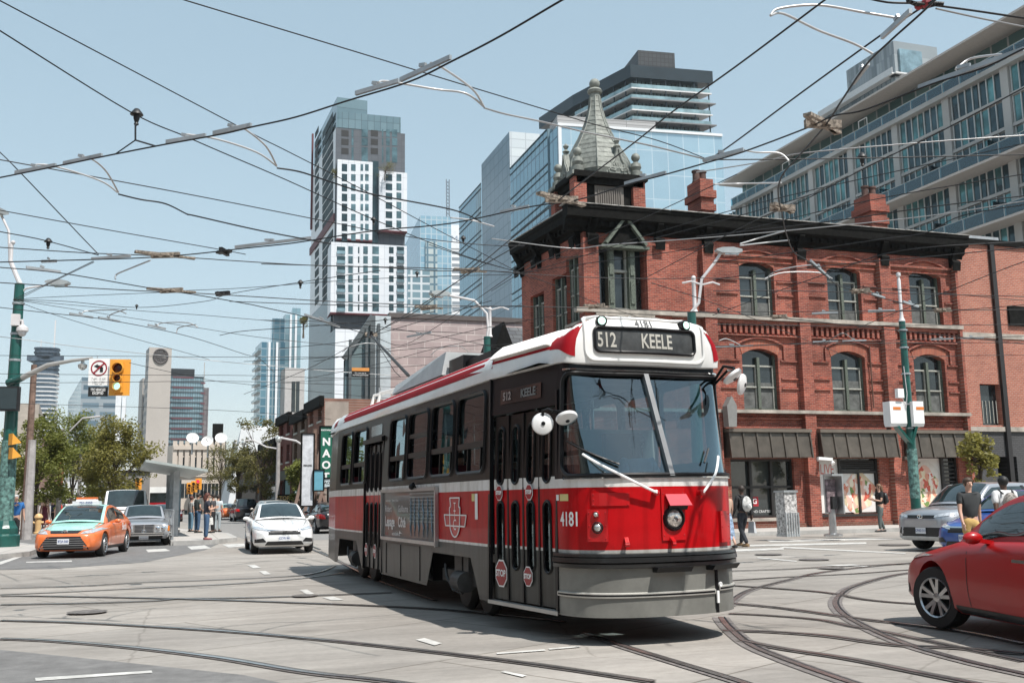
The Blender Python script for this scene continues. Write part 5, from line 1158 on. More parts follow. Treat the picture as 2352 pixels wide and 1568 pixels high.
def livery(name, cols, rough=.36, coat=.1):
 m = bpy.data.materials.new(name); m.use_nodes = True; nt = m.node_tree; b = nt.nodes['Principled BSDF']
 b.inputs['Roughness'].default_value = rough; b.inputs['Coat Weight'].default_value = coat; b.inputs['Coat Roughness'].default_value = .05; b.inputs['Specular IOR Level'].default_value = .18
 tc = nt.nodes.new('ShaderNodeTexCoord'); sp = nt.nodes.new('ShaderNodeSeparateXYZ'); lk(nt, tc.outputs['Object'], sp.inputs[0])
 mt = nt.nodes.new('ShaderNodeMath'); mt.operation = 'DIVIDE'; mt.inputs[1].default_value = 4; lk(nt, sp.outputs[2], mt.inputs[0])
 cr = nt.nodes.new('ShaderNodeValToRGB'); cr.color_ramp.interpolation = 'CONSTANT'; el = cr.color_ramp.elements
 el[0].position = 0; el[0].color = (*cols[0][1], 1); el[1].position = cols[1][0]/4; el[1].color = (*cols[1][1], 1)
 for z, c in cols[2:]: e_ = el.new(z/4); e_.color = (*c, 1)
 lk(nt, mt.outputs[0], cr.inputs[0])
 nz = nt.nodes.new('ShaderNodeTexNoise'); nz.inputs['Scale'].default_value = 2.5; nz.inputs['Detail'].default_value = 9; nz.inputs['Roughness'].default_value = .75; lk(nt, tc.outputs['Object'], nz.inputs[0])
 r2 = nt.nodes.new('ShaderNodeValToRGB'); r2.color_ramp.elements[0].position = .3; r2.color_ramp.elements[1].position = .6; r2.color_ramp.elements[0].color = (.78,.76,.73,1); r2.color_ramp.elements[1].color = (1,1,1,1); lk(nt, nz.outputs['Fac'], r2.inputs[0])
 mp = nt.nodes.new('ShaderNodeMapping'); mp.inputs['Scale'].default_value = (7, 7, .5); lk(nt, tc.outputs['Object'], mp.inputs[0]); n5 = nt.nodes.new('ShaderNodeTexNoise'); n5.inputs['Scale'].default_value = 1.5; n5.inputs['Detail'].default_value = 6; lk(nt, mp.outputs[0], n5.inputs[0])
 r5 = nt.nodes.new('ShaderNodeValToRGB'); r5.color_ramp.elements[0].position = .36; r5.color_ramp.elements[1].position = .52; r5.color_ramp.elements[0].color = (.72,.70,.67,1); r5.color_ramp.elements[1].color = (1,1,1,1); lk(nt, n5.outputs['Fac'], r5.inputs[0])
 m5 = nt.nodes.new('ShaderNodeMixRGB'); m5.blend_type = 'MULTIPLY'; m5.inputs[0].default_value = .8; lk(nt, r2.outputs[0], m5.inputs[1]); lk(nt, r5.outputs[0], m5.inputs[2]); r2 = m5
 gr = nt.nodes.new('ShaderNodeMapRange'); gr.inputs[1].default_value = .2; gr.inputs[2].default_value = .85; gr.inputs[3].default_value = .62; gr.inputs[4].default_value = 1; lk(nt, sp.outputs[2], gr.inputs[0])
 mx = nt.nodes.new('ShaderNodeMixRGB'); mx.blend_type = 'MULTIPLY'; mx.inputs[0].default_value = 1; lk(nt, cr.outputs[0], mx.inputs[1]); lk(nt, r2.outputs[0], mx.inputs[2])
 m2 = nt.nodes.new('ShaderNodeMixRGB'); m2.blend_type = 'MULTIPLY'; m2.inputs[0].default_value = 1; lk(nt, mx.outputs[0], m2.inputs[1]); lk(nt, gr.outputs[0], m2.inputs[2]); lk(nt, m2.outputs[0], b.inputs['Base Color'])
 n2 = nt.nodes.new('ShaderNodeTexNoise'); n2.inputs['Scale'].default_value = 1.6; lk(nt, tc.outputs['Object'], n2.inputs[0])
 bp = nt.nodes.new('ShaderNodeBump'); bp.inputs['Strength'].default_value = .25; bp.inputs['Distance'].default_value = .03; lk(nt, n2.outputs['Fac'], bp.inputs['Height']); lk(nt, bp.outputs[0], b.inputs['Normal']); lk(nt, bp.outputs[0], b.inputs['Coat Normal'])
 return m
GREY, RED, WHT, BLK = (.075, .075, .07), (.44, .004, .007), (.70, .69, .67), (.009, .009, .008)
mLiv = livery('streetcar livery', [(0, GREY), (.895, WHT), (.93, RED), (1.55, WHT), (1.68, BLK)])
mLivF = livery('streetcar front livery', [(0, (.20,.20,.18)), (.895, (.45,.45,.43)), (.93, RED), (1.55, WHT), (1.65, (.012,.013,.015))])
mTWhite = M('streetcar white enamel', (.76, .755, .73), .3, var=.05, coat=.4, stain=.08)
mTRed = M('streetcar red enamel', (.30, .006, .012), .6, var=.08, spec=.12)
mTBlack = M('gloss black trim', (.007, .007, .008), .35, spec=.25)
mTGrey = M('apron grey', (.21, .21, .19), .5, var=.15, scale=2.5, coat=.15, stain=.3)
mTGlass = glassmat('streetcar glass', (.44, .54, .55), .015, 1.1)
mTWind = glassmat('windshield glass', (.50, .66, .70), .012, 1.7)
mTInt = M('interior panel', (.30, .30, .28), .7)
def band(mb, side, a0, a1, z0, z1, na=1, nz_=1, o_=0.):
 mb.grid(lambda a, z: S(side, a, z, o_), [a0+(a1-a0)*i/na for i in range(na+1)], [z0+(z1-z0)*j/nz_ for j in range(nz_+1)])
def rrect(x0, x1, y0, y1, r_, n=6):
 pts = []
 for cx, cy, a0 in ((x1-r_, y1-r_, 0), (x0+r_, y1-r_, 90), (x0+r_, y0+r_, 180), (x1-r_, y0+r_, 270)):
  for i in range(n+1): t = R(a0+90*i/n); pts.append((cx+r_*math.cos(t), cy+r_*math.sin(t)))
 return pts
def ringcell(mb, fn, X, H_, r_, sub=2, n=6):
 """sheet X=(x0,x1,y0,y1) with a rounded opening H_"""
 inner = rrect(*H_, r_, n); x0, x1, y0, y1 = X; cx, cy = (H_[0]+H_[1])/2, (H_[2]+H_[3])/2
 outer = []; N = len(inner)
 for k in range(4):
  cor = [(x1, y1), (x0, y1), (x0, y0), (x1, y0)][k]
  for i in range(n+1):
   px, py = inner[k*(n+1)+i]
   if i < n/2: q = (cor[0], py+(cor[1]-py)*(i/(n/2))) if k in (0, 2) else (px+(cor[0]-px)*(i/(n/2)), cor[1])
   else: q = (px+(cor[0]-px)*(1-(i-n/2)/(n/2)), cor[1]) if k in (0, 2) else (cor[0], py+(cor[1]-py)*(1-(i-n/2)/(n/2)))
   if i == n//2: q = cor
   outer.append(q)
 b = len(mb.v)
 for j in range(sub+1):
  t = j/sub
  for (ix, iy), (ox, oy) in zip(inner, outer): mb.v.append(V(fn(ix+(ox-ix)*t, iy+(oy-iy)*t)))
 for j in range(sub):
  for i in range(N):
   i2 = (i+1) % N; mb.f.append((b+j*N+i, b+j*N+i2, b+(j+1)*N+i2, b+(j+1)*N+i))
def pane(mb, fn, H_, r_, nx=1, n=6):
 pts = rrect(*H_, r_, n)
 if nx == 1: b = len(mb.v); mb.v += [V(fn(*p)) for p in pts]; mb.f.append(tuple(range(b, b+len(pts)))); return
 x0, x1, y0, y1 = H_
 def lim(x):
  d = min(x-x0, x1-x)
  if d >= r_: return y0, y1
  e_ = r_-math.sqrt(max(0, r_*r_-(r_-d)**2)); return y0+e_, y1-e_
 xs = [x0+(x1-x0)*(.5-.5*math.cos(PI*i/nx)) for i in range(nx+1)]; b = len(mb.v)
 for x in xs:
  l, h_ = lim(x)
  for j in range(7): mb.v.append(V(fn(x, l+(h_-l)*j/6)))
 for i in range(nx):
  for j in range(6): mb.f.append((b+i*7+j, b+(i+1)*7+j, b+(i+1)*7+j+1, b+i*7+j+1))
def edge_tube(fn, H_, r_, rad, mb, n=6):
 p = rrect(*H_, r_, n); p.append(p[0]); p.append(p[1]); mb.tube([fn(*q) for q in p], rad, 5, False)
Z0 = .28
WIN = [(-8.66,-7.72), (-7.54,-6.5), (-4.81,-3.84), (-3.70,-2.63), (-2.47,-1.43), (-1.28,-.20)]
for side in (-1, 1):
 nm = 'side_panel'
 k = MB()
 def poly(pts): b = len(k.v); k.v.extend([S(side, a, z) for a, z in pts]); k.f.append(tuple(range(b, b+len(pts))))
 segs = [(-LS, -8.86, -8.71), (-6.6, -2.64, -2.33), (-.39, 0, 0)]
 poly([(-LS,Z0),(-8.86,Z0),(-8.71,.75),(-LS,.75)])
 if side == -1:
  poly([(-6.62,.32),(-5.30,.32),(-5.30,.75),(-7.2,.75)][:0] or [(-6.72,Z0),(-6.64,Z0),(-6.64,.75),(-7.2,.75)])
  poly([(-5.28,Z0),(-2.64,Z0),(-2.33,.75),(-5.28,.75)])
 else: poly([(-6.72,Z0),(-2.64,Z0),(-2.33,.75),(-7.2,.75)])
 poly([(-.39,Z0),(-.0,Z0),(-.0,.75),(-.72,.75)])
 sp_ = [(-LS, -6.64), (-5.28, 0)] if side == -1 else [(-LS, 0)]
 for a0, a1 in sp_: band(k, side, a0, a1, .75, 1.70, 6, 2)
 wl = WIN if side == -1 else [(-8.8+i*1.12, -8.8+i*1.12+.98) for i in range(8)]
 edges = []
 prev = -LS
 for i, (a0, a1) in enumerate(wl):
  nxt = (a1+wl[i+1][0])/2 if i+1 < len(wl) else 0.
  lo = prev
  if side == -1 and i == 1: nxt = -6.64+.0
  if side == -1 and i == 2: lo = -5.28
  ringcell(k, lambda a, z: S(side, a, z), (lo, min(nxt, 0), 1.70, 2.88), (a0, a1, 1.79, 2.77), .12); prev = nxt if not (side == -1 and i == 1) else -5.28
 if side == -1: band(k, side, -6.64, -5.28, 2.52, 2.88)
 sidep = k.build(nm, mLiv, TC, smooth=True)
 if side == 1:
  k = MB(); band(k, 1, 0, TP, Z0, 1.7, 2, 2); ringcell(k, lambda a, z: S(1, a, z), (0, TP, 1.7, 2.88), (.2, 1.35, 1.85, 2.75), .12); k.build('cab_side', mLiv, TC, smooth=True)
  k = MB(); pane(k, lambda a, z: S(1, a, z, -.02), (.2, 1.35, 1.85, 2.75), .12); k.build('cab_window', mTGlass, TC)
 k = MB(); aa = [-LS-x for x in (0, .5, 1.0, 1.5, 1.6, 1.75, 1.9, 2.05, 2.2, 2.35, 2.5)]
 k.grid(lambda a, z: S(side, a, z), aa, [Z0, .9, 1.3, 1.68, 2.1, 2.5, 2.88]); k.build('rear_panel', mLiv, TC, smooth=True)
 for i, (a0, a1) in enumerate(wl):
  g = MB(); pane(g, lambda a, z: S(side, a, z, -.03), (a0, a1, 2.14 if side == -1 and i != 3 else 1.79, 2.77), .1)
  w_ = g.build('window', mTGlass, TC)
  f_ = MB(); edge_tube(lambda a, z: S(side, a, z, .004), (a0, a1, 1.79, 2.77), .12, .026, f_); f_.build('window_rubber', mTBlack, w_, smooth=True)
  f_ = MB(); f_.bar(S(side, a0+.02, 2.13, -.015), S(side, a1-.02, 2.13, -.015), .05, .075)
  if side == -1:
   if i != 3:
    g = MB(); c0 = a0+(a1-a0)*.32; c1 = a0+(a1-a0)*.78; g.add([S(side,c0,1.82,-.05),S(side,c1,1.82,-.05),S(side,c1,2.1,-.05),S(side,c0,2.1,-.05)], [(0,1,2,3)]); g.build('sliding_pane', mTGlass, w_)
    f_.bar(S(side,c0,1.8,-.045), S(side,c0,2.12,-.045), .03, .04); f_.bar(S(side,c1,1.8,-.045), S(side,c1,2.12,-.045), .03, .04)
   else: f_.bar(S(side, a0+.02, 2.42, -.02), S(side, a1-.02, 2.42, -.02), .05, .06)
  f_.build('window_bar', mTBlack, w_)
# doors: leaves with tall oval windows
def door(a0, a1, n, zb, zt, fnS, sc):
 for i in range(n):
  x0 = a0+(a1-a0)*i/n+.012; x1 = a0+(a1-a0)*(i+1)/n-.012; c = (x0+x1)/2; hw = (x1-x0)*sc/2
  k = MB(); fn = lambda a, z: fnS(a, z, -.035)
  ringcell(k, fn, (x0, x1, zb, 1.545), (c-hw, c+hw, zb+.35, 1.43), hw*.98, 2, 8)
  ringcell(k, fn, (x0, x1, 1.545, zt), (c-hw, c+hw, 1.63, zt-.13), hw*.98, 2, 8)
  lf = k.build('door_leaf', mLiv, TC, smooth=True)
  g = MB();
  for H_ in ((c-hw, c+hw, zb+.35, 1.43), (c-hw, c+hw, 1.63, zt-.13)): pane(g, lambda a, z: fnS(a, z, -.05), H_, hw*.98, 1, 8)
  g.build('door_glass', mTGlass, lf)
  g = MB()
  for H_ in ((c-hw, c+hw, zb+.35, 1.43), (c-hw, c+hw, 1.63, zt-.13)): edge_tube(lambda a, z: fnS(a, z, -.03), H_, hw*.98, .016, g, 8)
  g.build('rubber_seal', mTBlack, lf, smooth=True)
  if i+1 < n or True:
   g = MB(); g.bar(fnS(x1+.012, zb, -.03), fnS(x1+.012, zt, -.03), .035, .03); g.build('door_edge', mTBlack, lf)
SD = lambda a, z, o=0.: S(-1, a, z, o)
door(-6.60, -5.32, 4, .33, 2.42, SD, .46)
door(.04, 1.46, 4, .33, 2.42, SD, .46)
k = MB(); band(k, -1, -.02, TP+.02, 2.44, 2.88, 3, 1); k.build('door_header', mTBlack, TC, smooth=True)
k = MB(); k.add([SD(.25,2.55,.012),SD(1.2,2.55,.012),SD(1.2,2.72,.012),SD(.25,2.72,.012)], [(0,1,2,3)]); rs = k.build('side_route_sign', M('dark route blind', (.015,.016,.017), .15, coat=.6), TC)
def txt(name, s, size, a, z, mat, parent, o=.02, bold=.004, sx=1., fn=SD, flip=1): return text_on(name, s, size, lambda x, y: fn(a+x*flip, z+y, o), mat, parent, bold=bold, sx=sx)
mSignTxt = M('route lettering', (.40,.385,.34), .5, var=.12, scale=20)
txt('lettering', '512', .13, .42, 2.635, M('dim route lettering', (.3,.25,.24), .5), rs); txt('lettering', 'KEELE', .13, .92, 2.635, M('dim route lettering 2', (.16,.17,.17), .5), rs)
k = MB(); band(k, -1, -.02, TP+.04, .27, .31, 2, 1, .03); k.add([SD(-.02,.31,-.05),SD(TP+.04,.31,-.05),SD(TP+.04,.31,.03),SD(-.02,.31,.03)], [(0,1,2,3)]); k.build('door_sill', M('worn aluminium', (.5,.5,.48), .45, .6), TC)
k = MB(); k.bar(SD(-.03,.3,.0), SD(-.03,2.88,.0), .05, .05); k.bar(SD(TP+.02,.3,.0), SD(TP+.02,2.6,.0), .04, .04); k.bar(SD(-6.64,.3,-.01), SD(-6.64,2.55,-.01), .06, .05); k.bar(SD(-5.28,.3,-.01), SD(-5.28,2.55,-.01), .06, .05); k.bar(SD(-6.66,2.5,.02), SD(-5.25,2.5,.02), .06, .08); k.each('door_frame', mTBlack, TC)
k = MB(); pane(k, lambda a, z: SD(a, z, .006), (-6.2,-5.42,2.58,2.76), .04); o = k.build('rear_route_sign', mDarkGlass, TC)
mStopR = M('stop sign red', (.30,.006,.012), .4, coat=.2)
def octo(a, z, r_, parent=TC):
 sq = .92
 k = MB(); pts = [(a+r_*sq*math.cos(R(22.5+45*i)), z+r_*math.sin(R(22.5+45*i))) for i in range(8)]; b = len(k.v); k.v += [SD(p, q, -.012) for p, q in pts]; k.f.append(tuple(range(8))); t = k.build('stop_sign', mWhitePaint, TC)
 k = MB(); k.v += [SD(a+(p-a)*.88, z+(q-z)*.88, -.008) for p, q in pts]; k.f.append(tuple(range(8))); k.build('red_field', mStopR, t)
 txt('lettering', 'STOP', r_*.62, a, z, mWhitePaint, t, -.003, .004, .95)
w4 = 1.42/4
octo(.04+w4*.5+.03, .62, .165); octo(.04+w4*2.35, .62, .115)
octo(.04+w4*.5, 1.53, .095); octo(.04+w4*2.5, 1.53, .095)
octo(-6.6+.32*.5, .62, .125); octo(-6.6+.32*2.5, .62, .125)
# nose: apron, red panel, windshield surround
bb_ = [-1+2*i/40 for i in range(41)]
k = MB(); k.grid(lambda b, z: Nn(b, z, .0), bb_, [.28, .48, .52, .80]); ap = k.build('apron', mTGrey, TC, smooth=True)
k = MB(); k.grid(lambda b, z: Nn(b, z), bb_, [.80, .93, 1.1, 1.3, 1.55, 1.6]); k.build('front_panel', mLivF, TC, smooth=True)
WS = (-.90, .90, 1.68, 2.76)
k = MB(); ringcell(k, lambda b, z: Nn(b, z), (-1, 1, 1.6, 2.90), WS, .13, 3, 10)
def dens(mb, fn2, X, H_, r_):
 pass
k = MB()
def surround():
 x0, x1, y0, y1 = WS; r_ = .13
 def lim(x):
  d = min(x-x0, x1-x)
  if d <= 0: return None
  e_ = 0 if d >= r_ else r_-math.sqrt(max(0, r_*r_-(r_-d)**2)); return y0+e_, y1-e_
 xs = [-1, x0]+[x0+r_*(1-math.cos(R(90*i/6))) for i in range(1, 7)]+[x0+r_+(x1-x0-2*r_)*i/30 for i in range(1, 30)]+[x1-r_*(1-math.cos(R(90*(6-i)/6))) for i in range(0, 6)]+[x1, 1]
 for i in range(len(xs)-1):
  a, b = xs[i], xs[i+1]; la = lim(a) or ((y0+y1)/2,)*2; lb_ = lim(b) or ((y0+y1)/2,)*2
  if a < x0 or b > x1: k.add([Nn(a,1.6),Nn(b,1.6),Nn(b,2.2),Nn(a,2.2),Nn(b,2.90),Nn(a,2.90)], [(0,1,2,3),(3,2,4,5)]); continue
  k.add([Nn(a,1.6),Nn(b,1.6),Nn(b,lb_[0]),Nn(a,la[0])], [(0,1,2,3)]); k.add([Nn(a,la[1]),Nn(b,lb_[1]),Nn(b,2.90),Nn(a,2.90)], [(0,1,2,3)])
surround(); k.build('windshield_surround', mLivF, TC, smooth=True, merge=True)
k = MB(); pane(k, lambda b, z: Nn(b, z, -.025), WS, .13, 36); ws = k.build('windshield', mTWind, TC, smooth=True)
def wrim(o_, x0, x1, y0, y1, r_=.13):
 p = rrect(x0, x1, y0, y1, r_, 6); out = []
 for i in range(len(p)):
  a, b = V((*p[i], 0)), V((*p[(i+1) % len(p)], 0)); n = max(1, int((b-a).length/.06))
  for j in range(n): q = a.lerp(b, j/n); out.append(Nn(q.x, q.y, o_))
 out.append(out[0]); out.append(out[1]); return out
k = MB(); k.tube(wrim(.002, *WS), .024, 6, False); k.build('windshield_rubber', mTBlack, ws, smooth=True)
k = MB(); k.tube([Nn(-.86+1.72*i/30, 2.80, .02) for i in range(31)], .014, 6); k.tube([Nn(-.86+1.72*i/30, 1.655, .012) for i in range(31)], .012, 6); k.each('chrome_strip', mChrome, ws, smooth=True)
k = MB(); k.bar(Nn(.0, 1.66, .0), Nn(.0, 2.76, .0), .055, .06, (1,0,0)); k.build('windshield_post', M('grey post', (.16,.165,.17), .4, .4), ws)
PR = [(2.88,.054, 2.85,.06), (2.885,.02, 2.865,-.02), (3.05,.035, 2.93,-.04), (3.13,.07, 3.12,-.03), (3.20,.15, 3.29,-.01), (3.26,.32, 3.37,.05), (3.31,.62, 3.42,.16), (3.35,1.0, 3.445,.42)]
def SR(side, a, lv_, off_=0.):
 i = min(int(lv_), len(PR)-2); f = lv_-i; q = [PR[i][j]+(PR[i+1][j]-PR[i][j])*f for j in range(4)]
 w_ = nosew(a); z = q[0]*(1-w_)+q[2]*w_; ins = q[1]*(1-w_)+q[3]*w_
 p, n = plan(side, a); nn = V((n.x, n.y*(1-.0), 0)); r_ = p+nn*(off_-ins);
 if w_ > 0:   # keep the roof inside the outline
  r_.y = side*max(0, abs(r_.y)-max(0, q[1]-.05)*w_*min(1, abs(p.y)/NY))
 r_.z = z+off_*.6 if lv_ > 4 else z
 r_.x -= .464*nosef(a)*(1 if a > -LS/2 else -1)
 if abs(a-(TP+1)) < 1e-6 or abs(a+LS+TP+1) < 1e-6: r_.y = 0
 return r_
AL = [-LS-2.5+.1*i for i in range(26)]+[-LS+LS*i/8 for i in range(1, 8)]+[0]+[.1*i for i in range(1, 26)]
k = MB()
for side in (-1, 1): k.grid(lambda a, l: SR(side, a, l), AL, [0, 1, 2, 3, 3.5, 4, 4.5, 5, 5.5, 6, 6.5, 7])
b = len(k.v)
for a in AL: k.v += [SR(-1, a, 7), SR(-1, a, 7)*.5+SR(1, a, 7)*.5+V((0,0,.02)), SR(1, a, 7)]
for i in range(len(AL)-1):
 for j in (0, 1): k.f.append((b+3*i+j, b+3*i+3+j, b+3*i+4+j, b+3*i+1+j))
roof = k.build('roof', mTWhite, TC, smooth=True, ang=50, merge=True)
k = MB()
for side in (-1, 1): k.grid(lambda a, l: SR(side, a, l, .004), [-LS-1+ (LS+1.05)*i/12 for i in range(13)], [1.75, 2.2, 2.7, 3.2, 3.9, 4.5]); k.grid(lambda a, l: SR(side, a, l, .004), [.05+1.35*i/6 for i in range(7)], [2.05, 2.5])
k.build('red_roof_stripe', mTRed, TC, smooth=True)
k = MB()
for side in (-1, 1): k.grid(lambda a, l: SR(side, a, l, .005), [1.40+.52*i/8 for i in range(9)], [1.95, 2.5, 3, 3.6, 4.15])
k.each('red_patch', mTRed, TC, smooth=True)
k = MB()
for side in (-1, 1):
 k.grid(lambda a, l: SR(side, a, l, .05), [.02+1.34*i/8 for i in range(9)], [2.75, 3.1, 3.6, 4.3, 5.0, 5.8, 6.6])
 for a in (.02, 1.36):
  b = len(k.v); ls = [2.75, 3.1, 3.6, 4.3, 5.0, 5.8, 6.6]; k.v += [SR(side,a,l,.05) for l in ls]+[SR(side,a,l,0) for l in ls]; k.f += [(b+i, b+i+1, b+8+i, b+7+i) for i in range(6)]
 k.grid(lambda a, t: SR(side, a, 2.75, t), [.02, .7, 1.36], [0, .05])
fair = k.build('ribbed_fairing', mTWhite, TC, smooth=True, ang=30)
k = MB()
for side in (-1, 1):
 for i in range(34):
  a = .06+i*1.26/33; k.tube([SR(side, a, l, .055) for l in (2.8, 3.2, 3.8, 4.5, 5.3, 6.1)], .013, 4)
k.each('rib', mTWhite, fair)
BX = (-.745, .745, 2.862, 3.118)
def FD(b, z, o=0.):     # upper front surface addressed by height
 zs = [p[2] for p in PR]; i = 0
 while i < len(zs)-2 and zs[i+1] < z: i += 1
 l = i+(z-zs[i])/(zs[i+1]-zs[i]); q = SR(-1 if b < 0 else 1, TP+1-abs(b), l, 0); p, n = plan(-1 if b < 0 else 1, TP+1-abs(b)); q = q+V((n.x, n.y, 0))*o; q.z = z; return q
FDb = lambda x, z, o=0.: FD(x, z, o)
def FDx(x, z, o): # x measured in metres across the car, + toward its left
 lo, hi = -1., 1.
 for _ in range(22):
  mid = (lo+hi)/2
  if FDb(mid, z).y < x: lo = mid
  else: hi = mid
 return FDb((lo+hi)/2, z, o)
k = MB(); pane(k, lambda x, z: FDx(x, z, .012), (-.59, .59, 3.0, 3.25), .05, 20); ds = k.build('destination_sign', M('roller blind black', (.034,.036,.036), .5, var=.4, scale=8, coat=.15), TC, smooth=True)
def rim(X, r_, rad, o, nm, mt, par):
 k = MB(); p = rrect(*X, r_, 5); out = []
 for i in range(len(p)):
  a, b = V((*p[i], 0)), V((*p[(i+1) % len(p)], 0)); n = max(1, int((b-a).length/.06)); out += [FDx(a.lerp(b, j/n).x, a.lerp(b, j/n).y, o) for j in range(n)]
 out += out[:2]; k.tube(out, rad, 6, False); return k.build(nm, mt, par, smooth=True)
rim((-.60, .60, 2.993, 3.257), .055, .018, .02, 'sign_rubber', mTBlack, ds)
rim((-.72, .72, 2.905, 3.375), .10, .020, .006, 'face_rim', mTWhite, TC)
for s_, x, sz_, bo in (('512', -.46, .225, .004), ('KEELE', .13, .225, .004)):
 text_on('lettering', s_, sz_, lambda X, Y, x=x: FDx(x+X, 3.115+Y, .018), mSignTxt, ds, bold=bo, sx=.66)
text_on('fleet_number', '4181', .12, lambda X, Y: FDx(.0+X, 3.318+Y, .012), M('thin dark lettering', (.05,.05,.05), .5), TC, bold=.0005, sx=.95)
for x in (-.50, .50):
 k = MB(); q = FDx(x, 3.325, .035); nrm = V((1, x*.35, 0)).normalized(); k.lathe([(.062,-.08),(.062,.02),(.05,.025)], q, 16, axis=nrm); lm = k.build('marker_light', mTBlack, TC)
 k = MB(); k.lathe([(.046,.02),(.04,.032),(0,.036)], q, 14, axis=nrm); k.build('green_lens', M('lit green lens', (.55,.85,.72), .3, emis=.7), lm)
def NX_(x, z, o=0.):
 lo, hi = -1., 1.
 for _ in range(22):
  mid = (lo+hi)/2
  if Nn(mid, z).y < x: lo = mid
  else: hi = mid
 return Nn((lo+hi)/2, z, o)
def uvf(u, v):          # where a sight line meets the nose
 best = None
 for i in range(-99, 100):
  b = i/100
  for z in (0,):
   pass
  q = mw(TC) @ Nn(b, 1.2); uu = PJ(q)[0]
  if best is None or abs(uu-u) < best[0]: best = (abs(uu-u), b)
 b = best[1]; lo, hi = .2, 3.2
 for _ in range(24):
  mid = (lo+hi)/2
  if PJ(mw(TC) @ Nn(b, mid))[1] > v: lo = mid
  else: hi = mid
 return b, lo
def nfr(b, z):
 t = Nn(min(1, b+.01), z)-Nn(max(-1, b-.01), z); n = V((t.y, -t.x, 0)).normalized(); n = n if n.x > 0 or True else -n
 if n.dot(Nn(b, z)-V((1.2, 0, z))) < 0: n = -n
 return n
def arcfn(b0, z0):
 """local metric coordinates around (b0,z0) on the nose"""
 bs_ = [-1+i*.01 for i in range(201)]; pts = [Nn(b, z0) for b in bs_]; cum = [0]
 for i in range(200): cum.append(cum[-1]+(pts[i+1]-pts[i]).length)
 c0 = cum[int(round((b0+1)*100))]
 def f(x, y, o=.004):
  t = max(0, min(cum[-1]-1e-6, c0+x)); i = max(j for j in range(200) if cum[j] <= t); return Nn(bs_[i]+.01*(t-cum[i])/(cum[i+1]-cum[i]), z0+y, o)
 return f
b, z = uvf(1307, 1193); f = arcfn(b, z)
text_on('fleet_number', '4181', .20, lambda x, y: f(x, y, .004), mWhitePaint, TC, bold=.004, sx=.72)
b, z = uvf(1294, 1142); f = arcfn(b, z)
k = MB()
for w_, x in ((.05, -.10),): k.add([f(x-.03,-.03,.004),f(x+.03,-.03,.004),f(x+.03,.03,.004),f(x-.03,.03,.004)], [(0,1,2,3)])
k.build('camera_sticker', mWhitePaint, TC)
k = MB(); k.add([f(-.05,-.035,.004),f(.10,-.035,.004),f(.10,.035,.004),f(-.05,.035,.004)], [(0,1,2,3)]); k.build('yellow_notice', M('yellow notice', (.6,.52,.22), .6), TC)
def lamp(u, v, r_, lens, nm='headlight', ringm=None, hood=False, plate=None):
 b, z = uvf(u, v); n = nfr(b, z); q = Nn(b, z)
 k = MB(); k.lathe([(r_*1.35,-.02),(r_*1.35,.012),(r_*1.18,.045),(r_*1.04,.05),(r_,.025)], q, 22, axis=n); h = k.build(nm, ringm or mTBlack, TC, smooth=True)
 k = MB(); k.lathe([(r_,.02),(r_*.8,.042),(r_*.4,.055),(0,.058)], q, 20, axis=n); k.build('lens', lens, h, smooth=True)
 k = MB(); k.lathe([(r_*.3,.06),(r_*.2,.062),(0,.062)], q, 8, axis=n); k.build('bulb', mChrome, h)
 return b, z, q, n
mLens = M('clear lamp lens', (.55,.56,.54), .08, .55, var=.35, scale=18, coat=1)
def plate(u, v, w_, h_, t=.02, mat=None, nm='lamp_plate', rivets=True):
 b, z = uvf(u, v); f = arcfn(b, z); k = MB(); xs = [-w_/2+w_*i/5 for i in range(6)]
 k.grid(lambda x, y: f(x, y, t), xs, [-h_/2, h_/2]); k.grid(lambda x, tt: f(x, h_/2, tt), xs, [0, t]); k.grid(lambda x, tt: f(x, -h_/2, tt), xs, [0, t])
 k.grid(lambda y, tt: f(-w_/2, y, tt), [-h_/2, h_/2], [0, t]); k.grid(lambda y, tt: f(w_/2, y, tt), [-h_/2, h_/2], [0, t]); o = k.build(nm, mat or mPanelRed, TC)
 if rivets:
  k = MB()
  for sx in (-1, 1):
   for sy in (-.8, 0, .8): q = f(sx*(w_/2-.02), sy*h_/2, t); k.sph(q, .008, 6, m_=4)
  k.build('rivet', mPanelRed, o)
 return o
mPanelRed = M('front red enamel', RED, .3, var=.06, coat=.25)
plate(1374, 1206, .20, .32, .035); plate(1660, 1208, .17, .32, .035)
lamp(1370, 1181, .032, mLens, 'upper_headlight', mPanelRed); lamp(1373, 1211, .048, mLens, 'lower_headlight')
lamp(1658, 1177, .032, mLens, 'upper_headlight', mPanelRed); lamp(1658, 1206, .048, mLens, 'lower_headlight')
plate(1547, 1180, .27, .52, .015)
lamp(1547, 1190, .095, M('centre lamp lens', (.62,.56,.50), .1, .5, var=.5, scale=25, coat=1), 'centre_headlight')
b, z = uvf(1550, 1147); f = arcfn(b, z); k = MB()
k.hexa([f(-.12,-.06,.10),f(.13,-.06,.10),f(.13,-.055,.106),f(-.12,-.055,.106),f(-.13,.05,.02),f(.11,.05,.02),f(.11,.058,.03),f(-.13,.058,.03)]); k.build('lamp_hood', M('sun faded red', (.50,.03,.05), .35, coat=.4), TC)
k = MB(); k.hexa([f(-.1,-.1,.0),f(.11,-.1,.0),f(.11,-.06,.0),f(-.1,-.06,.0),f(-.1,-.1,.04),f(.11,-.1,.04),f(.11,-.06,.06),f(-.1,-.06,.06)]); k.build('hood_slot', mTBlack, TC)
plate(1405, 1146, .38, .13, .012, None, 'cover_plate')
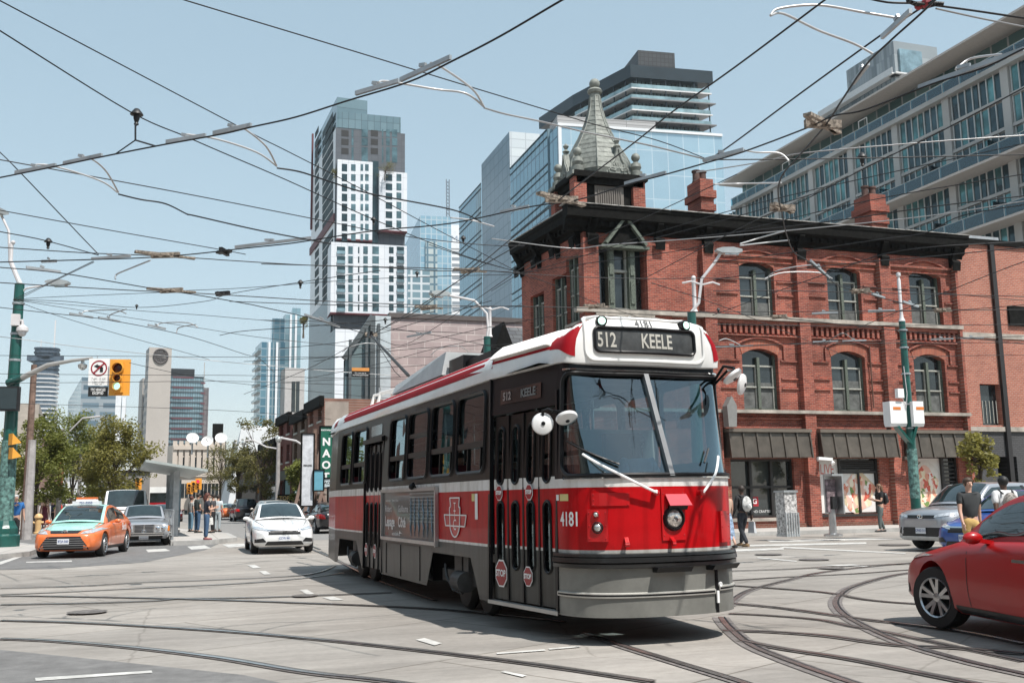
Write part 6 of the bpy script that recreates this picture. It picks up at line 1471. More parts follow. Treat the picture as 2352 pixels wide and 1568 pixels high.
for u, v in ((1438, 1245), (1538, 1243)):
 b, z = uvf(u, v); f = arcfn(b, z); k = MB(); k.bar(f(0,.04,.0), f(0,-.01,.07), .04, .03); k.cyl(f(-.02,-.02,.06), f(.02,-.02,.06), .022); k.build('tow_bracket', mPanelRed, TC)
k = MB(); bbn = [-.985+1.97*i/40 for i in range(41)]
prf = [(.0,.905),(.045,.90),(.05,.872),(.03,.868),(.055,.86),(.06,.815),(.035,.81),(.05,.80),(.05,.765),(.0,.755)]
k.grid(lambda b, j: Nn(b, prf[int(j)][1], prf[int(j)][0]), bbn, list(range(len(prf)))); k.build('bumper', M('black rubber bumper', (.014,.014,.014), .3, coat=.25), TC, smooth=True, ang=40)
for b0 in (-.02, .33):
 f = arcfn(round(b0, 2), .745); k = MB(); w_ = .19 if b0 < .5 else .12
 k.hexa([f(-w_,-.03,.0),f(w_,-.03,.0),f(w_,-.03,.1),f(-w_,-.03,.1),f(-w_,.02,.0),f(w_,.02,.0),f(w_,.02,.14),f(-w_,.02,.14)]); k.build('bumper_pad', mTBlack, TC)
k = MB()
for b0, b1, zz in ((-.97, .27, .495), (.31, .985, .52)):
 k.grid(lambda b, j: Nn(b, zz+[.028,.02,.0,-.0,-.02,-.028][int(j)], [.0,.02,.02,.02,.02,.0][int(j)]), [b0+(b1-b0)*i/24 for i in range(25)], list(range(6)))
k.each('rub_strip', M('aluminium strip', (.55,.54,.50), .4, .5), ap)
k = MB()
for b0, b1, zz in ((-.96, .26, .495), (.32, .98, .52)): k.grid(lambda b, j: Nn(b, zz+[.009,-.009][int(j)], .022), [b0+(b1-b0)*i/24 for i in range(25)], [0, 1])
k.build('strip_groove', mTBlack, ap)
k = MB(); k.bar(Nn(.29, .28, .004), Nn(.29, .75, .004), .03, .02, (1,0,0)); k.build('apron_split', mTBlack, ap)
k = MB(); k.bar(Nn(.28, .5, .03), Nn(.28, .38, .03), .025, .02, (1,0,0)); f = arcfn(.33, .56); k.lathe([(.025,0),(.025,.02),(.012,.02),(.012,.012)], f(0,0,0), 12, axis=nfr(.33,.56)); k.build('coupler_latch', mWhitePaint, ap)
def wiper(pu, pv, tu, tv, blade, mat=None):
 b0, z0 = uvf(pu, pv); b1, z1 = uvf(tu, tv); p = Nn(b0, z0, .07); q = Nn(b1, z1, .05)
 k = MB(); pts = []
 for i in range(9):
  t = i/8; bq = b0+(b1-b0)*t; zq = z0+(z1-z0)*t; pts.append(Nn(bq, zq, .07+.02*math.sin(PI*t)))
 k.tube(pts, [.014]*9, 6); w_ = k.build('wiper', mWhitePaint, TC, smooth=True)
 k = MB(); k.lathe([(.03,0),(.03,.07),(.015,.08)], Nn(b0, z0), 12, axis=nfr(b0, z0)); k.build('wiper_pivot', mPanelRed, w_)
 k = MB(); (u0, v0), (u1, v1) = blade; B0, Z0_ = uvf(u0, v0); B1, Z1_ = uvf(u1, v1)
 k.tube([Nn(B0+(B1-B0)*i/8, Z0_+(Z1_-Z0_)*i/8, .015) for i in range(9)], .012, 5); k.build('wiper_blade', mTBlack, w_)
wiper(1505, 1131, 1352, 1043, ((1308, 1012), (1432, 1066)))
wiper(1607, 1131, 1652, 1048, ((1645, 1030), (1628, 1062)))
def mirror(a_pts, c, n, r_=.115, world=True):
 k = MB(); k.tube(a_pts, .016, 6); mr = k.build('mirror', mTBlack, TC, smooth=True)
 k = MB(); k.lathe([(r_,.0),(r_*1.02,-.012),(r_*.95,-.03),(r_*.5,-.05),(0,-.052)], c, 24, axis=n); k.lathe([(r_,0),(0,.004)], c, 24, axis=n); k.build('mirror_shell', M('mirror shell white', (.72,.72,.71), .3, coat=.4, var=.03), mr, smooth=True)
 k = MB(); k.lathe([(.022,-.06),(.022,-.045),(.0,-.045)], c, 10, axis=n); k.build('mirror_knob', mTBlack, mr)
mi = mw(TC).inverted()
def lp(u, v, d): return mi @ DEP(u, v, d)
A0 = SD(1.47, 2.36, .02)
rz = lambda p: V(p)
c1 = lp(1246, 973, 10.55); c2 = lp(1301, 957, 10.45); kn = lp(1272, 944, 10.5)
mirror([A0, kn, lp(1258, 938, 10.5), lp(1247, 943, 10.5), c1], c1, V((-1, .25, 0)))
mirror([A0, kn, lp(1310, 948, 10.4), c2+V((.02,0,.02))], c2, V((-.6, .0, 1.0)))
A1 = S(1, 1.47, 2.62, .0)
c3 = lp(1681, 862, 10.75); c4 = lp(1701, 882, 10.9)
mirror([A1, lp(1662, 841, 10.9), lp(1686, 845, 10.8), c3], c3, V((-.6, -.5, 1.0)))
mirror([A1, lp(1672, 850, 10.9), lp(1698, 856, 10.9), c4], c4, V((-1, -.8, .3)))
mAd = M('advertising poster', (.055,.056,.058), .35, var=.15, coat=.2)
k = MB(); k.add([SD(-5.10,.89,.02),SD(-2.10,.89,.02),SD(-2.10,1.60,.02),SD(-5.10,1.60,.02)], [(0,1,2,3)]); ad = k.build('advertising_poster', mAd, TC)
k = MB()
for p, q in (((-5.12,.87),(-2.06,.87)), ((-5.12,1.62),(-2.06,1.62)), ((-5.12,.85),(-5.12,1.64)), ((-2.07,.83),(-2.07,1.65))): k.bar(SD(*p, .03), SD(*q, .03), .05, .05)
k.build('poster_frame', mSteel, ad)
mAdT = M('poster white', (.62,.62,.62), .5, var=.02); AT = lambda s, sz_, a, z, bo=0., m_=None: text_on('poster_lettering', s, sz_, lambda x, y: SD(a+x, z+y, .026), m_ or mAdT, ad, bold=bo, align='LEFT')
AT('Robert', .145, -4.93, 1.335); AT('Guillaume', .145, -4.12, 1.335); AT('Lepage', .215, -4.93, 1.13, .006); AT('Côté', .215, -4.12, 1.13, .006); AT('world premiere', .05, -4.9, 1.465); AT('Frame by Frame', .06, -4.5, 1.465); AT('national.ballet.ca', .075, -4.5, .95, .001); AT('tickets', .075, -4.93, .95, 0, M('poster red', (.3,.02,.03), .5))
k = MB()
for i in range(9): k.bar(SD(-3.45,1.56-i*.05,.024), SD(-2.16,1.56-i*.05,.024), .004, .012)
k.build('poster_lines', M('poster grey lines', (.3,.32,.33), .5), ad)
k = MB(); rnd = random.Random(5)
for i in range(6):
 x = -3.38+i*.22; pts = [SD(x+rnd.uniform(-.03,.03), 1.5-j*.07, .027) for j in range(9)]; k.tube(pts, [.004,.01,.014,.012,.016,.01,.012,.006,.003], 4)
k.build('poster_figures', M('poster blue figures', (.16,.24,.30), .5, var=.5, scale=20), ad)
def outline(pts, w_, name, parent=TC, o=.012, mat=None):
 k = MB(); n = len(pts)
 for i in range(n): a, b_ = pts[i], pts[(i+1) % n]; k.bar(SD(*a, o), SD(*b_, o), .008, w_)
 return k.build(name, mat or mWhitePaint, parent)
ex, ez = -1.30, 1.235
k = MB(); wing = [(ex-.46,ez+.03),(ex+.46,ez+.03),(ex+.40,ez-.11),(ex-.40,ez-.11)]; k.v += [SD(*p, .006) for p in wing]; k.f.append((0,1,2,3)); em = k.build('transit_emblem', mPanelRed, TC)
outline(wing, .016, 'wing_outline', em)
sh = [(ex-.2,ez+.25),(ex+.2,ez+.25),(ex+.17,ez+.14),(ex+.22,ez+.12)]+[(ex+.21*math.cos(t),ez-.05+.2*math.sin(t)-.0) for t in [-PI*i/10 for i in range(1,10)]]+[(ex-.22,ez+.12),(ex-.17,ez+.14)]
k = MB(); k.v += [SD(*p, .009) for p in sh]; k.f.append(tuple(range(len(sh)))); k.build('shield', mPanelRed, em); outline(sh, .016, 'shield_outline', em, .015)
for ch, z_, sz_ in (('T', ez+.13, .16), ('T', ez+.03, .16), ('C', ez-.1, .2)): text_on('emblem_letter', ch, sz_, lambda x, y, z_=z_: SD(ex+x, z_+y, .016), mWhitePaint, em, sx=1.0)
for a0, a1, z0, z1, mt, nm in ((-.52,-.42,1.22,1.53,mWhitePaint,'white_notice'), (-.64,-.53,1.44,1.53,M('yellow notice', (.6,.52,.22), .6),'yellow_notice'), (-5.24,-5.14,1.2,1.34,mWhitePaint,'access_sticker')):
 k = MB(); k.add([SD(a0,z0,.006),SD(a1,z0,.006),SD(a1,z1,.006),SD(a0,z1,.006)], [(0,1,2,3)]); k.build(nm, mt, TC)
k = MB()
for a in (-4.95, -4.05, -2.98): k.bar(SD(a,.32,.004), SD(a,.80,.004), .012, .012)
k.bar(SD(-4.95,.80,.004), SD(-2.98,.80,.004), .012, .012); k.build('hatch_gap', mTBlack, TC)
k = MB(); k.bar(SD(-3.18,1.6,.0), SD(-3.18,1.72,.06), .04, .04); k.sph(SD(-3.14,1.66,.08), .045, 8); k.build('side_camera', mTBlack, TC)
k = MB(); k.sph(SD(-5.9,2.96,-.0), .05, 8, (1,.5,.8)); k.build('side_marker', mRedLamp, TC)
for a in (-8.3, -7.3, -1.95, -1.1):
 for sy in (-1, 1):
  k = MB(); k.lathe([(0,-.06),(.32,-.06),(.33,-.03),(.31,.03),(.29,.05),(.12,.06),(0,.06)], (a, sy*.78, .33), 24, axis=(0, sy, 0)); w_ = k.build('wheel', M('wheel steel', (.05,.045,.04), .6, .5), TC, smooth=True)
for a in (-7.8, -1.55):
 for sy in (-1, 1):
  k = MB(); k.box((a, sy*.95, .45), (1.7,.12,.16)); k.box((a, sy*1.0, .62), (.3,.12,.25)); k.cyl((a-.0, sy*1.05, .42), (a+.42, sy*1.08, .42), .13, .13, 16); k.sph((a-.0, sy*1.05, .42), .13, 12); k.box((a+.35, sy*1.02, .66), (.2,.1,.3))
  k.tube([(a-.5, sy*1.08, .6), (a-.3, sy*1.12, .45), (a-.1, sy*1.1, .3), (a+.3, sy*1.1, .28)], .02, 5)
  k.build('truck_frame', M('greasy truck steel', (.06,.058,.055), .6, .3, var=.4), TC)
k = MB(); k.box2((-LS-1.2,-.95,.70), (1.5,.95,.80)); k.box2((-6.4,-1.0,.32), (-2.9,1.0,.70)); k.build('underframe', mTBlack, TC)
k = MB(); k.box2((-LS-1.3,-.95,.82), (1.55,.95,.90)); k.build('floor', M('interior floor', (.08,.08,.085), .8), TC)
k = MB(); k.box2((-LS-1.3,-1.1,2.90), (1.4,1.1,2.90)); k.build('ceiling', M('ceiling panel', (.55,.55,.5), .6), TC)
for i in range(9):
 for sy in (-1, 1):
  a = -8.6+i*.86
  if sy == -1 and -6.9 < a < -5.2: continue
  k = MB(); k.box((a, sy*.72, 1.3), (.42,.7,.08)); k.box((a-.22, sy*.72, 1.62), (.08,.75,.62)); k.box((a, sy*.78, 1.08), (.06,.5,.36)); k.build('seat', M('red seat cloth', (.16,.02,.03), .9), TC)
k = MB()
for a in (-8, -6.7, -5.1, -4.2, -3.3, -2.3, -1.4, -.4):
 for sy in (-.4, .4): k.cyl((a, sy, .9), (a, sy, 2.90), .018, .018, 6)
for sy in (-.4, .4): k.cyl((-9, sy, 2.6), (-.2, sy, 2.6), .015, .015, 6)
k.build('stanchion', mSteel, TC)
k = MB(); k.box2((1.25,.1,.9), (1.85,.85,1.55)); k.hexa([(1.2,-.2,1.5),(1.95,-.2,1.6),(1.95,.8,1.6),(1.2,.8,1.5),(1.2,-.2,1.6),(1.95,-.2,1.72),(1.95,.8,1.72),(1.2,.8,1.62)]); k.build('dashboard', M('dashboard grey', (.04,.045,.05), .6), TC)
k = MB(); k.box((.55,.45,1.25), (.5,.5,.12)); k.box((.3,.45,1.75), (.12,.5,.95)); k.build('driver_seat', M('tan seat', (.16,.07,.04), .7), TC)
k = MB(); k.box2((-.02,.02,.9), (.02,1.1,2.3)); k.build('cab_partition', mTInt, TC)
k = MB(); k.box((.9,-.25,1.35), (.22,.2,.75)); k.build('farebox', mGalv, TC)
k = MB();
rz0 = 3.26
k.hexa([(-5.5,-.95,rz0),(-2.6,-.95,rz0),(-2.6,-.2,rz0),(-5.5,-.2,rz0),(-5.5,-.88,rz0+.16),(-2.6,-.88,rz0+.34),(-2.6,-.25,rz0+.34),(-5.5,-.25,rz0+.16)])
rbx = k.build('roof_equipment_box', M('pale grey box', (.5,.52,.52), .5, .2), TC)
k = MB(); k.box2((-2.55,-.85,rz0), (-1.9,-.3,rz0+.2)); k.box2((-1.9,-.8,rz0),(-.9,.2,rz0+.12)); k.build('roof_vent', mTBlack, TC)
for a in (-7.0, -6.5):
 k = MB(); k.tube([(a,-.95,rz0-.05),(a,-.9,rz0+.14),(a+.25,-.7,rz0+.18),(a+.9,-.4,rz0+.18)], .03, 6); k.build('roof_hoop', mTWhite, TC, smooth=True)
tip = mi @ PLN(850, 768, (4.70, 11.53, 0), -2.8); basep = mi @ PLN(938, 862, (4.70, 11.53, 0), -2.8)
basep = V((basep.x, 0, max(3.4, basep.z))); tip = V((tip.x, 0, tip.z))
k = MB(); k.tube([basep, basep.lerp(tip, .5), tip], [.035,.03,.024], 8); tp_ = k.build('trolley_pole', M('dark pole', (.05,.05,.05), .5, .3), TC)
k = MB(); k.box(tip, (.25,.07,.12)); k.build('trolley_shoe', mTBlack, tp_)
k = MB(); k.tube([tip, tip.lerp(basep, .2)+V((0,.05,-.1)), tip.lerp(basep,.55)+V((.0,.12,-.35)), basep+V((-1.0,.1,.1))], .009, 4); k.build('trolley_rope', mWire, tp_)
k = MB(); k.box((basep.x, 0, 3.38), (.8,.5,.14)); k.build('pole_base', mTBlack, TC)
# CARS
def itp(tab, x):
 if x <= tab[0][0]: return tab[0][1:]
 for a, b in zip(tab, tab[1:]):
  if x <= b[0]:
   t = (x-a[0])/(b[0]-a[0]); t = t*t*(3-2*t)*.35+t*.65; return [p+(q-p)*t for p, q in zip(a[1:], b[1:])]
 return tab[-1][1:]
SED = [(0,.60,.32,.54,.60),(.04,.74,.24,.60,.68),(.14,.87,.20,.65,.74),(.35,.95,.18,.70,.80),(.7,.985,.18,.76,.87),(1.1,1,.18,.83,.94),(1.4,1,.18,.89,1.0),(2.4,1,.18,.94,1.0),(3.5,1,.18,.97,1.04),(4.1,.97,.22,.98,1.10),(4.5,.90,.28,.93,1.06),(4.62,.80,.34,.86,.95),(4.68,.64,.42,.78,.86)]
SUV = [(0,.66,.36,.74,.84),(.04,.80,.28,.82,.95),(.12,.91,.26,.88,1.02),(.3,.97,.25,.93,1.06),(.7,1,.25,.98,1.10),(1.1,1,.25,1.02,1.14),(1.4,1,.25,1.06,1.18),(2.6,1,.25,1.09,1.14),(3.7,1,.27,1.12,1.16),(4.2,.98,.32,1.12,1.18),(4.5,.92,.38,1.08,1.14),(4.58,.8,.45,1.0,1.06)]
CLS = [(0,.90,.34,.70,.76),(.03,.94,.30,.72,.79),(.12,.97,.24,.76,.84),(.6,1,.22,.80,.90),(1.1,1,.22,.84,.94),(1.45,1,.22,.88,.97),(2.5,1,.22,.90,.96),(3.6,1,.22,.90,.96),(4.1,1,.26,.88,.98),(4.6,.97,.30,.86,.93),(4.68,.93,.36,.80,.84)]
VAN = [(0,.80,.40,.85,.98),(.05,.90,.34,.95,1.08),(.2,.96,.32,1.02,1.16),(.6,1,.32,1.08,1.24),(.9,1,.32,1.12,1.28),(2.4,1,.32,1.15,1.2),(4.6,1,.32,1.15,1.2),(5.1,.99,.36,1.15,1.2),(5.2,.95,.42,1.1,1.15)]
mRim = M('alloy rim', (.55,.56,.57), .28, .85, var=.05); mCarGlass = M('car window glass', (.018,.030,.032), .03, var=.3, spec=.9, coat=.3)
mLampL = M('car headlamp', (.62,.64,.66), .08, .4, var=.25, scale=20, coat=1); mPlate = M('number plate', (.66,.68,.70), .45, var=.03); mPlateT = M('plate blue lettering', (.08,.12,.3), .5)
mBlkPl = M('black plastic trim', (.014,.014,.015), .45)
def car(lab, cat, P, az, L, W, H, T, paint, gh, wb=2.7, fo=.9, wr=.325, face='sedan', name='parked_car', roofpaint=None, hoodpaint=None, steer=0., plate='', group=None, rear=False, spokes=5, five=True):
 """P: ground point under the car's centre; az: heading (0 = along +Y)"""
 root = thing(name, P, R(90-az), lab, cat, group); k0 = L/T[-1][0]; hw = W/2
 X = lambda x: L/2-x
 def sec(x):
  w_, zb, zs, zt = itp([(t[0]*k0,)+tuple(t[1:]) for t in T], x); w_ *= hw
  zm = zb+(zs-zb)*.45
  c = [(0,zb),(w_*.55,zb),(w_*.86,zb+.01),(w_*.955,zb+.07),(w_*.99,zm-.1),(w_,zm+.04),(w_*.985,zs-.10),(w_*.955,zs-.02),(w_*.89,zs+.035*(zt-zs)/.1),(w_*.72,zs+(zt-zs)*.72),(w_*.42,zs+(zt-zs)*.95),(0,zt)]
  return c
 xs = [0,.02,.04,.08,.14,.22,.35,.5,.7,.9,1.1,1.3,1.5,1.9,2.3,2.7,3.1,3.4,3.7,3.9,4.1,4.25,4.4,4.5,4.57,4.62,4.65,4.68]; xs = [x*L/4.68 for x in xs]
 mb = MB(); nr = 12
 for x in xs:
  c = sec(x); mb.v += [V((X(x), y, z)) for y, z in c]+[V((X(x), -y, z)) for y, z in c[-2:0:-1]]
 N = 22
 for i in range(len(xs)-1):
  for j in range(N): j2 = (j+1) % N; mb.f.append((i*N+j, i*N+j2, (i+1)*N+j2, (i+1)*N+j))
 mb.f.append(tuple(range(N))[::-1]); mb.f.append(tuple((len(xs)-1)*N+j for j in range(N)))
 body = mb.build('body', paint, root, smooth=True, ang=60, merge=True)
 bm = bmesh.new(); bm.from_mesh(body.data); bvh = BVHTree.FromBMesh(bm); bm.free()
 wx = [X(fo), X(fo+wb)]
 cut = MB()
 for x in wx:
  for sy in (-1, 1): cut.cyl((x, sy*(hw-.34), wr+.01), (x, sy*(hw+.2), wr+.01), wr+.055, n=28)
 co = cut.build('cutter', None, root, merge=True); md = body.modifiers.new('b', 'BOOLEAN'); md.operation = 'DIFFERENCE'; md.object = co; md.solver = 'EXACT'
 dg = bpy.context.evaluated_depsgraph_get(); dg.update(); nm_ = bpy.data.meshes.new_from_object(body.evaluated_get(dg)); body.modifiers.clear(); body.data = nm_; bpy.data.objects.remove(co)
 if not nm_.materials: nm_.materials.append(paint)
 nm_.polygons.foreach_set('use_smooth', [True]*len(nm_.polygons)); nm_.set_sharp_from_angle(angle=R(40))
 def patch(nm, poly, ax, mat, parent=body, o=.006, sgn=1, cuts=3):
  """a shaped piece laid on the body: ax 'f' (y,z from the front), 'r' from the rear, 's' (x,z from the side), 't' (x,y from above)"""
  b2 = bmesh.new(); vs = [b2.verts.new((p[0], p[1], 0)) for p in poly]; b2.faces.new(vs); bmesh.ops.triangulate(b2, faces=b2.faces)
  for _ in range(cuts):
   ed = [e for e in b2.edges if e.calc_length() > .07]
   if not ed: break
   bmesh.ops.subdivide_edges(b2, edges=ed, cuts=1); bmesh.ops.triangulate(b2, faces=b2.faces)
  k = MB(); dr = {'f': V((-1,0,0)), 'r': V((1,0,0)), 's': V((0,-sgn,0)), 't': V((0,0,-1))}[ax]
  for v in b2.verts:
   p = {'f': (9, v.co.x, v.co.y), 'r': (-9, v.co.x, v.co.y), 's': (v.co.x, 9*sgn, v.co.y), 't': (v.co.x, v.co.y, 9)}[ax]
   h = bvh.ray_cast(V(p), dr)
   if h[0] is None: h = bvh.find_nearest(V(p)+dr*(9-hw))
   n = h[1] if h[1].dot(dr) < 0 else -h[1]; k.v.append(h[0]+n*o)
  b2.verts.index_update(); k.f = [tuple(v.index for v in f.verts) for f in b2.faces]; b2.free(); return k.build(nm, mat, parent, smooth=True, ang=50)
 x0, x1, x2, x3, hbf, hrf = gh   # windshield base/top, roof rear, rear base; base and roof half width factors
 def G_(x, q):
  zb0 = itp([(t[0]*k0,)+tuple(t[1:]) for t in T], x)[2]-.02
  if x < x1: t = (x-x0)/(x1-x0); zt = itp([(t_[0]*k0,)+tuple(t_[1:]) for t_ in T], x0)[3]-.03; zt = zt+(H-.03-zt)*(1-(1-t)**1.25); wt = hw*(hbf*.93+(hrf-hbf*.93)*t)
  elif x <= x2: t = (x-x1)/(x2-x1); zt = H-.03+.035*math.sin(PI*t)-.03*t*t; wt = hw*hrf
  else: t = (x-x2)/(x3-x2); ze = itp([(t_[0]*k0,)+tuple(t_[1:]) for t_ in T], x3)[3]-.03; zt = H-.06+(ze-H+.06)*t**1.25; wt = hw*(hrf+(hbf*.93-hrf)*t)
  wb_ = hw*hbf
  if q <= .5: s_ = q/.5; y = wb_+(wt-wb_)*s_; y += .03*math.sin(PI*s_); z = zb0+(zt-zb0)*s_; xx = x
  else:
   s_ = (q-.5)/.5; y = wt*(1-s_); z = zt+.05*(1-(1-s_)**2); xx = x
  f_ = max(0, 1-(x-x0)/(x1-x0)) if x < x1 else (-max(0, (x-x2)/(x3-x2)) if x > x2 else 0)
  xx = xx-.16*f_*(1-(y/(hw*hbf))**2)
  return V((X(xx), y, z))
 gx = [x0+(x1-x0)*i/8 for i in range(9)]+[x1+(x2-x1)*i/6 for i in range(1, 7)]+[x2+(x3-x2)*i/8 for i in range(1, 9)]
 qs = [0,.1,.2,.3,.4,.47,.5,.53,.6,.7,.8,.9,1]
 k = MB()
 for s_ in (-1, 1): k.grid(lambda x, q: V((G_(x, q).x, G_(x, q).y*s_, G_(x, q).z)), gx, qs)
 cab = k.build('cabin', roofpaint or paint, root, smooth=True, ang=60, merge=True)
 if roofpaint and paint != roofpaint:
  k = MB()
  for s_ in (-1, 1): k.grid(lambda x, q: V((G_(x, q).x, (G_(x, q).y+.004)*s_, G_(x, q).z+.004)), gx, qs[:7])
  k.build('cabin_side', paint, root, smooth=True)
 def gp(nm, xa, xb, qa, qb, s_=None, o=.008, nx=8, lo=None):
  k = MB()
  for sg in ((s_,) if s_ else (-1, 1)):
   def fn(i, j):
    x = xa+(xb-xa)*i/nx; q = qa+(qb-qa)*j/5; p = G_(x, q); n = V((0,1,.3)).normalized() if q < .5 else V((.3 if x < x1 else (-.3 if x > x2 else 0), 0, 1)).normalized()
    p = p+n*o; return V((p.x, p.y*sg, p.z))
   k.grid(fn, range(nx+1), range(6))
  return k.build(nm, mCarGlass, cab, smooth=True, ang=60)
 gp('windshield', x0+.06, x1-.03, .555, 1); gp('rear_window', x2+.06, x3-.08, .57, 1)
 xm = (x1+x2)/2+.12
 for s_ in (-1, 1):
  for xa, xb in ((x0+.42*(x1-x0), xm-.04), (xm+.04, min(x3-.55*(x3-x2), x2+.75))): gp('side_window', xa, xb, .10, .43, s_)
  k = MB(); k.bar(*[V((G_(xm, q).x, (G_(xm, q).y+.008)*s_, G_(xm, q).z)) for q in (.08, .45)], .09, .02, (0,1,0)); k.build('door_pillar', mBlkPl, cab)
 for i, x in enumerate(wx):
  for sy in (-1, 1):
   y = sy*(hw-.11); st = steer if i == 0 else 0; wd = V((-math.sin(st)*sy, math.cos(st)*sy, 0)) ; c = V((x, y, wr))
   k = MB(); k.lathe([(wr*.62,-.11),(wr*.96,-.11),(wr,-.07),(wr,.06),(wr*.95,.10),(wr*.66,.105),(wr*.64,.08)], c, 30, axis=wd, cap=False); w_ = k.build('wheel', mTyre, root, smooth=True)
   k = MB(); k.lathe([(wr*.66,.10),(wr*.62,.105),(wr*.60,.03),(wr*.2,.0),(0,.0)], c, 26, axis=wd, cap=False); k.build('rim_well', mBlkPl, w_, smooth=True)
   k = MB(); k.lathe([(wr*.67,.095),(wr*.645,.115),(wr*.60,.10)], c, 26, axis=wd, cap=False); k.lathe([(wr*.16,.06),(wr*.14,.085),(0,.09)], c, 12, axis=wd)
   tx = wd.cross(V((0,0,1))).normalized()
   for s_ in range(spokes):
    t = 2*PI*s_/spokes+.3
    for dt in ((-.16, .16) if five else (0,)):
     p = lambda r_, a_, o_: c+(tx*math.cos(a_)+V((0,0,1))*math.sin(a_))*r_+wd*o_
     k.bar(p(wr*.12, t+dt*.5, .07), p(wr*.63, t+dt*1.5, .095), wr*.09 if spokes > 6 else wr*.12, .02, wd)
   k.build('rim', mRim, w_)
 lit = {'sedan': [[(.40,.62),(.80,.70),(.86,.77),(.74,.77),(.42,.69)], [(-.46,.55),(.46,.55),(.44,.66),(-.44,.66)], [(-.55,.25),(.55,.25),(.48,.36),(-.48,.36)]],
   'taxi': [[(.42,.66),(.72,.68),(.88,.78),(.80,.82),(.50,.73)], [(-.36,.68),(.36,.68),(.42,.76),(-.42,.76)], [(-.66,.24),(.66,.24),(.62,.34),(.44,.60),(-.44,.60),(-.62,.34)]],
   'suv': [[(.40,.84),(.86,.90),(.9,.98),(.78,.97),(.42,.90)], [(-.42,.82),(.42,.82),(.42,.90),(-.42,.90)], [(-.78,.36),(.78,.36),(.64,.60),(-.64,.60)]],
   'classic': [[(.38,.50),(.80,.50),(.80,.72),(.38,.72)], [(-.34,.46),(.34,.46),(.34,.74),(-.34,.74)], [(-.84,.24),(.84,.24),(.84,.36),(-.84,.36)]],
   'van': [[(.50,.72),(.80,.74),(.82,.98),(.58,.94)], [(-.46,.72),(.46,.72),(.46,.92),(-.46,.92)], [(-.6,.40),(.6,.40),(.6,.52),(-.6,.52)]]}[face]
 sc = hw/.9
 for s_ in (-1, 1): patch('headlight', [(y*s_*sc, z) for y, z in lit[0]], 'f', mLampL, o=.012)
 patch('grille', [(y*sc, z) for y, z in lit[1]], 'f', mBlkPl, o=.008); gl_ = patch('lower_grille', [(y*sc, z) for y, z in lit[2]], 'f', mBlkPl, o=.008)
 zs_ = [p[1] for p in lit[2]]; z0, z1 = min(zs_), max(zs_)
 if face in ('taxi', 'classic'):
  Q = lit[2] if face == 'taxi' else lit[1]; q0, q1 = min(p[1] for p in Q), max(p[1] for p in Q); wmax = max(p[0] for p in Q)
  for i in range(1, 6):
   z = q0+(q1-q0)*i/6; wz = wmax*(1-.32*(z-q0)/(q1-q0)) if face == 'taxi' else wmax
   patch('grille_bar', [(-wz*sc,z-.008),(wz*sc,z-.008),(wz*sc,z+.008),(-wz*sc,z+.008)], 'f', mSteel, gl_, .014)
 if face == 'classic':
  for y in (-.34, 0, .34): patch('grille_frame', [(y*sc-.015,.46),(y*sc+.015,.46),(y*sc+.015,.75),(y*sc-.015,.75)], 'f', mChrome, gl_, .02)
  patch('bumper', [(-.88,.36),(.88,.36),(.88,.47),(-.88,.47)], 'f', mChrome, o=.05); patch('bumper_rubber', [(-.88,.40),(.88,.40),(.88,.435),(-.88,.435)], 'f', mBlkPl, o=.056)
  for s_ in (-1, 1):
   for y in (.47, .66): h = bvh.ray_cast(V((9, y*s_, .61)), V((-1,0,0))); k = MB(); k.lathe([(.085,0),(.085,.02),(.06,.035),(0,.04)], h[0]+V((.01,0,0)), 16, axis=(1,0,0)); k.build('round_headlight', mChrome, body, smooth=True)
   patch('turn_signal', [(.80*s_,.52),(.88*s_,.52),(.88*s_,.70),(.80*s_,.70)], 'f', mOrangeLamp, o=.016)
 if face == 'sedan':
  patch('grille_wing', [(-.62*sc,.655),(.62*sc,.655),(.46*sc,.685),(-.46*sc,.685)], 'f', mChrome, o=.014)
  for s_ in (-1, 1): patch('fog_opening', [(.50*s_*sc,.34),(.82*s_*sc,.32),(.82*s_*sc,.42),(.60*s_*sc,.45)], 'f', mBlkPl, o=.01)
 if face == 'suv':
  patch('skid_plate', [(-.62,.30),(.62,.30),(.74,.38),(-.74,.38)], 'f', mGalv, o=.03); patch('grille_bar', [(-.5,.66),(.5,.66),(.5,.78),(-.5,.78)], 'f', paint, o=.012)
 k = MB(); eb = bvh.ray_cast(V((9, 0, lit[1][0][1]+.05)), V((-1,0,0)))[0]; k.tube([eb+V((.03, .075*math.cos(t), .05*math.sin(t))) for t in [2*PI*i/14 for i in range(15)]], .011, 5)
 if face == 'sedan': k = MB(); [k.bar(eb+V((.03,y,-.035)), eb+V((.03,y*1.2,.04)), .014, .012) for y in (-.035,.035)]; k.bar(eb+V((.03,-.035,0)), eb+V((.03,.035,0)), .012, .012)
 if face in ('taxi', 'suv'): k.bar(eb+V((.03,0,-.045)), eb+V((.03,0,.045)), .02, .012); k.bar(eb+V((.03,-.05,.02)), eb+V((.03,.05,.02)), .02, .012)
 k.build('badge', mChrome, body)
 for ax_, zz in (('f', {'sedan': .44, 'taxi': .47, 'suv': .52, 'classic': .30, 'van': .60}[face]), ('r', .62)):
  pl = patch('number_plate', [(-.16,zz-.075),(.16,zz-.075),(.16,zz+.075),(-.16,zz+.075)], ax_, mPlate, body, .03)
  if plate and ax_ == 'f': x_ = bvh.ray_cast(V((9, 0, zz)), V((-1,0,0)))[0].x+.034; text_on('plate_lettering', plate, .085, lambda a, b_: V((x_, a, zz+b_)), mPlateT, pl, bold=.002, sx=.85)
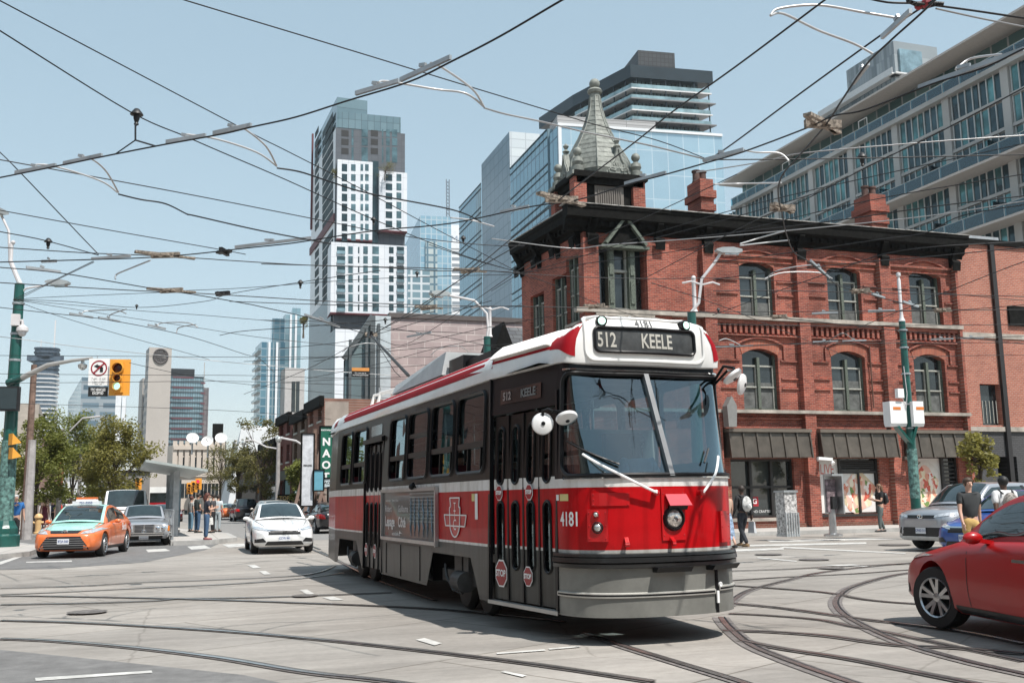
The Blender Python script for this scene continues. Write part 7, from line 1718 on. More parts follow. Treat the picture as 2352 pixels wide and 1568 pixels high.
 for s_ in (-1, 1):
  zt_ = T[-4][3]; patch('tail_light', [(.55*s_*sc, zt_-.30),(.86*s_*sc, zt_-.28),(.88*s_*sc, zt_-.06),(.6*s_*sc, zt_-.10)], 'r', mRedLamp, o=.012)
  mx, mz = X(x0+.35*(x1-x0)+.33), T[6][3]+.10
  k = MB(); k.sph((mx, s_*(hw+.08), mz), .1, 10, (.62,1.0,.62)); k.bar((mx, s_*(hw-.12), mz-.05), (mx, s_*(hw+.04), mz-.02), .08, .04); k.build('wing_mirror', paint if cat != 'taxi' else mTaxiO, root, smooth=True)
  for xx in (x0+.30, xm+.02, xm+.98): patch('door_gap', [(X(xx)-.006,.30),(X(xx)+.006,.30),(X(xx)+.006,T[7][3]-.03),(X(xx)-.006,T[7][3]-.03)], 's', mBlkPl, o=.003, sgn=s_)
  for xx in (xm-.18, xm+.80): patch('door_handle', [(X(xx)-.1,T[7][3]-.16),(X(xx)+.1,T[7][3]-.16),(X(xx)+.1,T[7][3]-.13),(X(xx)-.1,T[7][3]-.13)], 's', mChrome if face != 'taxi' else paint, o=.03, sgn=s_)
  patch('sill_trim', [(wx[0]-wr-.1,.21),(wx[1]+wr+.1,.21),(wx[1]+wr+.1,.29),(wx[0]-wr-.1,.29)], 's', mBlkPl, o=.006, sgn=s_)
 if hoodpaint:
  e_ = .80*hw; patch('hood', [(X(.22),-.5*e_),(X(.22),.5*e_),(X(.5),.92*e_),(X(x0+.02),1.02*e_),(X(x0+.02),-1.02*e_),(X(.5),-.92*e_)], 't', hoodpaint, o=.005)
 for s_ in (-1, 1): e_ = .84*hw; patch('hood_gap', [(X(.34),s_*.74*e_),(X(.34),s_*.755*e_),(X(x0),s_*1.02*e_),(X(x0),s_*1.005*e_)], 't', mBlkPl, o=.006)
 root['top'] = H; return root, patch, G_, X
def paintm(n, c, r_=.28, me=0., coat=.8): return M(n, c, r_, me, var=.02, coat=coat)
mTaxiO = paintm('orange taxi paint', (.72,.17,.045)); mMint = paintm('mint taxi paint', (.36,.66,.58)); mCarW = paintm('white car paint', (.76,.76,.75)); mCarR = paintm('deep red car paint', (.34,.002,.003), .35, 0, .15)
mCarS = paintm('silver car paint', (.42,.43,.45), .3, .6); mCarB = paintm('blue car paint', (.02,.08,.30)); mCarK = paintm('black car paint', (.012,.012,.014)); mCarG = paintm('grey car paint', (.16,.16,.16), .3, .4)
GS = (1.32, 2.15, 3.1, 4.15, .86, .64); GU = (1.2, 1.85, 3.9, 4.45, .88, .70); GC = (1.45, 1.95, 3.0, 3.65, .86, .68); GV = (.75, 1.35, 5.0, 5.15, .93, .80)
def axle(p1, p2):   # front axle ends given as seen left and right -> centre and heading (the car faces us)
 d = (p2-p1); return (p1+p2)/2
a_, b_ = G(104, 1284), G(242, 1277); fc = (a_+b_)/2; rr = G(296, 1271)
hd = (b_-rr); taz = math.degrees(math.atan2(hd.x, hd.y)); taz = 193. if abs(((taz-193+180) % 360)-180) > 25 else taz
def place(fc, az, fo, L): h = V((math.sin(R(az)), math.cos(R(az)), 0)); return V((fc.x, fc.y, .011))-h*(L/2-fo)
taz = 190.; tx, patch, G_, X = car('orange taxi with mint green hood and roof turning at the left kerb', 'taxi', place(GD(172, 29.6), taz, .95, 4.8), taz, 4.8, 1.82, 1.46, SED, mTaxiO, (1.35,2.15,3.2,4.3,.86,.66), 2.78, .95, .33, 'taxi', 'taxi', mMint, mMint, plate='BTJA 560', spokes=10, five=False)
k = MB(); k.box((.1, 0, 1.53), (.28,.78,.12)); k.hexa([(-.02,-.3,1.59),(.22,-.3,1.59),(.22,.3,1.59),(-.02,.3,1.59),(.02,-.26,1.70),(.18,-.26,1.70),(.18,.26,1.70),(.02,.26,1.70)]); rs = k.build('roof_sign', mPlate, tx)
k = MB(); k.box((.1, 0, 1.675), (.21,.58,.06)); k.build('sign_top', mTaxiO, rs)
text_on('sign_lettering', '751-5555', .1, lambda a, b_: V((.245, a, 1.535+b_)), mPlateT, rs, bold=.002)
text_on('door_lettering', 'Beck', .30, lambda a, b_: V((-.75-a, .925, .80+b_*1.0)), mWhitePaint, tx, bold=.008)
car('classic silver sedan with upright chrome grille waiting beside the orange taxi', 'car', place(GD(333, 37.2), 178, .8, 4.72), 178, 4.72, 1.79, 1.42, CLS, mCarS, GC, 2.8, .8, .32, 'classic', 'car', plate='AMPE 501')
car('white delivery van behind the classic silver sedan', 'van', place(GD(289, 44), 178, .9, 5.3), 178, 5.3, 2.0, 2.1, VAN, mCarW, GV, 3.4, .9, .36, 'van', 'van')
wf = G(653, 1272); car('white sedan driving towards the crossing just left of the streetcar', 'car', place(wf, 180.5, .0, 4.63), 180.5, 4.63, 1.80, 1.42, SED, mCarW, GS, 2.7, .9, .325, 'sedan', 'car', plate='CCYR 941')
rc = G(2170, 1446); raz = 13.; h_ = V((math.sin(R(raz)), math.cos(R(raz)), 0)); sd__ = V((math.cos(R(raz)), -math.sin(R(raz)), 0))
rctr = V((rc.x, rc.y, .02))-h_*(4.63/2-.9)+sd__*(.9-.11)
car('red sedan cropped by the right edge, turning away with its front wheel steered', 'car', rctr, raz, 4.63, 1.80, 1.42, SED, mCarR, GS, 2.7, .9, .325, 'sedan', 'car', steer=R(18), spokes=5)
s1, s2 = G(2104, 1241), G(2172, 1242); sf = V(((s1.x+s2.x)/2, (s1.y+s2.y)/2, .02))
car('silver crossover with roof rails stopped in front of the food posters', 'car', place(GD(2172, 26.2), 262, .95, 4.6), 262, 4.6, 1.84, 1.68, SUV, mCarS, GU, 2.66, .95, .36, 'suv', 'car', plate='CFND 311')
car('blue hatchback mostly hidden behind the woman in yellow shorts', 'car', place(GD(2262, 23.4), 255, .85, 4.2), 255, 4.2, 1.75, 1.45, SED, mCarB, GS[:2]+(2.9,3.8,.86,.66), 2.5, .85, .31, 'sedan', 'car', plate='BZBT 762')
car('black sport utility vehicle seen from behind, ahead of the white sedan', 'car', GD(561, 86), -3, 4.8, 1.98, 1.86, SUV, mCarK, GU, 2.8, .9, .38, 'suv', 'car')
car('beige estate car partly hidden behind the white sedan', 'car', GD(625, 56), -4, 4.7, 1.85, 1.60, SUV, paintm('beige car paint', (.36,.33,.29), .3, .4), GU, 2.7, .9, .34, 'suv', 'car')
car('small orange and mint taxi far down the street', 'taxi', GD(524, 98), -3, 4.7, 1.8, 1.46, SED, mTaxiO, GS, 2.7, .9, .32, 'taxi', 'taxi', mMint)
car('dark grey sedan right of the white sedan, seen from behind', 'car', GD(722, 62), -4, 4.6, 1.8, 1.45, SED, mCarG, GS, 2.7, .9, .32, 'sedan', 'car')
car('black sedan half hidden by the streetcar tail', 'car', GD(752, 50), -4, 4.6, 1.8, 1.45, SED, mCarK, GS, 2.7, .9, .32, 'sedan', 'car')
car('dark blue car queued behind the white delivery van', 'car', GD(372, 62), 178, 4.6, 1.8, 1.45, SED, paintm('navy car paint', (.01,.02,.05)), GS, 2.7, .9, .32, 'sedan', 'car')
car('pale grey car far behind the bus stop people', 'car', GD(500, 112), -3, 4.6, 1.8, 1.5, SED, mCarS, GS, 2.7, .9, .32, 'sedan', 'car')
car('dark red car parked beyond the left pavement crowd', 'car', GD(395, 90), 178, 4.6, 1.8, 1.5, SED, paintm('maroon car paint', (.1,.01,.012)), GS, 2.7, .9, .32, 'sedan', 'car')
q = GD(372, 105); t = thing('streetcar', q, R(-90-3), 'distant red and white streetcar far down the left lane behind the van', 'streetcar')
k = MB(); k.box2((-12,-1.2,.3),(0,1.2,3.2));
k = MB(); k.box2((-12,-1.2,1.7),(0,1.2,2.7)); k.build('window_band', mDarkGlass, t); k = MB(); k.box2((-12,-1.22,.4),(.02,1.22,1.7)); k.build('lower_body', mTRed, t); k = MB(); k.box2((-12,-1.22,2.7),(.04,1.22,3.3)); k.build('roof', mTWhite, t)
# PEOPLE
mSkin = {'l': M('light skin', (.50,.30,.22), .55, var=.05), 'd': M('dark skin', (.085,.045,.030), .5, var=.05)}
def cloth(n, c, v_=.08): return M('cloth '+n, c, .9, var=v_, scale=14, bump=.3, bs=60)
def skinmesh(verts, edges, radii, sub=1):
 me = bpy.data.meshes.new('sk'); me.from_pydata(verts, edges, []); o = bpy.data.objects.new('sk', me); COL.objects.link(o)
 o.modifiers.new('s', 'SKIN'); lay = me.skin_vertices[0].data
 for i, r_ in enumerate(radii): lay[i].radius = r_ if isinstance(r_, tuple) else (r_, r_)
 lay[0].use_root = True
 sb = o.modifiers.new('u', 'SUBSURF'); sb.levels = sub; sb.render_levels = sub
 dg = bpy.context.evaluated_depsgraph_get(); dg.update(); m2 = bpy.data.meshes.new_from_object(o.evaluated_get(dg))
 vs = [v.co.copy() for v in m2.vertices]; fs = [tuple(p.vertices) for p in m2.polygons]
 bpy.data.objects.remove(o); bpy.data.meshes.remove(m2); bpy.data.meshes.remove(me); return vs, fs
def person(lab, P, face, h=1.7, sk='l', top=None, bot=None, hair=(.03,.02,.015), pose=None, shorts=False, sleeves=.5, longhair=False, dress=False, shoe=(.03,.03,.03), build=1., pack=None, bag=None, group=None, sit=False, cap=None, detail=True):
 """face: direction the person faces (0 = +Y); pose: dict of joint offsets in body metres (x right, y forward)"""
 root = thing('person', P, R(-face), lab, 'person', group); s = h/1.75; po = dict(lk=(0,0), rk=(0,0), lf=(0,0), rf=(0,0), le=(0,-.02), re=(0,-.02), lh=(0,.03), rh=(0,.03), lean=0.); po.update(pose or {})
 hz, ny = .93, po['lean']; B = build
 def A(x, y, z): return (x*s, y*s, z*s)
 if sit: hz = .93
 J = {'pel': (0,0,hz), 'wst': (0,ny*.3,1.10), 'chs': (0,ny*.75,1.32), 'nek': (0,ny,1.47), 'hd0': (0,ny+.01,1.56), 'hd1': (0,ny+.02,1.64), 'hd2': (0,ny+.015,1.71)}
 for sd_, X_ in (('l', -1), ('r', 1)):
  kx, ky = po[sd_+'k']; fx, fy = po[sd_+'f']; ex, ey = po[sd_+'e'][:2]; hx, hy = po[sd_+'h'][:2]; ez = po[sd_+'e'][2] if len(po[sd_+'e']) > 2 else 1.12; hz_ = po[sd_+'h'][2] if len(po[sd_+'h']) > 2 else .88
  J[sd_+'hip'] = (X_*.095, 0, hz-.06); J[sd_+'kne'] = (X_*.10+kx, ky, .50 if not sit else hz-.04); J[sd_+'ank'] = (X_*.10+fx, fy-.02, .09 if not sit else hz-.46); J[sd_+'toe'] = (X_*.115+fx, fy+.15, .035 if not sit else hz-.50)
  J[sd_+'shl'] = (X_*.185*B, ny*.9, 1.42); J[sd_+'elb'] = (X_*.235*B+ex*X_, ny*.8+ey, ez); J[sd_+'wri'] = (X_*.255*B+hx*X_, ny*.7+hy, hz_)
 names = list(J); idx = {n: i for i, n in enumerate(names)}
 E_ = [('pel','wst'),('wst','chs'),('chs','nek'),('nek','hd0'),('hd0','hd1'),('hd1','hd2')]
 for sd_ in 'lr': E_ += [('pel',sd_+'hip'),(sd_+'hip',sd_+'kne'),(sd_+'kne',sd_+'ank'),(sd_+'ank',sd_+'toe'),('chs',sd_+'shl'),(sd_+'shl',sd_+'elb'),(sd_+'elb',sd_+'wri')]
 rad = {'pel': (.14*B,.10*B), 'wst': (.125*B,.09*B), 'chs': (.15*B,.10*B), 'nek': .052, 'hd0': (.066,.07), 'hd1': (.078,.098), 'hd2': (.062,.08)}
 for sd_ in 'lr': rad.update({sd_+'hip': .085*B, sd_+'kne': .056, sd_+'ank': .038, sd_+'toe': .030, sd_+'shl': .058*B, sd_+'elb': .040*B, sd_+'wri': .026})
 def grow(keys, edges, f, add=0., swap=None):
  ks = [n for n in names if n in keys]; ix = {n: i for i, n in enumerate(ks)}; rr = []
  for n in ks:
   r_ = (swap or {}).get(n, rad[n]); r_ = r_ if isinstance(r_, tuple) else (r_, r_); rr.append(((r_[0]*f+add)*s, (r_[1]*f+add)*s))
  return skinmesh([A(*J[n]) for n in ks], [(ix[a], ix[b]) for a, b in edges if a in ix and b in ix], rr)
 vs, fs = grow(names, E_, 1.); mb = MB(); mb.add(vs, fs)
 hc = V(A(*J['hd1']))
 mb.hexa([hc+V(q)*s for q in ((-.016,.09,-.045),(.016,.09,-.045),(.014,.128,-.03),(-.014,.128,-.03),(-.008,.09,.02),(.008,.09,.02),(.005,.10,.02),(-.005,.10,.02))])
 for X_ in (-1, 1): mb.sph(hc+V((X_*.083,-.005,-.015))*s, .022*s, 6, (.4,.8,1.2), 4)
 for sd_, X_ in (('l', -1), ('r', 1)):
  w_, e_ = V(A(*J[sd_+'wri'])), V(A(*J[sd_+'elb'])); d = (w_-e_).normalized(); up = V((0,1,0)) if abs(d.y) < .8 else V((0,0,1)); lat = d.cross(up).normalized(); fw_ = lat.cross(d)
  mb.bar(w_-d*.01*s, w_+d*.085*s, .03*s, .075*s, fw_)
  for q, ln in enumerate((.070,.080,.074,.058)):
   b0 = w_+d*.08*s+fw_*(-.028+.019*q)*s*-1; mb.tube([b0, b0+d*ln*.55*s-lat*X_*.006*s, b0+d*ln*.95*s-lat*X_*.022*s], [.0095*s,.0085*s,.006*s], 5)
  b0 = w_+d*.03*s+fw_*.036*s; mb.tube([b0, b0+(d*.03+fw_*.022)*s, b0+(d*.062+fw_*.03)*s], [.012*s,.010*s,.007*s], 5)
 mb.build('body', mSkin[sk], root, smooth=True, ang=80)
 if detail:
  k = MB()
  for X_ in (-1, 1): k.sph(hc+V((X_*.032,.088,.012))*s, .011*s, 6, (1.2,.6,.7), 4)
  k.bar(hc+V((-.024,.096,-.062))*s, hc+V((.024,.096,-.062))*s, .006*s, .009*s); k.build('face_features', M('dark features', (.04,.015,.012), .5), root)
 hm = M('hair %.3f' % sum(hair), hair, .6, var=.3, scale=30)
 k = MB(); k.sph(hc+V((0,-.016,.028))*s, .105*s, 12, (.92,1.06,.98), 8); k.v = [v if not (v.y > hc.y+.045*s and v.z < hc.z+.045*s) else hc+(v-hc)*.5 for v in k.v]
 if longhair: k.tube([hc+V((0,-.07,.03))*s, hc+V((0,-.10,-.10))*s, hc+V((0,-.09,-.26))*s], [.085*s,.085*s,.035*s], 8)
 k.build('hair', hm, root, smooth=True, ang=80)
 tm = cloth(*top)
 if dress:
  k = MB(); k.lathe([(.0,1.42),(.13,1.42),(.145,1.3),(.125,1.12),(.15,.98),(.21,.6),(.25,.32),(.0,.34)], (0,0,0), 16)
  k.v = [V((v.x*s*1.05, (v.y*.75+ny*max(0, v.z-1)*1.5)*s, v.z*s)) for v in k.v]
  k.build('dress', tm, root, smooth=True, ang=60)
 else:
  tk = ['pel','wst','chs','nek','lshl','rshl']; f_ = 1.12
  if sleeves: tk += ['lelb','relb'] + (['lwri','rwri'] if sleeves > .8 else [])
  JJ = dict(J)
  if sleeves and sleeves <= .8:
   for sd_ in 'lr': a, b_ = V(J[sd_+'shl']), V(J[sd_+'elb']); J[sd_+'elb'] = tuple(a.lerp(b_, .35+sleeves*.6))
  J['nek'] = tuple(V(J['chs']).lerp(V(J['nek']), .72))
  vs, fs = grow(tk, [e for e in E_], f_, .012, {'nek': .078, 'pel': (.145*B,.105*B), 'lelb': .045*B, 'relb': .045*B, 'lwri': .03, 'rwri': .03}); J.update(JJ); k = MB(); k.add(vs, fs); k.build('shirt', tm, root, smooth=True, ang=80)
  bm_ = cloth(*bot); J['wst'] = (J['wst'][0], J['wst'][1]*.5, 1.03); keys = ['pel','wst','lhip','rhip','lkne','rkne']+([] if shorts else ['lank','rank'])
  if shorts == 'skirt':
   k = MB(); k.lathe([(.0,1.02),(.14,1.02),(.19,.8),(.25,.25),(0,.25)], (0,0,0), 16); k.v = [V((v.x*s, v.y*.8*s, v.z*s)) for v in k.v]; k.build('skirt', bm_, root, smooth=True, ang=60)
  else:
   if shorts:
    for sd_ in 'lr': J[sd_+'kne'] = tuple(V(J[sd_+'hip']).lerp(V(JJ[sd_+'kne']), .6))
   vs, fs = grow(keys, E_, 1.1, .010, {'pel': (.14*B,.105*B), 'wst': (.125*B,.092*B), 'lank': .045, 'rank': .045, 'lkne': .062, 'rkne': .062}); J.update(JJ); k = MB(); k.add(vs, fs); k.build('shorts' if shorts else 'trousers', bm_, root, smooth=True, ang=80)
 for sd_ in 'lr':
  a, b_ = V(A(*J[sd_+'ank'])), V(A(*J[sd_+'toe'])); k = MB(); k.tube([a+V((0,-.06,-.05))*s, a+V((0,.0,-.045))*s, b_+V((0,-.03,.0)), b_+V((0,.05,-.005))*s], [.040*s,.046*s,.042*s,.026*s], 8); k.build('shoe', M('shoe %.2f' % shoe[0], shoe, .6), root, smooth=True)
 if pack or bag:
  t2 = root.location;
 if pack:
  pm, nm_, pl = pack; t = thing('backpack', P, R(-face), pl, 'backpack'); k = MB(); c = V(A(0, J['chs'][1]-.20, 1.22))
  k.sph(c, .17*s, 12, (.95,.62,1.35), 8); k.sph(c+V((0,-.08,-.08))*s, .10*s, 10, (1.1,.6,.9), 6); k.build('pack_body', pm, t, smooth=True)
  k = MB()
  for X_ in (-1, 1): k.tube([V(A(X_*.11, J['chs'][1]-.14, 1.42)), V(A(X_*.13, J['chs'][1]-.02, 1.50)), V(A(X_*.13, J['chs'][1]+.13, 1.36)), V(A(X_*.15, J['chs'][1]+.02, 1.08))], .018*s, 5)
  k.build('strap', mBlkPl, t)
 if bag:
  bm2, bl, sd_ = bag; t = thing('bag', P, R(-face), bl, 'bag'); w_ = V(A(*J[sd_+'wri'])); k = MB(); c = w_+V((0,0,-.30))*s; k.hexa([c+V(q)*s for q in ((-.05,-.13,-.2),(.05,-.13,-.2),(.05,.13,-.2),(-.05,.13,-.2),(-.02,-.11,.12),(.02,-.11,.12),(.02,.11,.12),(-.02,.11,.12))]); k.build('bag_body', bm2, t)
  k = MB(); k.tube([c+V((0,-.08,.12))*s, w_+V((0,0,-.07))*s, c+V((0,.08,.12))*s], .007, 4); k.build('handle', bm2, t)
 if cap: k = MB(); k.sph(hc+V((0,0,.05))*s, .11*s, 10, (.95,1.05,.7), 6); k.build('cap', cloth(*cap), root, smooth=True)
 return root
WALK = dict(lk=(0,.12), lf=(0,.20), rk=(0,-.02), rf=(0,-.26), le=(.0,-.10), lh=(0,-.12), re=(0,.06), rh=(0,.18))
WALK2 = dict(rk=(0,.14), rf=(0,.24), lk=(0,.0), lf=(0,-.22), re=(.02,-.10), rh=(0,-.10), le=(0,.05), lh=(0,.16))
PHONE = dict(re=(.0,.05), rh=(-.12,.30,1.20), le=(0,.05), lh=(-.14,.28,1.18))
HIPS = dict(re=(.05,-.06), rh=(-.05,.10,1.0))
def ped(lab, u, dep, **kw):
 z = kw.pop('z', .012); return person(lab, GD(u, dep, z), kw.pop('face', 0), **kw)
mPackW = M('white and black pack cloth', (.62,.62,.60), .8, var=.5, scale=6); mPackC = M('checked pack cloth', (.22,.20,.18), .8, var=.9, scale=18)
ped('man in black with a white backpack crossing beside the streetcar nose', 1704, 29.8, face=-12, h=1.74, sk='d', top=('black jacket', (.03,.03,.032), .6), bot=('dark jeans', (.025,.028,.035)), sleeves=1, pose=WALK2, shoe=(.30,.19,.10), pack=(mPackW, 'w', 'white and black backpack on the man crossing near the streetcar'), bag=(M('white carrier bag', (.55,.56,.58), .5), 'white carrier bag held by the man with the white backpack', 'r'))
ped('woman in blue patterned long skirt half hidden behind the streetcar nose', 1667, 29.2, face=0, h=1.66, top=('beige top', (.45,.32,.24)), bot=('blue print skirt', (.30,.40,.55), .6), shorts='skirt', hair=(.30,.19,.09), longhair=True, sleeves=.0, pose=WALK)
ped('woman in black top and grey trousers looking at her phone by the brick wall', 2021, 36.0, face=-75, h=1.66, top=('black tee', (.015,.015,.016)), bot=('grey green trousers', (.10,.12,.115)), hair=(.16,.09,.05), longhair=True, pose=dict(PHONE, lk=(0,.1), lf=(0,.12), rf=(0,-.12)), z=.14, pack=(mBlkPl, 'b', 'small black backpack on the woman looking at her phone'))
ped('smiling woman in dark grey tee and yellow shorts by the blue car', 2226, 19.6, face=195, h=1.72, top=('charcoal tee', (.035,.038,.04)), bot=('mustard shorts', (.50,.33,.12)), shorts=True, hair=(.06,.035,.02), pose=dict(WALK, lk=(0,.1)), sleeves=.5, shoe=(.4,.35,.3))
ped('person in white tee with a checked backpack at the far right crossing', 2308, 19.8, face=12, h=1.74, sk='d', top=('white tee', (.66,.66,.66)), bot=('white trousers', (.55,.56,.58)), hair=(.008,.008,.008), pose=WALK, sleeves=.6, build=1.08, pack=(mPackC, 'c', 'black and white checked backpack at the far right'))
ped('older man in blue polo shirt standing beside the green corner pole', 37, 38, face=160, h=1.76, top=('blue polo', (.025,.13,.36)), bot=('black trousers', (.015,.015,.017)), hair=(.45,.45,.45), build=1.22, pose=dict(HIPS), z=.14)
ped('woman in maroon dress walking on the left pavement', 104, 57, face=185, h=1.66, top=('maroon dress', (.16,.03,.05)), dress=True, hair=(.05,.02,.015), pose=WALK, z=.14)
ped('person with a red backpack facing away on the left pavement', 139, 60, face=0, h=1.75, top=('grey shirt', (.2,.2,.2)), bot=('dark jeans', (.03,.035,.05)), pack=(M('red pack cloth', (.55,.05,.03), .8), 'r', 'red backpack on the person on the left pavement'), z=.14)
ped('man in white shirt in the left pavement crowd', 159, 64, face=170, h=1.75, top=('white shirt', (.6,.6,.6)), bot=('jeans', (.05,.08,.15)), z=.14, sk='d')
ped('person in black at the right end of the left pavement crowd', 181, 66, face=150, h=1.72, top=('black shirt', (.02,.02,.02)), bot=('dark jeans', (.03,.035,.05)), z=.14)
ped('person in pale tee between the poles on the left pavement', 66, 60, face=120, h=1.66, top=('pale pink tee', (.5,.36,.33)), bot=('grey trousers', (.12,.12,.13)), z=.14)
ped('person in dark top behind the woman in the maroon dress', 120, 66, face=200, h=1.7, top=('navy top', (.03,.04,.09)), bot=('black trousers', (.015,.015,.017)), z=.14)
ped('woman in navy tee standing nearest, at the kerb of the stop island', 476, 37.5, face=80, h=1.70, top=('navy tee', (.03,.035,.05)), bot=('blue jeans', (.05,.10,.18)), hair=(.10,.03,.02), longhair=True, pose=dict(PHONE), z=.16, shoe=(.2,.05,.06))
ped('man in grey green tee and jeans standing on the stop island', 455, 47, face=60, h=1.80, top=('grey green tee', (.08,.095,.09)), bot=('blue jeans', (.05,.10,.18)), z=.16, pose=HIPS)
ped('woman in pale top and light jeans left of the man in grey green tee', 440, 49, face=60, h=1.68, top=('pale grey top', (.36,.37,.36)), bot=('light jeans', (.12,.22,.30)), hair=(.08,.04,.03), z=.16)
ped('man in dark cap and black vest with a white bag on the stop island', 490, 46.5, face=-70, h=1.74, top=('charcoal vest', (.07,.07,.075)), bot=('black trousers', (.015,.015,.017)), cap=('black cap', (.01,.01,.01)), z=.16, bag=(mPackW, 'white bag held by the man in the dark cap on the stop island', 'l'))
ped('person in long white shirt at the right of the stop island group', 501, 48, face=30, h=1.72, top=('long white shirt', (.55,.6,.62)), bot=('pale trousers', (.35,.4,.42)), z=.16)
ped('person in white shirt standing inside the bus shelter', 406, 50, face=100, h=1.70, top=('white shirt', (.6,.6,.6)), bot=('pale trousers', (.35,.4,.42)), z=.16)
for i, (u, d) in enumerate(((708,70),(724,74),(600,110),(583,112))):
 ped(['pedestrian in dark clothes under the shop signs', 'second pedestrian by the dark shopfront, in grey', 'distant pedestrian in blue near the far crossing', 'distant pedestrian in black near the far crossing'][i], u, d, face=0, h=1.7, top=(['black shirt','grey shirt','blue polo','black shirt'][i], [(.02,.02,.02),(.2,.2,.2),(.025,.13,.36),(.02,.02,.02)][i]), bot=('dark jeans', (.03,.035,.05)), z=.14 if i < 2 else .01, detail=False)
dq = mw(TC) @ V((.62, .48, .45)); person('streetcar driver in pale blue shirt seated behind the windshield', dq, 177.2, 1.75, 'd', ('pale blue shirt', (.28,.40,.52)), ('navy trousers', (.02,.03,.06)), sit=True, sleeves=.6, pose=dict(lk=(0,.42), rk=(0,.42), lf=(0,.46), rf=(0,.46), le=(0,.12,1.14), re=(0,.12,1.14), lh=(-.05,.38,1.12), rh=(-.05,.38,1.12)))
for i, (a, y) in enumerate(((-3.0,-.55),(-4.7,.55),(-7.4,-.5))):
 dq = mw(TC) @ V((a, y, .44)); person(['seated passenger in the window before the advertising poster', 'seated passenger in the middle of the streetcar on the far side', 'seated passenger near the rear of the streetcar'][i], dq, 177.2, 1.7, 'd' if i else 'l', ('black shirt', (.02,.02,.02)), ('dark jeans', (.03,.035,.05)), sit=True, pose=dict(lk=(0,.42), rk=(0,.42), lf=(0,.46), rf=(0,.46)), detail=False)
# TREES
def leafmat(n, c):
 m = M(n, c, .6, var=.35, scale=1.6); nt = m.node_tree; b = nt.nodes['Principled BSDF']; tl = nt.nodes.new('ShaderNodeBsdfTranslucent'); mx = nt.nodes.new('ShaderNodeMixShader'); mx.inputs[0].default_value = .45
 lk(nt, b.inputs['Base Color'].links[0].from_socket, tl.inputs[0]); o = [q for q in nt.nodes if q.type == 'OUTPUT_MATERIAL'][0]; lk(nt, b.outputs[0], mx.inputs[1]); lk(nt, tl.outputs[0], mx.inputs[2]); lk(nt, mx.outputs[0], o.inputs[0]); return m
mLeafA, mLeafB, mLeafC = leafmat('fresh leaf', (.20,.22,.05)), leafmat('yellow green leaf', (.26,.24,.06)), leafmat('olive leaf', (.18,.165,.05))
mBark = M('bark', (.09,.07,.055), .9, var=.3, scale=8, bump=.5)
def tree(u, dep, uw, v0, v1, lab, mat, dens=1., seed=1, z=.14, lean=0, v_trunk=None):
 """crown spans uw pixels across and v0..v1 pixels down at its own distance"""
 rnd = random.Random(seed); P = GD(u, dep, z); t = thing('street_tree', P, 0, lab, 'tree'); zt, zb = DEP(u, v0, dep).z-z, DEP(u, v1, dep).z-z; r_ = uw/FPX*dep/2
 tops = []; k = MB(); hb = max(1.2, zb*.9); k.tube([V((0,0,-.1)), V((lean*.3,0,hb*.6)), V((lean,0,hb+.4)), V((lean*1.2,.1,(zb+zt)/2))], [.17,.13,.10,.05], 8)
 for i in range(11):
  a = rnd.uniform(0, 2*PI); q = V((lean, 0, hb+rnd.uniform(0, (zt-hb)*.45))); rr = rnd.uniform(.45, .9)*r_; e_ = V((lean+rr*math.cos(a), rr*math.sin(a), min(zt*.97, q.z+rnd.uniform(.25, .6)*(zt-zb)))); mid = q.lerp(e_, .5)+V((0,0,.25)); k.tube([q, mid, e_], [.055,.035,.012], 5); tops.append(e_)
  for _ in range(2): e2 = e_+V((rnd.uniform(-1,1), rnd.uniform(-1,1), rnd.uniform(-.2,.9)))*r_*.4; k.tube([mid, e2], [.02,.006], 4); tops.append(e2)
 k.build('trunk', mBark, t, smooth=True)
 c = MB(); nb = int(34*dens); cl = [(V(q), rnd.uniform(.16,.34)*r_+.15) for q in tops]
 for _ in range(nb):
  a, h = rnd.uniform(0, 2*PI), rnd.random(); pr = math.sin(PI*min(.97, .12+h*.86))**.6; rr = r_*pr*math.sqrt(rnd.uniform(.25, 1)); cl.append((V((lean+rr*math.cos(a), rr*math.sin(a), zb+(zt-zb)*h)), rnd.uniform(.18,.36)*r_*.8+.12))
 for q, cr in cl:
  for _ in range(int(96*dens)):
   d = V((rnd.gauss(0,1), rnd.gauss(0,1), rnd.gauss(0,.75))); d = d.normalized()*cr*rnd.random()**.4; p = q+d; s_ = rnd.uniform(.05,.105)
   x = V((rnd.gauss(0,1), rnd.gauss(0,1), rnd.gauss(0,.5))).normalized(); y = x.cross(V((rnd.gauss(0,1), rnd.gauss(0,1), rnd.gauss(0,1)))).normalized()
   c.add([p-x*s_, p+y*s_*.6, p+x*s_, p-y*s_*.6], [(0,1,2,3)])
 c.build('crown', mat, t)
tree(82, 56, 135, 968, 1158, 'large dark green street tree beside the green corner pole', mLeafA, 1.45, 1)
tree(165, 66, 125, 962, 1158, 'bushy street tree second from the left, behind the tall lamp pole', mLeafA, 1.3, 2)
tree(262, 60, 150, 985, 1152, 'yellow green street tree with thin upright twigs above the van', mLeafB, 1.45, 3)
tree(215, 80, 130, 985, 1160, 'darker tree filling the gap between the two left lamp poles', mLeafB, 1.2, 4)
tree(505, 100, 70, 1030, 1120, 'sparse olive tree with bare branches above the bus stop people', mLeafC, .6, 5)
tree(545, 92, 60, 1040, 1130, 'olive street tree immediately left of the round-headed lamp', mLeafC, .7, 6)
tree(598, 76, 95, 965, 1140, 'tall street tree in front of the maroon shop', mLeafC, 1.0, 7)
tree(688, 58, 44, 1060, 1150, 'small green tree beside the dark shop board', mLeafA, .8, 8)
tree(2253, 37.5, 66, 990, 1120, 'small street tree in front of the grey painted annex base', mLeafB, .42, 9)
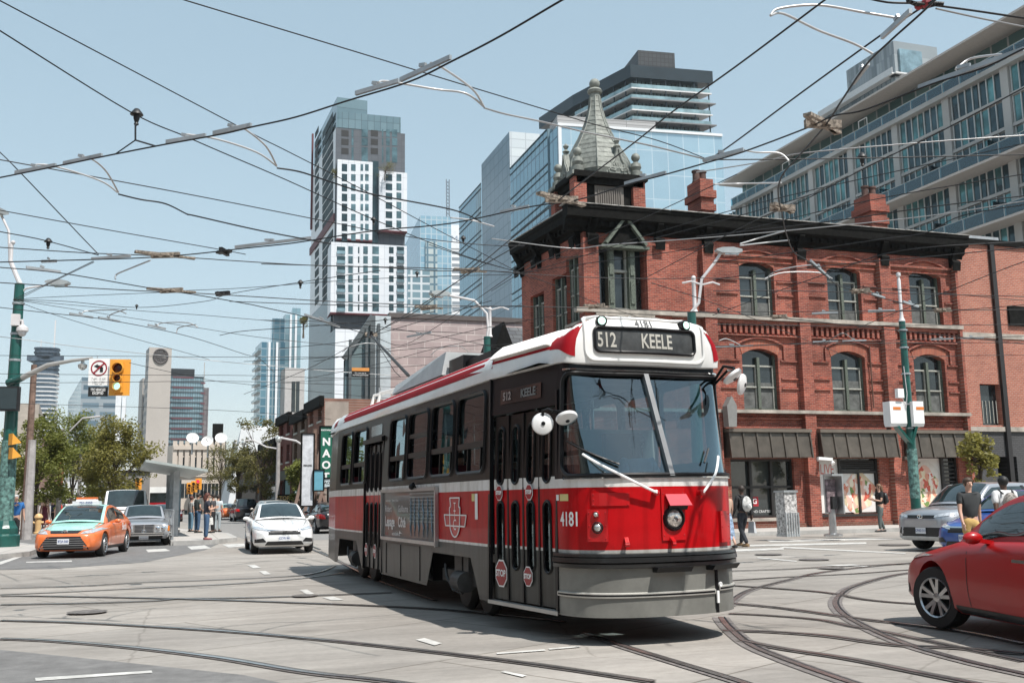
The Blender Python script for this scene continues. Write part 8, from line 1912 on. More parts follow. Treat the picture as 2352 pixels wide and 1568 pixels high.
tree(20, 75, 80, 990, 1150, 'partly hidden tree behind the green corner pole', mLeafA, .8, 10, lean=-.3)
for i, (u, d, va, vb, w_) in enumerate(((765,238,395,420,14),(880,238,385,405,28),(690,150,735,760,12))): tree(u, d, w_*1.6, va-8, vb, ['potted plants on the left terrace of the stacked white tower', 'bushes on the roof of the right box of the white tower', 'small terrace tree at the foot of the white tower'][i], mLeafC, .35, 20+i, z=DEP(u, vb, d).z-1)
# POLES, SIGNALS, STREET FURNITURE
mPoleWhite = M('white pole paint', (.62,.60,.60), .45, var=.08, stain=.15); mYel = M('signal yellow', (.72,.33,.045), .45, var=.05); mWood = M('weathered wood pole', (.20,.13,.10), .85, var=.3, scale=6, stain=.3); mConcP = M('pale concrete pole', (.36,.34,.33), .8, var=.2)
mSticker = M('sticker covered paint', (.10,.20,.18), .6, var=.7, scale=9)
def zc(u, v, d): return DEP(u, v, d).z
def cobra(k, F_, pts, r_=.05): k.tube(pts, r_, 7)
def lamphead(P, dirx, par, s_=1.):
 k = MB(); d = V(dirx).normalized(); n = V((-d.y, d.x, 0)); q = V(P)
 k.prism([(-.18,-.0),(.0,-.07),(.45,-.09),(.62,-.04),(.62,.04),(.35,.11),(0,.10),(-.18,.05)], q-n*.14*s_, d*s_, V((0,0,s_)), n*s_, .28); h = k.build('lamp_head', M('grey luminaire', (.38,.40,.40), .4, .3), par, world=True)
 k = MB(); k.prism([(.10,-.13),(.5,-.13),(.54,-.08),(.06,-.075)], q-n*.10*s_, d*s_, V((0,0,s_)), n*s_, .20); k.build('lamp_glass', mLens, h, world=True)
def tapered(P, z1, r0_, r1_, mat, par, name='pole', z0=0., n=14):
 k = MB(); k.cyl(V((P.x,P.y,z0)), V((P.x,P.y,z1)), r0_, r1_, n); return k.build(name, mat, par, world=True, smooth=True)
P = GD(14, 34.5); zt = zc(25, 652, 34.5); gp_ = thing('street_pole', P, 0, 'tall green corner pole covered in stickers with signal arm, camera and lamps', 'pole')
tapered(P, zt, .26, .16, mGreen, gp_, n=12)
k = MB(); k.lathe([(.50,.14),(.50,.5),(.42,.56),(.42,.75),(.36,.85),(.30,1.0)], (P.x,P.y,0), 12); k.build('base', mGreen, gp_, world=True)
k = MB(); k.cyl(V((P.x,P.y,1.0)), V((P.x,P.y,3.7)), .262, .25, 12); k.build('sticker_wrap', mSticker, gp_, world=True)
k = MB()
for v in (700, 745, 770, 830): z = zc(20, v, 34.5); k.lathe([(.20,z),(.20,z+.08)], (P.x,P.y,0), 12)
k.build('band_clamp', mGalv, gp_, world=True)
k = MB(); q = V((P.x,P.y,zt)); k.tube([q, DEP(24,600,34.5), DEP(26,560,34.5)], .075, 8); k.sph(DEP(30,557,34.5), .08, 8); k.tube([q+V((.05,0,0)), DEP(22,590,34.5), DEP(20,530,34.5), DEP(8,505,34.5), DEP(2,492,34.5)], .045, 7); k.build('white_lamp_stem', mPoleWhite, gp_, world=True, smooth=True)
lamphead(DEP(5, 490, 34.5), (-.5,-1,0), gp_, 1.0)
k = MB(); k.tube([DEP(38,684,34.5), DEP(60,662,34.5), DEP(110,654,34.5)], .035, 7); k.build('lamp_arm', mPoleWhite, gp_, world=True); lamphead(DEP(118, 650, 34.5), (1,-.3,0), gp_, 1.0)
k = MB(); q = DEP(36, 745, 34.3); k.box(q+V((0,0,.15)), (.28,.28,.4)); k.tube([q+V((0,0,.1)), q+V((.2,0,.15)), q+V((.22,0,-.05))], .06, 7); k.lathe([(.05,.1),(.19,0),(.2,-.12),(.15,-.16)], q+V((.22,0,-.1)), 14); k.sph(q+V((.22,0,-.28)), .14, 10); k.build('dome_camera', mPoleWhite, gp_, world=True, smooth=True)
aA, aB, aC = DEP(30, 874, 34.3), DEP(110, 838, 33.9), DEP(212, 822, 33.5)
k = MB(); k.tube([aA, DEP(50,868,34.2), aB, DEP(165,828,33.7), aC], [.11,.10,.08,.06,.045], 10); k.build('signal_arm', M('pale grey arm', (.40,.39,.37), .5, .2), gp_, world=True, smooth=True); k = MB(); k.cyl(DEP(20,880,34.4), DEP(52,866,34.2), .15, .12); k.build('arm_bracket', mGreen, gp_, world=True)
def flat(u0, u1, v0, v1, dep, az=90): F = Face(DEP((u0+u1)/2, (v0+v1)/2, dep), az); a0, z1 = F.sz(u0, v0); a1, z0 = F.sz(u1, v1); return F, a0, a1, z0, z1
def signal(u0, u1, v0, v1, dep, lab, lit=2, par=None, disc=None):
 F, a0, a1, z0, z1 = flat(u0, u1, v0, v1, dep, 102); t = thing('traffic_light', F.pt((a0+a1)/2, z0), 0, lab, 'traffic light'); w_ = a1-a0; h = z1-z0
 k = MB(); F.box(k, a0, a1, z0, z1, -.03, 0); k.build('backboard', mYel, t, world=True); c = (a0+a1)/2-.02*w_; k = MB(); F.box(k, c-w_*.22, c+w_*.22, z0+h*.08, z1-h*.08, .001, .14); k.build('housing', mYel, t, world=True)
 for i, (cz, rr) in enumerate(((.73, .25), (.46, .18), (.235, .18))):
  z = z0+h*cz; r_ = w_*rr; k = MB(); k.lathe([(r_*1.1,.12),(r_*1.1,.34),(r_*1.02,.34),(r_*1.02,.12)], F.pt(c, z, 0), 16, axis=F.n, cap=False); k.build('visor', mYel, t, world=True)
  k = MB(); k.lathe([(r_,.145),(r_*.6,.17),(0,.18)], F.pt(c, z, 0), 16, axis=F.n); k.build('signal_lens', M('lit green signal', (.35,.9,.7), .3, emis=1.3) if i == lit and lit == 2 else (M('lit red signal', (.9,.02,.08), .3, emis=1.5) if i == lit == 0 else M('dark signal lens', (.05,.015,.01), .3)), t, world=True)
 return t
signal(253, 297, 825, 908, 33.4, 'yellow traffic light showing green on the long signal arm')
F, a0, a1, z0, z1 = flat(205, 249, 823, 885, 33.45, 102); t = thing('traffic_sign', F.pt((a0+a1)/2, z0), 0, 'white no left turn sign with hours beside the signal', 'traffic sign'); c = (a0+a1)/2
k = MB(); F.box(k, a0, a1, z0, z1, -.02, 0); k.build('plate', mWhitePaint, t, world=True); cz = z0+(z1-z0)*.64; r_ = (a1-a0)*.40; mSR = M('sign red', (.28,.01,.02), .5)
k = MB(); k.lathe([(r_,.004),(r_,.008),(r_*.84,.008),(r_*.84,.004)], F.pt(c, cz), 32, axis=F.n, cap=False); k.bar(F.pt(c-r_*.62, cz-r_*.62, .012), F.pt(c+r_*.62, cz+r_*.62, .012), .05, .006, F.n); k.build('red_circle', mSR, t, world=True)
k = MB(); k.bar(F.pt(c+r_*.32,cz-r_*.5,.008), F.pt(c+r_*.32,cz+r_*.12,.008), .10, .004, F.n); k.bar(F.pt(c+r_*.38,cz+r_*.12,.008), F.pt(c-r_*.2,cz+r_*.22,.008), .09, .004, F.n); k.v += [F.pt(c-r_*.65,cz+r_*.26,.010), F.pt(c-r_*.15,cz+r_*.0,.010), F.pt(c-r_*.15,cz+r_*.52,.010)]; k.f.append(tuple(len(k.v)-3+i for i in range(3))); k.build('turn_arrow', mBlack, t, world=True)
text_on('lettering', '7 AM - 10 AM\n3 PM - 7 PM', .125, lambda x, y: F.pt(c+x, z0+(z1-z0)*.17+y, .006), M('grey sign lettering', (.2,.2,.2), .6), t, True, .0, .62); text_on('lettering', 'MON - FRI', .05, lambda x, y: F.pt(c+x, z0+.04+y, .006), mBlack, t, True)
F, a0, a1, z0, z1 = flat(203, 247, 888, 910, 33.45, 102); t = thing('traffic_sign', F.pt((a0+a1)/2, z0), 0, 'black tab reading TTC VEHICLES EXCEPTED under the turn sign', 'traffic sign'); k = MB(); F.box(k, a0, a1, z0, z1, -.02, 0); k.build('plate', mBlack, t, world=True)
text_on('lettering', 'TTC VEHICLES\nEXCEPTED', .12, lambda x, y: F.pt((a0+a1)/2+x, (z0+z1)/2+y, .006), mWhitePaint, t, True, .003, .62)
k = MB(); q = DEP(190, 836, 33.7); k.lathe([(.05,.14),(.06,.05),(.15,-.02),(.15,-.06),(.13,-.14),(.05,-.2),(0,-.21)], q, 14); t = thing('globe_lamp', q, 0, 'small round lamp hanging under the signal arm', 'lamp'); k.build('globe', mLens, t, world=True, smooth=True)
F, a0, a1, z0, z1 = flat(-12, 41, 887, 943, 34.0, 100); t = thing('sign_box', F.pt((a0+a1)/2, z0), 0, 'black boxed sign seen from behind on the green corner pole', 'sign'); k = MB(); F.box(k, a0, a1, z0, z1, -.2, 0); k.build('case', mBlkPl, t, world=True); k = MB(); F.box(k, a0+.06, a1-.06, z0+.06, z1-.06, 0, .02); k.build('screen', M('dark panel', (.03,.045,.05), .4), t, world=True)
for i, v in enumerate((1010, 1042)): F, a0, a1, z0, z1 = flat(26, 45, v-15, v+12, 34.2, 60); t = thing('pedestrian_signal', F.pt((a0+a1)/2, z0), 0, ['upper orange pedestrian signal hood on the green corner pole', 'lower orange pedestrian signal hood on the green corner pole'][i], 'signal'); k = MB(); k.hexa([F.pt(a0,z0,-.2),F.pt(a1,z0+.08,-.2),F.pt(a1,z0+.08,.12),F.pt(a0,z0,.12),F.pt(a0,z1,-.2),F.pt(a1,z1-.3,-.2),F.pt(a1,z1-.3,.12),F.pt(a0,z1,.12)]); k.build('hood', mYel, t, world=True)
dR = 33.; P = GD(2103, dR, .14); gr_ = thing('street_pole', P, 0, 'green steel pole carrying two white cabinets in front of the brick facade', 'pole'); zt = zc(2072, 738, dR)
tapered(P, zt, .17, .105, mGreen, gr_); k = MB(); q = V((P.x,P.y,zt)); k.lathe([(.12,0),(.07,.12),(.05,.3),(.06,1.4),(.03,1.5),(.075,1.55),(.07,1.65),(0,1.68)], q, 10); k.build('white_finial', mPoleWhite, gr_, world=True, smooth=True)
k = MB()
for v in (760,800,860,930,985,1060): z = zc(2085, v, dR); k.lathe([(.155,z),(.155,z+.05)], (P.x,P.y,0), 12)
k.build('band_clamp', mGalv, gr_, world=True); k = MB(); k.cyl(V((P.x,P.y,1.3)), V((P.x,P.y,2.9)), .168, .16, 14); k.build('graffiti_wrap', mSticker, gr_, world=True)
for i, (u0, u1) in enumerate(((2043, 2084), (2096, 2124))):
 F, a0, a1, z0, z1 = flat(u0, u1, 921, 972, dR-.2, 90); t = thing('control_cabinet', F.pt((a0+a1)/2, z0), 0, ['larger white control cabinet on the left side of the green pole', 'white control cabinet on the right side of the green pole'][i], 'cabinet'); k = MB(); F.box(k, a0, a1, z0, z1, -.35, .0); k.hexa([F.pt(a0,z0-.1,-.3),F.pt(a1,z0-.1,-.3),F.pt(a1,z0-.1,-.05),F.pt(a0,z0-.1,-.05),F.pt(a0,z0,-.35),F.pt(a1,z0,-.35),F.pt(a1,z0,0),F.pt(a0,z0,0)]); k.build('case', mWhitePaint, t, world=True)
 k = MB(); s_ = -1 if i == 0 else 1; k.bar(F.pt((a0+a1)/2,z0-.1,-.15), V((P.x,P.y,z0-.7)), .3, .08); k.build('bracket', mGreen, t, world=True); k = MB(); F.box(k, a0+.12, a0+.42, z1-.28, z1-.18, .001, .006); k.build('orange_number', M('orange number', (.65,.2,.04), .5), t, world=True)
q = DEP(2066, 903, dR-.2); t = thing('control_cabinet', q, 0, 'tiny white box with a cable above the large cabinet on the green pole', 'cabinet'); k = MB(); k.box(q, (.24,.15,.3)); k.build('case', mWhitePaint, t, world=True); k = MB(); k.tube([q+V((.1,0,-.1)), q+V((.22,0,-.5)), q+V((.3,0,0)), q+V((.25,0,.9))], .015, 5); k.build('cable', mPoleWhite, t, world=True)
for (ub, dp, vt_, stem, hu, hv, dx, lab) in ((1607,30,716,[(1612,640),(1640,605),(1655,582)],1657,577,1,'white double lamp standard rising above the streetcar roof in front of the bricks'),(1123,37,773,[(1118,720),(1090,690),(1040,680)],1022,676,-1,'white lamp standard with S-shaped arms above the middle of the streetcar')):
 P = GD(ub, dp, 0); t = thing('street_lamp', P, 0, lab, 'street lamp'); z = zc(ub, vt_, dp); tapered(P, z, .2, .13, mGreen, t); k = MB(); k.tube([V((P.x,P.y,z)), DEP(ub-2, vt_-20, dp)]+[DEP(*q, dp) for q in stem]+[DEP(hu, hv, dp)], .045, 8)
 k.lathe([(.10,0),(.06,.1),(.06,1.0),(.08,1.05),(.05,1.12),(0,1.14)], V((P.x+.12,P.y,z)), 10); k.tube([DEP(ub-40,vt_-66,dp), DEP(ub-20,vt_-70,dp), DEP(ub+6,vt_-62,dp), DEP(ub+30,vt_-68,dp), DEP(ub+46,vt_-62,dp)], .03, 6); k.build('white_stem', mPoleWhite, t, world=True, smooth=True); lamphead(DEP(hu, hv, dp), (dx,-.25,.0), t)
for (ub, dp, vt_, pts, lab, mt, r_) in ((135,58,985,[(150,1000),(190,960),(236,955)],'leaning white and red lamp pole on the left pavement',mConcP,.13),(181,66,1017,[(196,1028),(220,1012),(250,1011)],'second grey lamp pole behind the left trees',mConcP,.12),(637,66,1010,[(612,1026),(580,1010),(560,1012)],'concrete lamp pole with curved arm in front of the shops',mConcP,.14),(720,50,985,[(705,1028),(680,1012),(640,1004)],'weathered wooden utility pole beside the long white banner',mWood,.16),(60,48,838,None,'brown wooden pole behind the green corner pole',mWood,.16),(66,46,1010,None,'grey concrete pole foot with posters behind the corner pole',mConcP,.2),(870,60,890,None,'slim grey pole beside the glazed annex',mGalv,.10),(1000,70,880,None,'dark pole hidden behind the streetcar roof',mGalv,.10)):
 P = GD(ub, dp, 0); t = thing('utility_pole', P, 0, lab, 'pole'); z = zc(ub, vt_, dp); tapered(P, z, r_*1.15, r_*.85, mt, t, n=10)
 if pts: k = MB(); k.tube([DEP(ub, vt_+20, dp)]+[DEP(*q, dp) for q in pts], .05, 6); k.build('lamp_arm', mPoleWhite, t, world=True); k = MB(); k.sph(DEP(pts[-1][0], pts[-1][1]+5, dp), .16, 10, (1,1,1.1)); k.build('lamp_globe', mLens, t, world=True, smooth=True)
 if ub == 135: k = MB(); k.cyl(V((P.x,P.y,2.4)), V((P.x,P.y,4.6)), .16); k.build('red_band', M('faded red band', (.4,.06,.07), .7, var=.3), t, world=True)
for i, (u, v, d) in enumerate(((318,1112,95),(446,1118,110),(436,1122,112),(456,1112,105))): signal(u-7, u+7, v-14, v+12, d, ['distant yellow signal above the white van', 'distant yellow signal beside the stop shelter, left of a pair', 'farther yellow signal behind the pair by the stop', 'distant yellow signal showing red over the stop people'][i], lit=0 if i == 3 else 1)
q = GD(405, 42, .16); t = thing('bus_shelter', q, 0, 'grey steel stop shelter with winged roof on the traffic island', 'shelter'); FS2 = Face(q, -3)
k = MB(); B0, B1 = FS2.pt(-1.0, 3.1, .2), FS2.pt(9, 3.1, .2)
k.hexa([FS2.pt(-1.5,2.75,-1.1),FS2.pt(9,2.75,-1.1),FS2.pt(9,3.15,1.3),FS2.pt(-1.5,3.15,1.3),FS2.pt(-1.5,2.85,-1.1),FS2.pt(9,2.85,-1.1),FS2.pt(9,3.25,1.3),FS2.pt(-1.5,3.25,1.3)]); k.build('roof', M('pale shelter roof', (.42,.46,.44), .4, .3), t, world=True)
for a in (.2, 3.2, 6.4): k = MB(); FS2.box(k, a, a+.12, .16, 2.85, -.12, .12); k.build('post', mGalv, t, world=True)
k = MB(); FS2.quad(k, .4, 3.1, .5, 2.5, -.2); FS2.quad(k, 3.4, 6.3, .5, 2.5, -.2); k.build('glass_panel', mTGlass, t, world=True)
q = GD(392, 39, .16); t = thing('railing', q, 0, 'grey tubular railing along the stop island', 'railing'); Fr = Face(q, -5); k = MB()
for i in range(9): k.cyl(Fr.pt(-1.4+i*.7,.16), Fr.pt(-1.4+i*.7,1.25), .03, n=8)
for z in (1.25,.7,.3): k.cyl(Fr.pt(-1.4,z), Fr.pt(4.2,z), .028, n=8)
k.build('rail', mGalv, t, world=True)
P = GD(1809, 33.2, .14); t = thing('utility_cabinet', P, 0, 'tall grey street cabinet plastered with torn stickers', 'cabinet'); F = Face(P, 84); k = MB(); F.box(k, -.25, .25, .22, 1.55, -.3, .15); k.build('body', M('sticker covered cabinet', (.42,.41,.40), .6, var=.9, scale=11), t, world=True)
k = MB(); F.box(k, -.28, .28, 1.55, 1.62, -.34, .19); [F.box(k, x-.02, x+.02, .14, .9, .151, .19) for x in (-.24,-.14,-.04,.06,.16,.26)]; F.box(k, -.27, .27, .14, .22, -.32, .17); k.build('frame', mGalv, t, world=True)
P = GD(1909, 32.9, .14); t = thing('payphone', P, 0, 'silver pay phone post covered in dark posters', 'pay phone'); F = Face(P, 80); k = MB(); k.lathe([(.3,0),(.3,.06),(.12,.1),(.11,.9)], (P.x,P.y,.14), 12); k.build('post', mSteel, t, world=True)
k = MB(); F.box(k, -.24, .24, .85, 2.05, -.06, .0); F.box(k, .18, .24, .85, 2.05, .0, .34); F.box(k, -.24, .24, 2.05, 2.12, -.06, .34); k.build('booth_panel', mSteel, t, world=True); k = MB(); F.box(k, -.22, .17, .9, 1.95, .002, .06); k.build('poster_panel', M('poster patchwork', (.16,.12,.13), .7, var=1.2, scale=7), t, world=True); k = MB(); F.box(k, -.1, .12, 1.0, 1.4, .061, .16); k.build('phone', mBlkPl, t, world=True)
P = GD(91, 50, .14); t = thing('fire_hydrant', P, 0, 'yellow bollard-like hydrant on the left pavement', 'hydrant'); k = MB(); k.lathe([(.2,0),(.2,.08),(.14,.1),(.14,.75),(.2,.78),(.2,.84),(.13,.95),(0,1.0)], P, 14); k.cyl(P+V((-.24,0,.55)), P+V((.24,0,.55)), .06); k.build('hydrant_body', M('pale yellow paint', (.62,.42,.20), .5), t, world=True, smooth=True)
F, a0, a1, z0, z1 = flat(808, 848, 844, 866, 30, 95); t = thing('hanging_sign', F.pt((a0+a1)/2, z0), 0, 'small black and orange notice hung on a wire above the streetcar', 'sign'); k = MB(); F.box(k, a0, a1, z0, z1, -.02, 0); k.build('board', mBlack, t, world=True); k = MB(); F.box(k, a0, a1, z1-.10, z1, .001, .01); k.build('orange_top', M('orange board', (.6,.25,.06), .5), t, world=True)
text_on('lettering', 'Do not use at\nworksite perimeter', .06, lambda x, y: F.pt((a0+a1)/2+x, (z0+z1)/2-.05+y, .006), mWhitePaint, t, True)
for i, (u, d) in enumerate(((83,60),(92,62),(116,63))):
 P = GD(u, d, .14); t = thing('parasol_lamp', P, 0, ['left of three small white domed lamps on the left pavement', 'middle of three small white domed lamps on the left pavement', 'right of three small white domed lamps on the left pavement'][i], 'lamp'); k = MB(); k.cyl(P, P+V((0,0,2.1)), .05); k.lathe([(.42,2.0),(.38,2.15),(.2,2.3),(0,2.34)], P, 14); k.build('dome_lamp', mPoleWhite, t, world=True)
for i in range(4):
 P = GD(150+i*9, 70+i, .14); t = thing('banner_post', P, 0, ['white banner post leftmost behind the red pole', 'white banner post second behind the red pole', 'white banner post third behind the red pole', 'white banner post rightmost of four behind the taxi sign'][i], 'post'); k = MB(); k.cyl(P, P+V((0,0,3.2)), .06); k.build('post', mConcP, t, world=True); k = MB(); k.box(P+V((.3,0,2.4)), (.5,.05,1.2)); k.build('banner', mPlate, t, world=True)
# OVERHEAD WIRES
def wpts(px, zs, n=6, sag=0.):
 pts = []; N = len(px)
 for i, (u, v) in enumerate(px):
  z = zs if not isinstance(zs, (tuple, list)) else zs[0]+(zs[1]-zs[0])*i/(N-1); pts.append(G(u, v, z))
 return cr_(pts, n) if N > 2 else [pts[0].lerp(pts[1], t/8) for t in range(9)]
def wire(lab, px, zs=5.6, r_=.011, mat=None, name='overhead_wire'):
 r_ *= .8
 pts = wpts(px, zs); o = thing(name, pts[0], 0, lab, 'wire', None); k = MB(); k.tube(pts, r_, 6); k.build('strand', mat or mWire, o, world=True, smooth=True, ang=89); return o
def D_at(px, z): return G(px[0], px[1], z)
def clamp(par, p, q, z=5.62):       # grey channel clipped along the contact wire
 a, b_ = G(*p, z), G(*q, z); k = MB(); k.bar(a+V((0,0,.02)), b_+V((0,0,.02)), .03, .045); c = k.build('wire_channel', mGalv, par, world=True); k = MB(); m_ = a.lerp(b_, .45); k.bar(m_.lerp(a,.12)+V((0,0,.08)), m_.lerp(b_,.12)+V((0,0,.06)), .03, .035); k.build('clamp_plate', mGalv, c, world=True)
def arm(par, pts, z=5.68, r_=.012, mat=None):
 k = MB(); k.tube(cr_([G(*p, z+.14*math.sin(PI*i/(len(pts)-1))) for i, p in enumerate(pts)], 6), r_, 8); k.build('pull_off_arm', mat or M('pull-off arm steel', (.50,.50,.50), .4, .3), par, world=True, smooth=True, ang=89)
def knob(par, p, z, s_=1.):
 s_ *= .42         # black bell insulator
 q = G(*p, z); k = MB(); k.lathe([(.0,.14),(.05,.12),(.12,.03),(.13,.0),(.06,-.01),(.06,-.08),(.035,-.16),(.05,-.2),(0,-.24)], q, 10); k.v = [q+(v-q)*s_ for v in k.v]; k.build('insulator', mBlack, par, world=True, smooth=True)
def frog(par, p, z, l=.9, az=0., mt=None):    # wooden section insulator with metal ends
 q = G(*p, z); d = V((math.sin(R(az)), math.cos(R(az)), 0)); k = MB(); l *= .62; n = V((d.y,-d.x,0))
 for o_ in (-.06, .06): k.bar(q-d*l/2+n*o_*.4, q+n*o_+d*.1, .045, .04); k.bar(q+n*o_-d*.1, q+d*l/2-n*o_*.4, .045, .035)
 k.bar(q-d*l*.2-n*.14, q+d*l*.2+n*.14, .06, .09); k.build('crossing_frog', mt or M('weathered hardwood', (.25,.21,.17), .85, var=.6, scale=25), par, world=True)
W1 = wire('main curved contact wire with grey channels rising from the left edge to the top centre', [(-60,418),(0,408),(153,377),(265,354),(378,332),(510,308),(578,292),(680,269),(800,231),(940,188),(1040,140),(1150,83),(1292,0),(1400,-60)], 5.6, .013)
for p, q in (((35,400),(128,383)),((146,379),(234,360)),((382,330),(472,315)),((490,310),(577,291)),((817,219),(916,190)),((920,188),(1035,136))): clamp(W1, p, q)
arm(W1, [(82,382),(84,378),(130,383),(230,415),(270,442)]); arm(W1, [(190,360),(215,368),(245,395),(272,442)]); arm(W1, [(425,313),(430,309),(500,320),(590,350),(636,382)]); arm(W1, [(540,290),(560,295),(610,335),(635,380)]); arm(W1, [(870,190),(890,187),(1000,205),(1070,215),(1112,246)]); arm(W1, [(990,145),(1015,155),(1085,205),(1112,246)])
wire('stranded guy pulling the left pair of white arms down to the right', [(272,446),(322,458),(380,468),(430,492),(445,495),(600,530),(760,560)], 5.62, .014); wire('stranded guy from the second pair of white arms towards the white tower', [(636,386),(690,395),(760,418),(850,445),(1040,482),(1105,510)], 5.64, .014)
wire('pale stranded guy from the top pair of white arms to the green spire and beyond', [(1112,248),(1160,262),(1246,280),(1337,302),(1424,320),(1500,336),(1613,364)], 5.66, .014, mWireL)
W2 = wire('span wire from the upper left carrying a hanging insulator over the white tower', [(-40,45),(0,71),(299,257),(425,313),(510,350),(659,414),(856,503),(1060,585),(1190,625)], 6.3, .011); knob(W2, (314,264), 6.3, 1.5)
k = MB(); k.tube([G(311,285,6.0), G(311,322,5.75)], .012, 5); k.tube([G(311,322,5.75), G(265,354,5.62)], .01, 4); k.tube([G(311,322,5.75), G(358,336,5.62)], .01, 4); k.build('hanger', mWire, W2, world=True)
wire('topmost span wire from the upper left corner to the hub above the brick corner', [(-30,-14),(0,2),(558,296),(659,347),(837,438),(986,518),(1190,625)], 6.5, .010)
wire('thin wire entering at the top left of centre and passing over the spire', [(380,-14),(422,0),(800,114),(1035,186),(1246,250),(1373,288),(1514,324),(1627,367)], 6.6, .010)
wire('long wire from the top right down across the spire to the brick corner hub', [(1920,-18),(1895,0),(1693,151),(1542,259),(1458,327),(1297,449),(1160,560),(1060,640),(923,728),(852,770)], 5.6, .012)
wire('thick feeder from the top right knot down to the curved channel right of the chimney', [(2190,-30),(2130,10),(2042,68),(1845,210),(1682,331),(1621,371)], 5.9, .013)
W8 = wire('curved contact wire dropping from the top right over the brown fan frogs', [(2170,-22),(2118,29),(2042,97),(1988,151),(1934,230),(1913,263),(1887,299),(1830,364),(1801,396),(1788,428),(1790,464),(1797,493),(1805,533),(1823,578),(1852,597),(1892,630),(1929,657),(2000,677),(2074,697)], 5.6, .013)
clamp(W8, (2092,30), (2026,90)); clamp(W8, (1995,150), (1960,195)); arm(W8, [(1770,36),(1790,20),(1880,12),(1990,30),(2080,45)], 5.7); arm(W8, [(1770,36),(1800,32),(1880,70),(1960,100),(2005,124)], 5.7); arm(W8, [(1709,345),(1740,350),(1790,352),(1812,370)], 5.66); arm(W8, [(1640,423),(1700,422),(1795,420)], 5.66); arm(W8, [(1700,560),(1750,545),(1805,530)], 5.64); arm(W8, [(1700,564),(1770,556),(1812,552)], 5.64); arm(W8, [(1757,642),(1790,620),(1870,608),(1885,618)], 5.64); arm(W8, [(1757,640),(1800,626),(1880,626),(1912,640)], 5.64)
frog(W8, (1890,285), 5.62, 1.3, 60); frog(W8, (1797,478), 5.62, 1.0, 60); clamp(W8, (1862,601), (1905,640)); clamp(W8, (2003,676), (2032,686)); clamp(W8, (2074,694), (2110,706))
W9 = wire('contact wire running from the left edge under the tower and up over the right condominium', [(-40,603),(0,602),(214,596),(330,592),(439,584),(564,570),(659,560),(715,552),(860,530),(1035,513),(1218,475),(1331,458),(1444,423),(1528,401),(1619,375),(1707,349),(1851,295),(1916,266),(1988,252),(2139,194),(2262,155),(2352,112),(2430,80)], 5.6, .013)
for p, q in (((540,570),(715,549)),((210,597),(300,590)),((95,603),(130,602)),((1150,490),(1215,477)),((1435,425),(1530,400)),((1615,372),(1708,347)),((2110,205),(2352,118))): clamp(W9, p, q)
arm(W9, [(1035,500),(1080,505),(1135,520)]); arm(W9, [(2195,160),(2230,135),(2300,125)]); frog(W9, (380,586), 5.62, 1.6, 75); frog(W9, (1290,458), 5.62, 1.5, 65)
wire('steep wire from the left edge down to the junction knot left of the signals', [(-40,318),(0,350),(51,401),(177,533),(226,584)], (7.2, 5.8), .011)
wire('long gently falling wire from the left edge crossing the white tower to the hub', [(-40,360),(0,367),(400,440),(748,508),(920,541),(1106,562),(1205,564)], 6.1, .010)
wire('thin wire passing behind the left lamp head and falling right past the towers', [(-20,479),(0,483),(242,527),(494,571),(564,584)], 6.2, .010)
Wd = wire('wire with a black bell insulator left of the junction knot', [(-20,526),(0,532),(102,552),(226,586)], 5.9, .011); knob(Wd, (111,556), 5.95, 1.3)
wire('double span wire at mid height through the wooden frog left of the tower', [(-20,567),(0,568),(184,580),(326,586),(470,594),(527,598),(734,610),(1000,616),(1193,626)], 5.8, .011)
Wg = wire('contact wire curving down through the second wooden frog', [(-20,611),(0,614),(139,627),(347,662),(444,676),(564,697),(598,704),(716,731),(835,765)], 5.6, .012); frog(Wg, (394,667), 5.62, 1.5, 80); clamp(Wg, (60,616),(139,627)); clamp(Wg, (700,724), (780,752)); arm(Wg, [(265,641),(268,630),(300,616),(345,598)], 5.65, .015, mGalv)
wire('contact wire at left crossing the second wooden frog and running level to the brick wall', [(-20,647),(0,649),(180,660),(347,669),(444,673),(564,680),(778,693),(1000,701),(1205,704),(1305,706),(1693,722),(2000,752),(2352,790)], 5.6, .012)
HUB = (30, 688)
wire('span from the green pole hub rising over the first frog to the tower', [HUB,(120,682),(357,672),(432,667),(564,661),(860,640),(1178,630)], (7.0, 6.4), .009)
Wj = wire('span from the green pole hub to the black insulator then up to the right', [HUB,(151,692),(314,706),(470,692),(527,675),(690,648),(873,621)], (7.0, 6.0), .010); knob(Wj, (314,703), 6.5, .9)
wire('span from the green pole hub falling gently behind the tower foot', [HUB,(300,712),(470,724),(564,732),(852,755),(1089,765)], (7.0, 6.2), .009)
wire('lower span from the green pole hub ending near the glass annex', [HUB,(151,707),(314,732),(470,755),(564,770),(654,781),(882,804)], (7.0, 6.0), .009)
wire('diagonal span from the green pole hub down past the emblem tower', [HUB,(114,719),(286,771),(456,818),(482,827)], (7.0, 6.3), .010)
wire('two rising lines from the green pole to the junction knot, upper one', [HUB,(111,650),(214,600)], (7.0, 5.9), .011); wire('two rising lines from the green pole to the junction knot, lower one', [(36,690),(120,648),(216,602)], (6.9, 5.8), .009)
Wn = wire('low contact wire at left with drooping arms falling to the right', [(-20,704),(0,706),(114,719),(251,735),(428,771),(564,814),(592,820),(630,855)], 5.6, .010)
for a_ in ([(188,725),(192,716),(215,713),(265,712),(290,720)], [(250,733),(255,722),(290,710)], [(362,752),(370,742),(430,741),(455,752)], [(405,765),(412,752),(450,745)]): arm(Wn, a_, 5.66, .013, mWireL)
clamp(Wn, (160,722), (213,731)); clamp(Wn, (226,731),(275,740)); clamp(Wn, (340,748),(380,757))
wire('stranded line from the green pole low towards the signals', [(-10,772),(43,778),(197,798),(480,827),(564,835),(734,850),(900,862)], (6.5, 5.8), .012, mWireL)
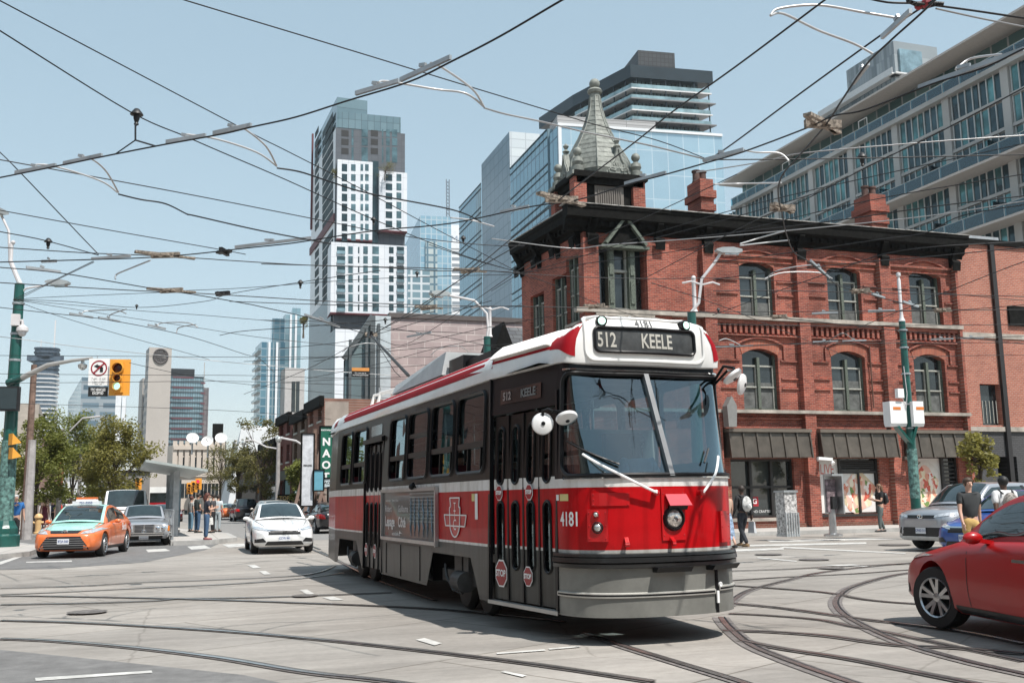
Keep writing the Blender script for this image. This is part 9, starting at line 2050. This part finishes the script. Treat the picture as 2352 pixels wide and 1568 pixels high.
wire('thin level wire crossing behind the signal arm top', [(-20,816),(300,818),(564,820),(900,820),(1180,822)], 5.9, .010); wire('thin level wire crossing just below the signal heads', [(-20,858),(300,861),(564,862),(780,868),(960,870)], 5.6, .010); wire('lowest level wire behind the no turn sign', [(-20,880),(300,877),(497,875),(700,880),(940,890)], 5.4, .010)
wire('short stranded line from the signal arm to the far right knot', [(297,833),(400,856),(497,875),(564,882),(780,905),(900,915)], (5.6, 5.4), .010); wire('faint wire above the trees towards the shops', [(-20,925),(300,934),(560,945),(760,962)], 5.6, .012)
wire('stranded cable with end loop rising right towards the tower foot', [(505,770),(560,760),(700,750),(900,733),(1000,715)], 6.0, .012)
HC = (1195, 628)
for lab, px, r_ in (('span from the hub fanning up across the corner window', [HC,(1257,595),(1346,586),(1500,548),(1693,497),(1887,440)], .010), ('second span from the hub fanning up below the first', [HC,(1356,604),(1580,572),(1693,533),(2000,460),(2352,400)], .010), ('level span from the hub across the corner window sill', [HC,(1356,637),(1500,640),(1693,640),(2000,660),(2352,690)], .010), ('falling span from the hub across the side wall windows', [HC,(1268,653),(1363,693),(1497,740),(1610,790)], .010), ('span from the hub to the chimney-high line on the right', [HC,(1300,600),(1500,536),(1800,452),(2352,330)], .009), ('upper pale span in front of the corner gable to the right', [(1129,548),(1310,570),(1400,562),(1693,540),(2100,500),(2352,462)], .012), ('span linking the hub with the office block insulators', [(986,562),(1100,600),(1205,628)], .010)):
 wire(lab, px, 6.2, r_, mWireL if 'pale' in lab else None)
Wc = wire('level wire through the small frogs in front of the white tower and spire base', [(600,606),(873,614),(1000,622),(1100,621),(1195,628)], 5.9, .011); frog(Wc, (1080,621), 5.92, 1.1, 85); knob(Wc, (958,628), 5.9, .9); knob(Wc, (1064,548), 6.1, 1.0); knob(Wc, (858,505), 6.3, 1.0)
We = wire('second level wire through the lower frogs over the grey block hall', [(527,692),(700,698),(1000,706),(1205,702)], 5.5, .010); frog(We, (985,706), 5.52, 1.0, 85); frog(We, (1370,703), 5.6, 1.0, 85); knob(We, (690,650), 5.9, 1.2); knob(We, (885,735), 5.5, 1.0)
wire('diagonal wire from the lamp standard up to the brick corner hub', [(787,808),(843,772),(920,793),(1000,752),(1095,687),(1223,598)], 5.7, .010)
wire('diagonal wire crossing the grey hall towards the insulators', [(1129,668),(1200,625),(1300,575),(1480,500),(1693,400)], 5.9, .009)
wire('lower diagonal wire crossing the stone hall wall', [(720,830),(925,795),(1060,765),(1130,750),(1300,720)], 5.7, .010)
for i, px in enumerate(([(560,830),(760,820),(960,800),(1180,790)], [(590,850),(800,846),(1000,836),(1150,800)], [(640,800),(800,783),(960,740),(1129,690)], [(700,870),(850,840),(1000,800),(1130,775)], [(600,735),(800,742),(1000,770),(1150,800)], [(652,878),(760,872),(880,868),(1000,860)])):
 wire(['low tangled wire over the streetcar roof, lowest of the bundle', 'low tangled wire over the streetcar roof, just above the lowest', 'rising wire over the streetcar roof to the brick corner', 'rising wire from the shops to the lamp standard foot', 'falling wire in front of the stone hall', 'short dark wire just above the trolley pole base'][i], px, 5.6+.05*i, .010)
Wk = wire('contact wire above the streetcar followed by its trolley pole', [(560,905),(700,850),(850,770),(955,715),(1060,640),(1195,560)], 5.6, .012); clamp(Wk, (935,775), (990,765)); arm(Wk, [(790,800),(840,788),(880,795),(905,815)], 5.65); arm(Wk, [(990,815),(1010,800),(1055,795),(1080,812)], 5.65); frog(Wk, (852,768), 5.6, .6, 20)
RW = [('horizontal wire from the chimney to the right edge with pale sleeve', [(1599,396),(1750,372),(1851,351),(2139,326),(2352,311)]), ('horizontal wire just below it holding a black insulator', [(1621,367),(1887,365),(2139,360),(2352,355)]), ('falling wire from the right edge across the condominium to the spire', [(2400,175),(2352,202),(2139,313),(1995,382),(1830,468),(1725,511),(1480,640)]), ('wire sloping up right along the black cornice', [(1599,544),(1887,511),(2139,475),(2352,450)]), ('wire in front of the cornice brackets rising to the right edge', [(1637,603),(1839,577),(2013,551),(2124,535),(2208,496),(2352,470)]), ('wire across the upper windows rising to the right', [(1637,642),(1900,610),(2128,590),(2352,568)]), ('wire from the upper windows to the annex band', [(1637,724),(1900,628),(2074,575),(2352,555)]), ('nearly level wire across the upper window sills', [(1637,668),(1820,668),(2352,681)]), ('level wire at the upper stone sill course', [(1550,716),(1900,715),(2352,711)]), ('level wire over the green pole top', [(1637,744),(1900,748),(2352,745)]), ('level wire crossing the lower window arches', [(1637,795),(1839,790),(2128,787),(2352,787)]), ('short wire tied to the green pole above the cabinets', [(2080,820),(2200,817),(2352,815)]), ('falling wire from the corner window to the dentil course', [(1497,650),(1650,700),(1800,760),(1950,820)]), ('rising wire from the dentil course to the annex wall', [(1880,790),(2100,700),(2300,620),(2400,585)])]
for i, (lab, px) in enumerate(RW): w_ = wire(lab, px, 5.9 if i < 3 else 5.6, .011, mWireL if i in (0,) else None); (knob(w_, (1980,362), 5.95, 1.3) if i == 1 else None)
Wr = wire('contact wire with grey channels across the lower window arches', [(1640,798),(1700,796),(1900,785),(2000,783),(2352,772)], 5.5, .011); clamp(Wr, (1640,798),(1730,795)); clamp(Wr, (1867,787),(1925,785)); clamp(Wr, (1935,785),(1990,783)); clamp(Wr, (2138,781),(2190,779)); clamp(Wr, (2206,778),(2260,777)); arm(Wr, [(1652,782),(1670,778),(1700,792)], 5.55, .012); arm(Wr, [(1900,786),(1935,765),(1965,784)], 5.55, .010, mWireL)
Ws = wire('contact wire with grey channels just below the upper sills', [(1850,722),(1920,720),(2060,715),(2200,712),(2352,700)], 5.6, .010); clamp(Ws, (1865,722),(1925,719)); clamp(Ws, (1994,716),(2056,715)); frog(Ws, (1977,668), 5.6, .9, 80); frog(Ws, (2165,712), 5.6, .9, 80); frog(Ws, (1790,727), 5.6, .8, 80); knob(Ws, (1650,712), 5.6, .9)
K1 = wire('knot of black cables and red clamps at the top right', [(1990,-4),(2040,6),(2100,8),(2140,12),(2230,24),(2352,42),(2420,52)], 5.9, .014); wire('pale strand running right from the top right knot', [(2150,20),(2250,42),(2352,62),(2420,75)], 5.9, .012, mWireL)
k = MB(); [k.tube([G(2085+i*8,2+i*3,5.9), G(2120,18-i*4,5.95), G(2150+i*6,10,5.9)], .02, 5) for i in range(4)]; k.build('cable_knot', mBlack, K1, world=True); k = MB(); k.sph(G(2128,8,5.92), .05, 8); k.sph(G(2110,14,5.92), .04, 8); k.build('red_clamp', M('red clamp', (.25,.02,.03), .5), K1, world=True)
frog(W2, (515,578), 5.7, .5, 140, mBlack); frog(W2, (512,674), 5.7, .5, 60, mBlack)
k = MB(); k.box2((-1510, -510, -1), (1510, 2310, 330)); hz_ = k.build('haze', None); tag(hz_, kind='stuff')
m = bpy.data.materials.new('city air'); m.use_nodes = True; nt = m.node_tree; nt.nodes.remove(nt.nodes['Principled BSDF']); v = nt.nodes.new('ShaderNodeVolumePrincipled')
v.inputs['Color'].default_value = (.82, .9, .96, 1); v.inputs['Density'].default_value = .00014; v.inputs['Anisotropy'].default_value = .3; lk(nt, v.outputs[0], [q for q in nt.nodes if q.type == 'OUTPUT_MATERIAL'][0].inputs['Volume']); hz_.data.materials.append(m)
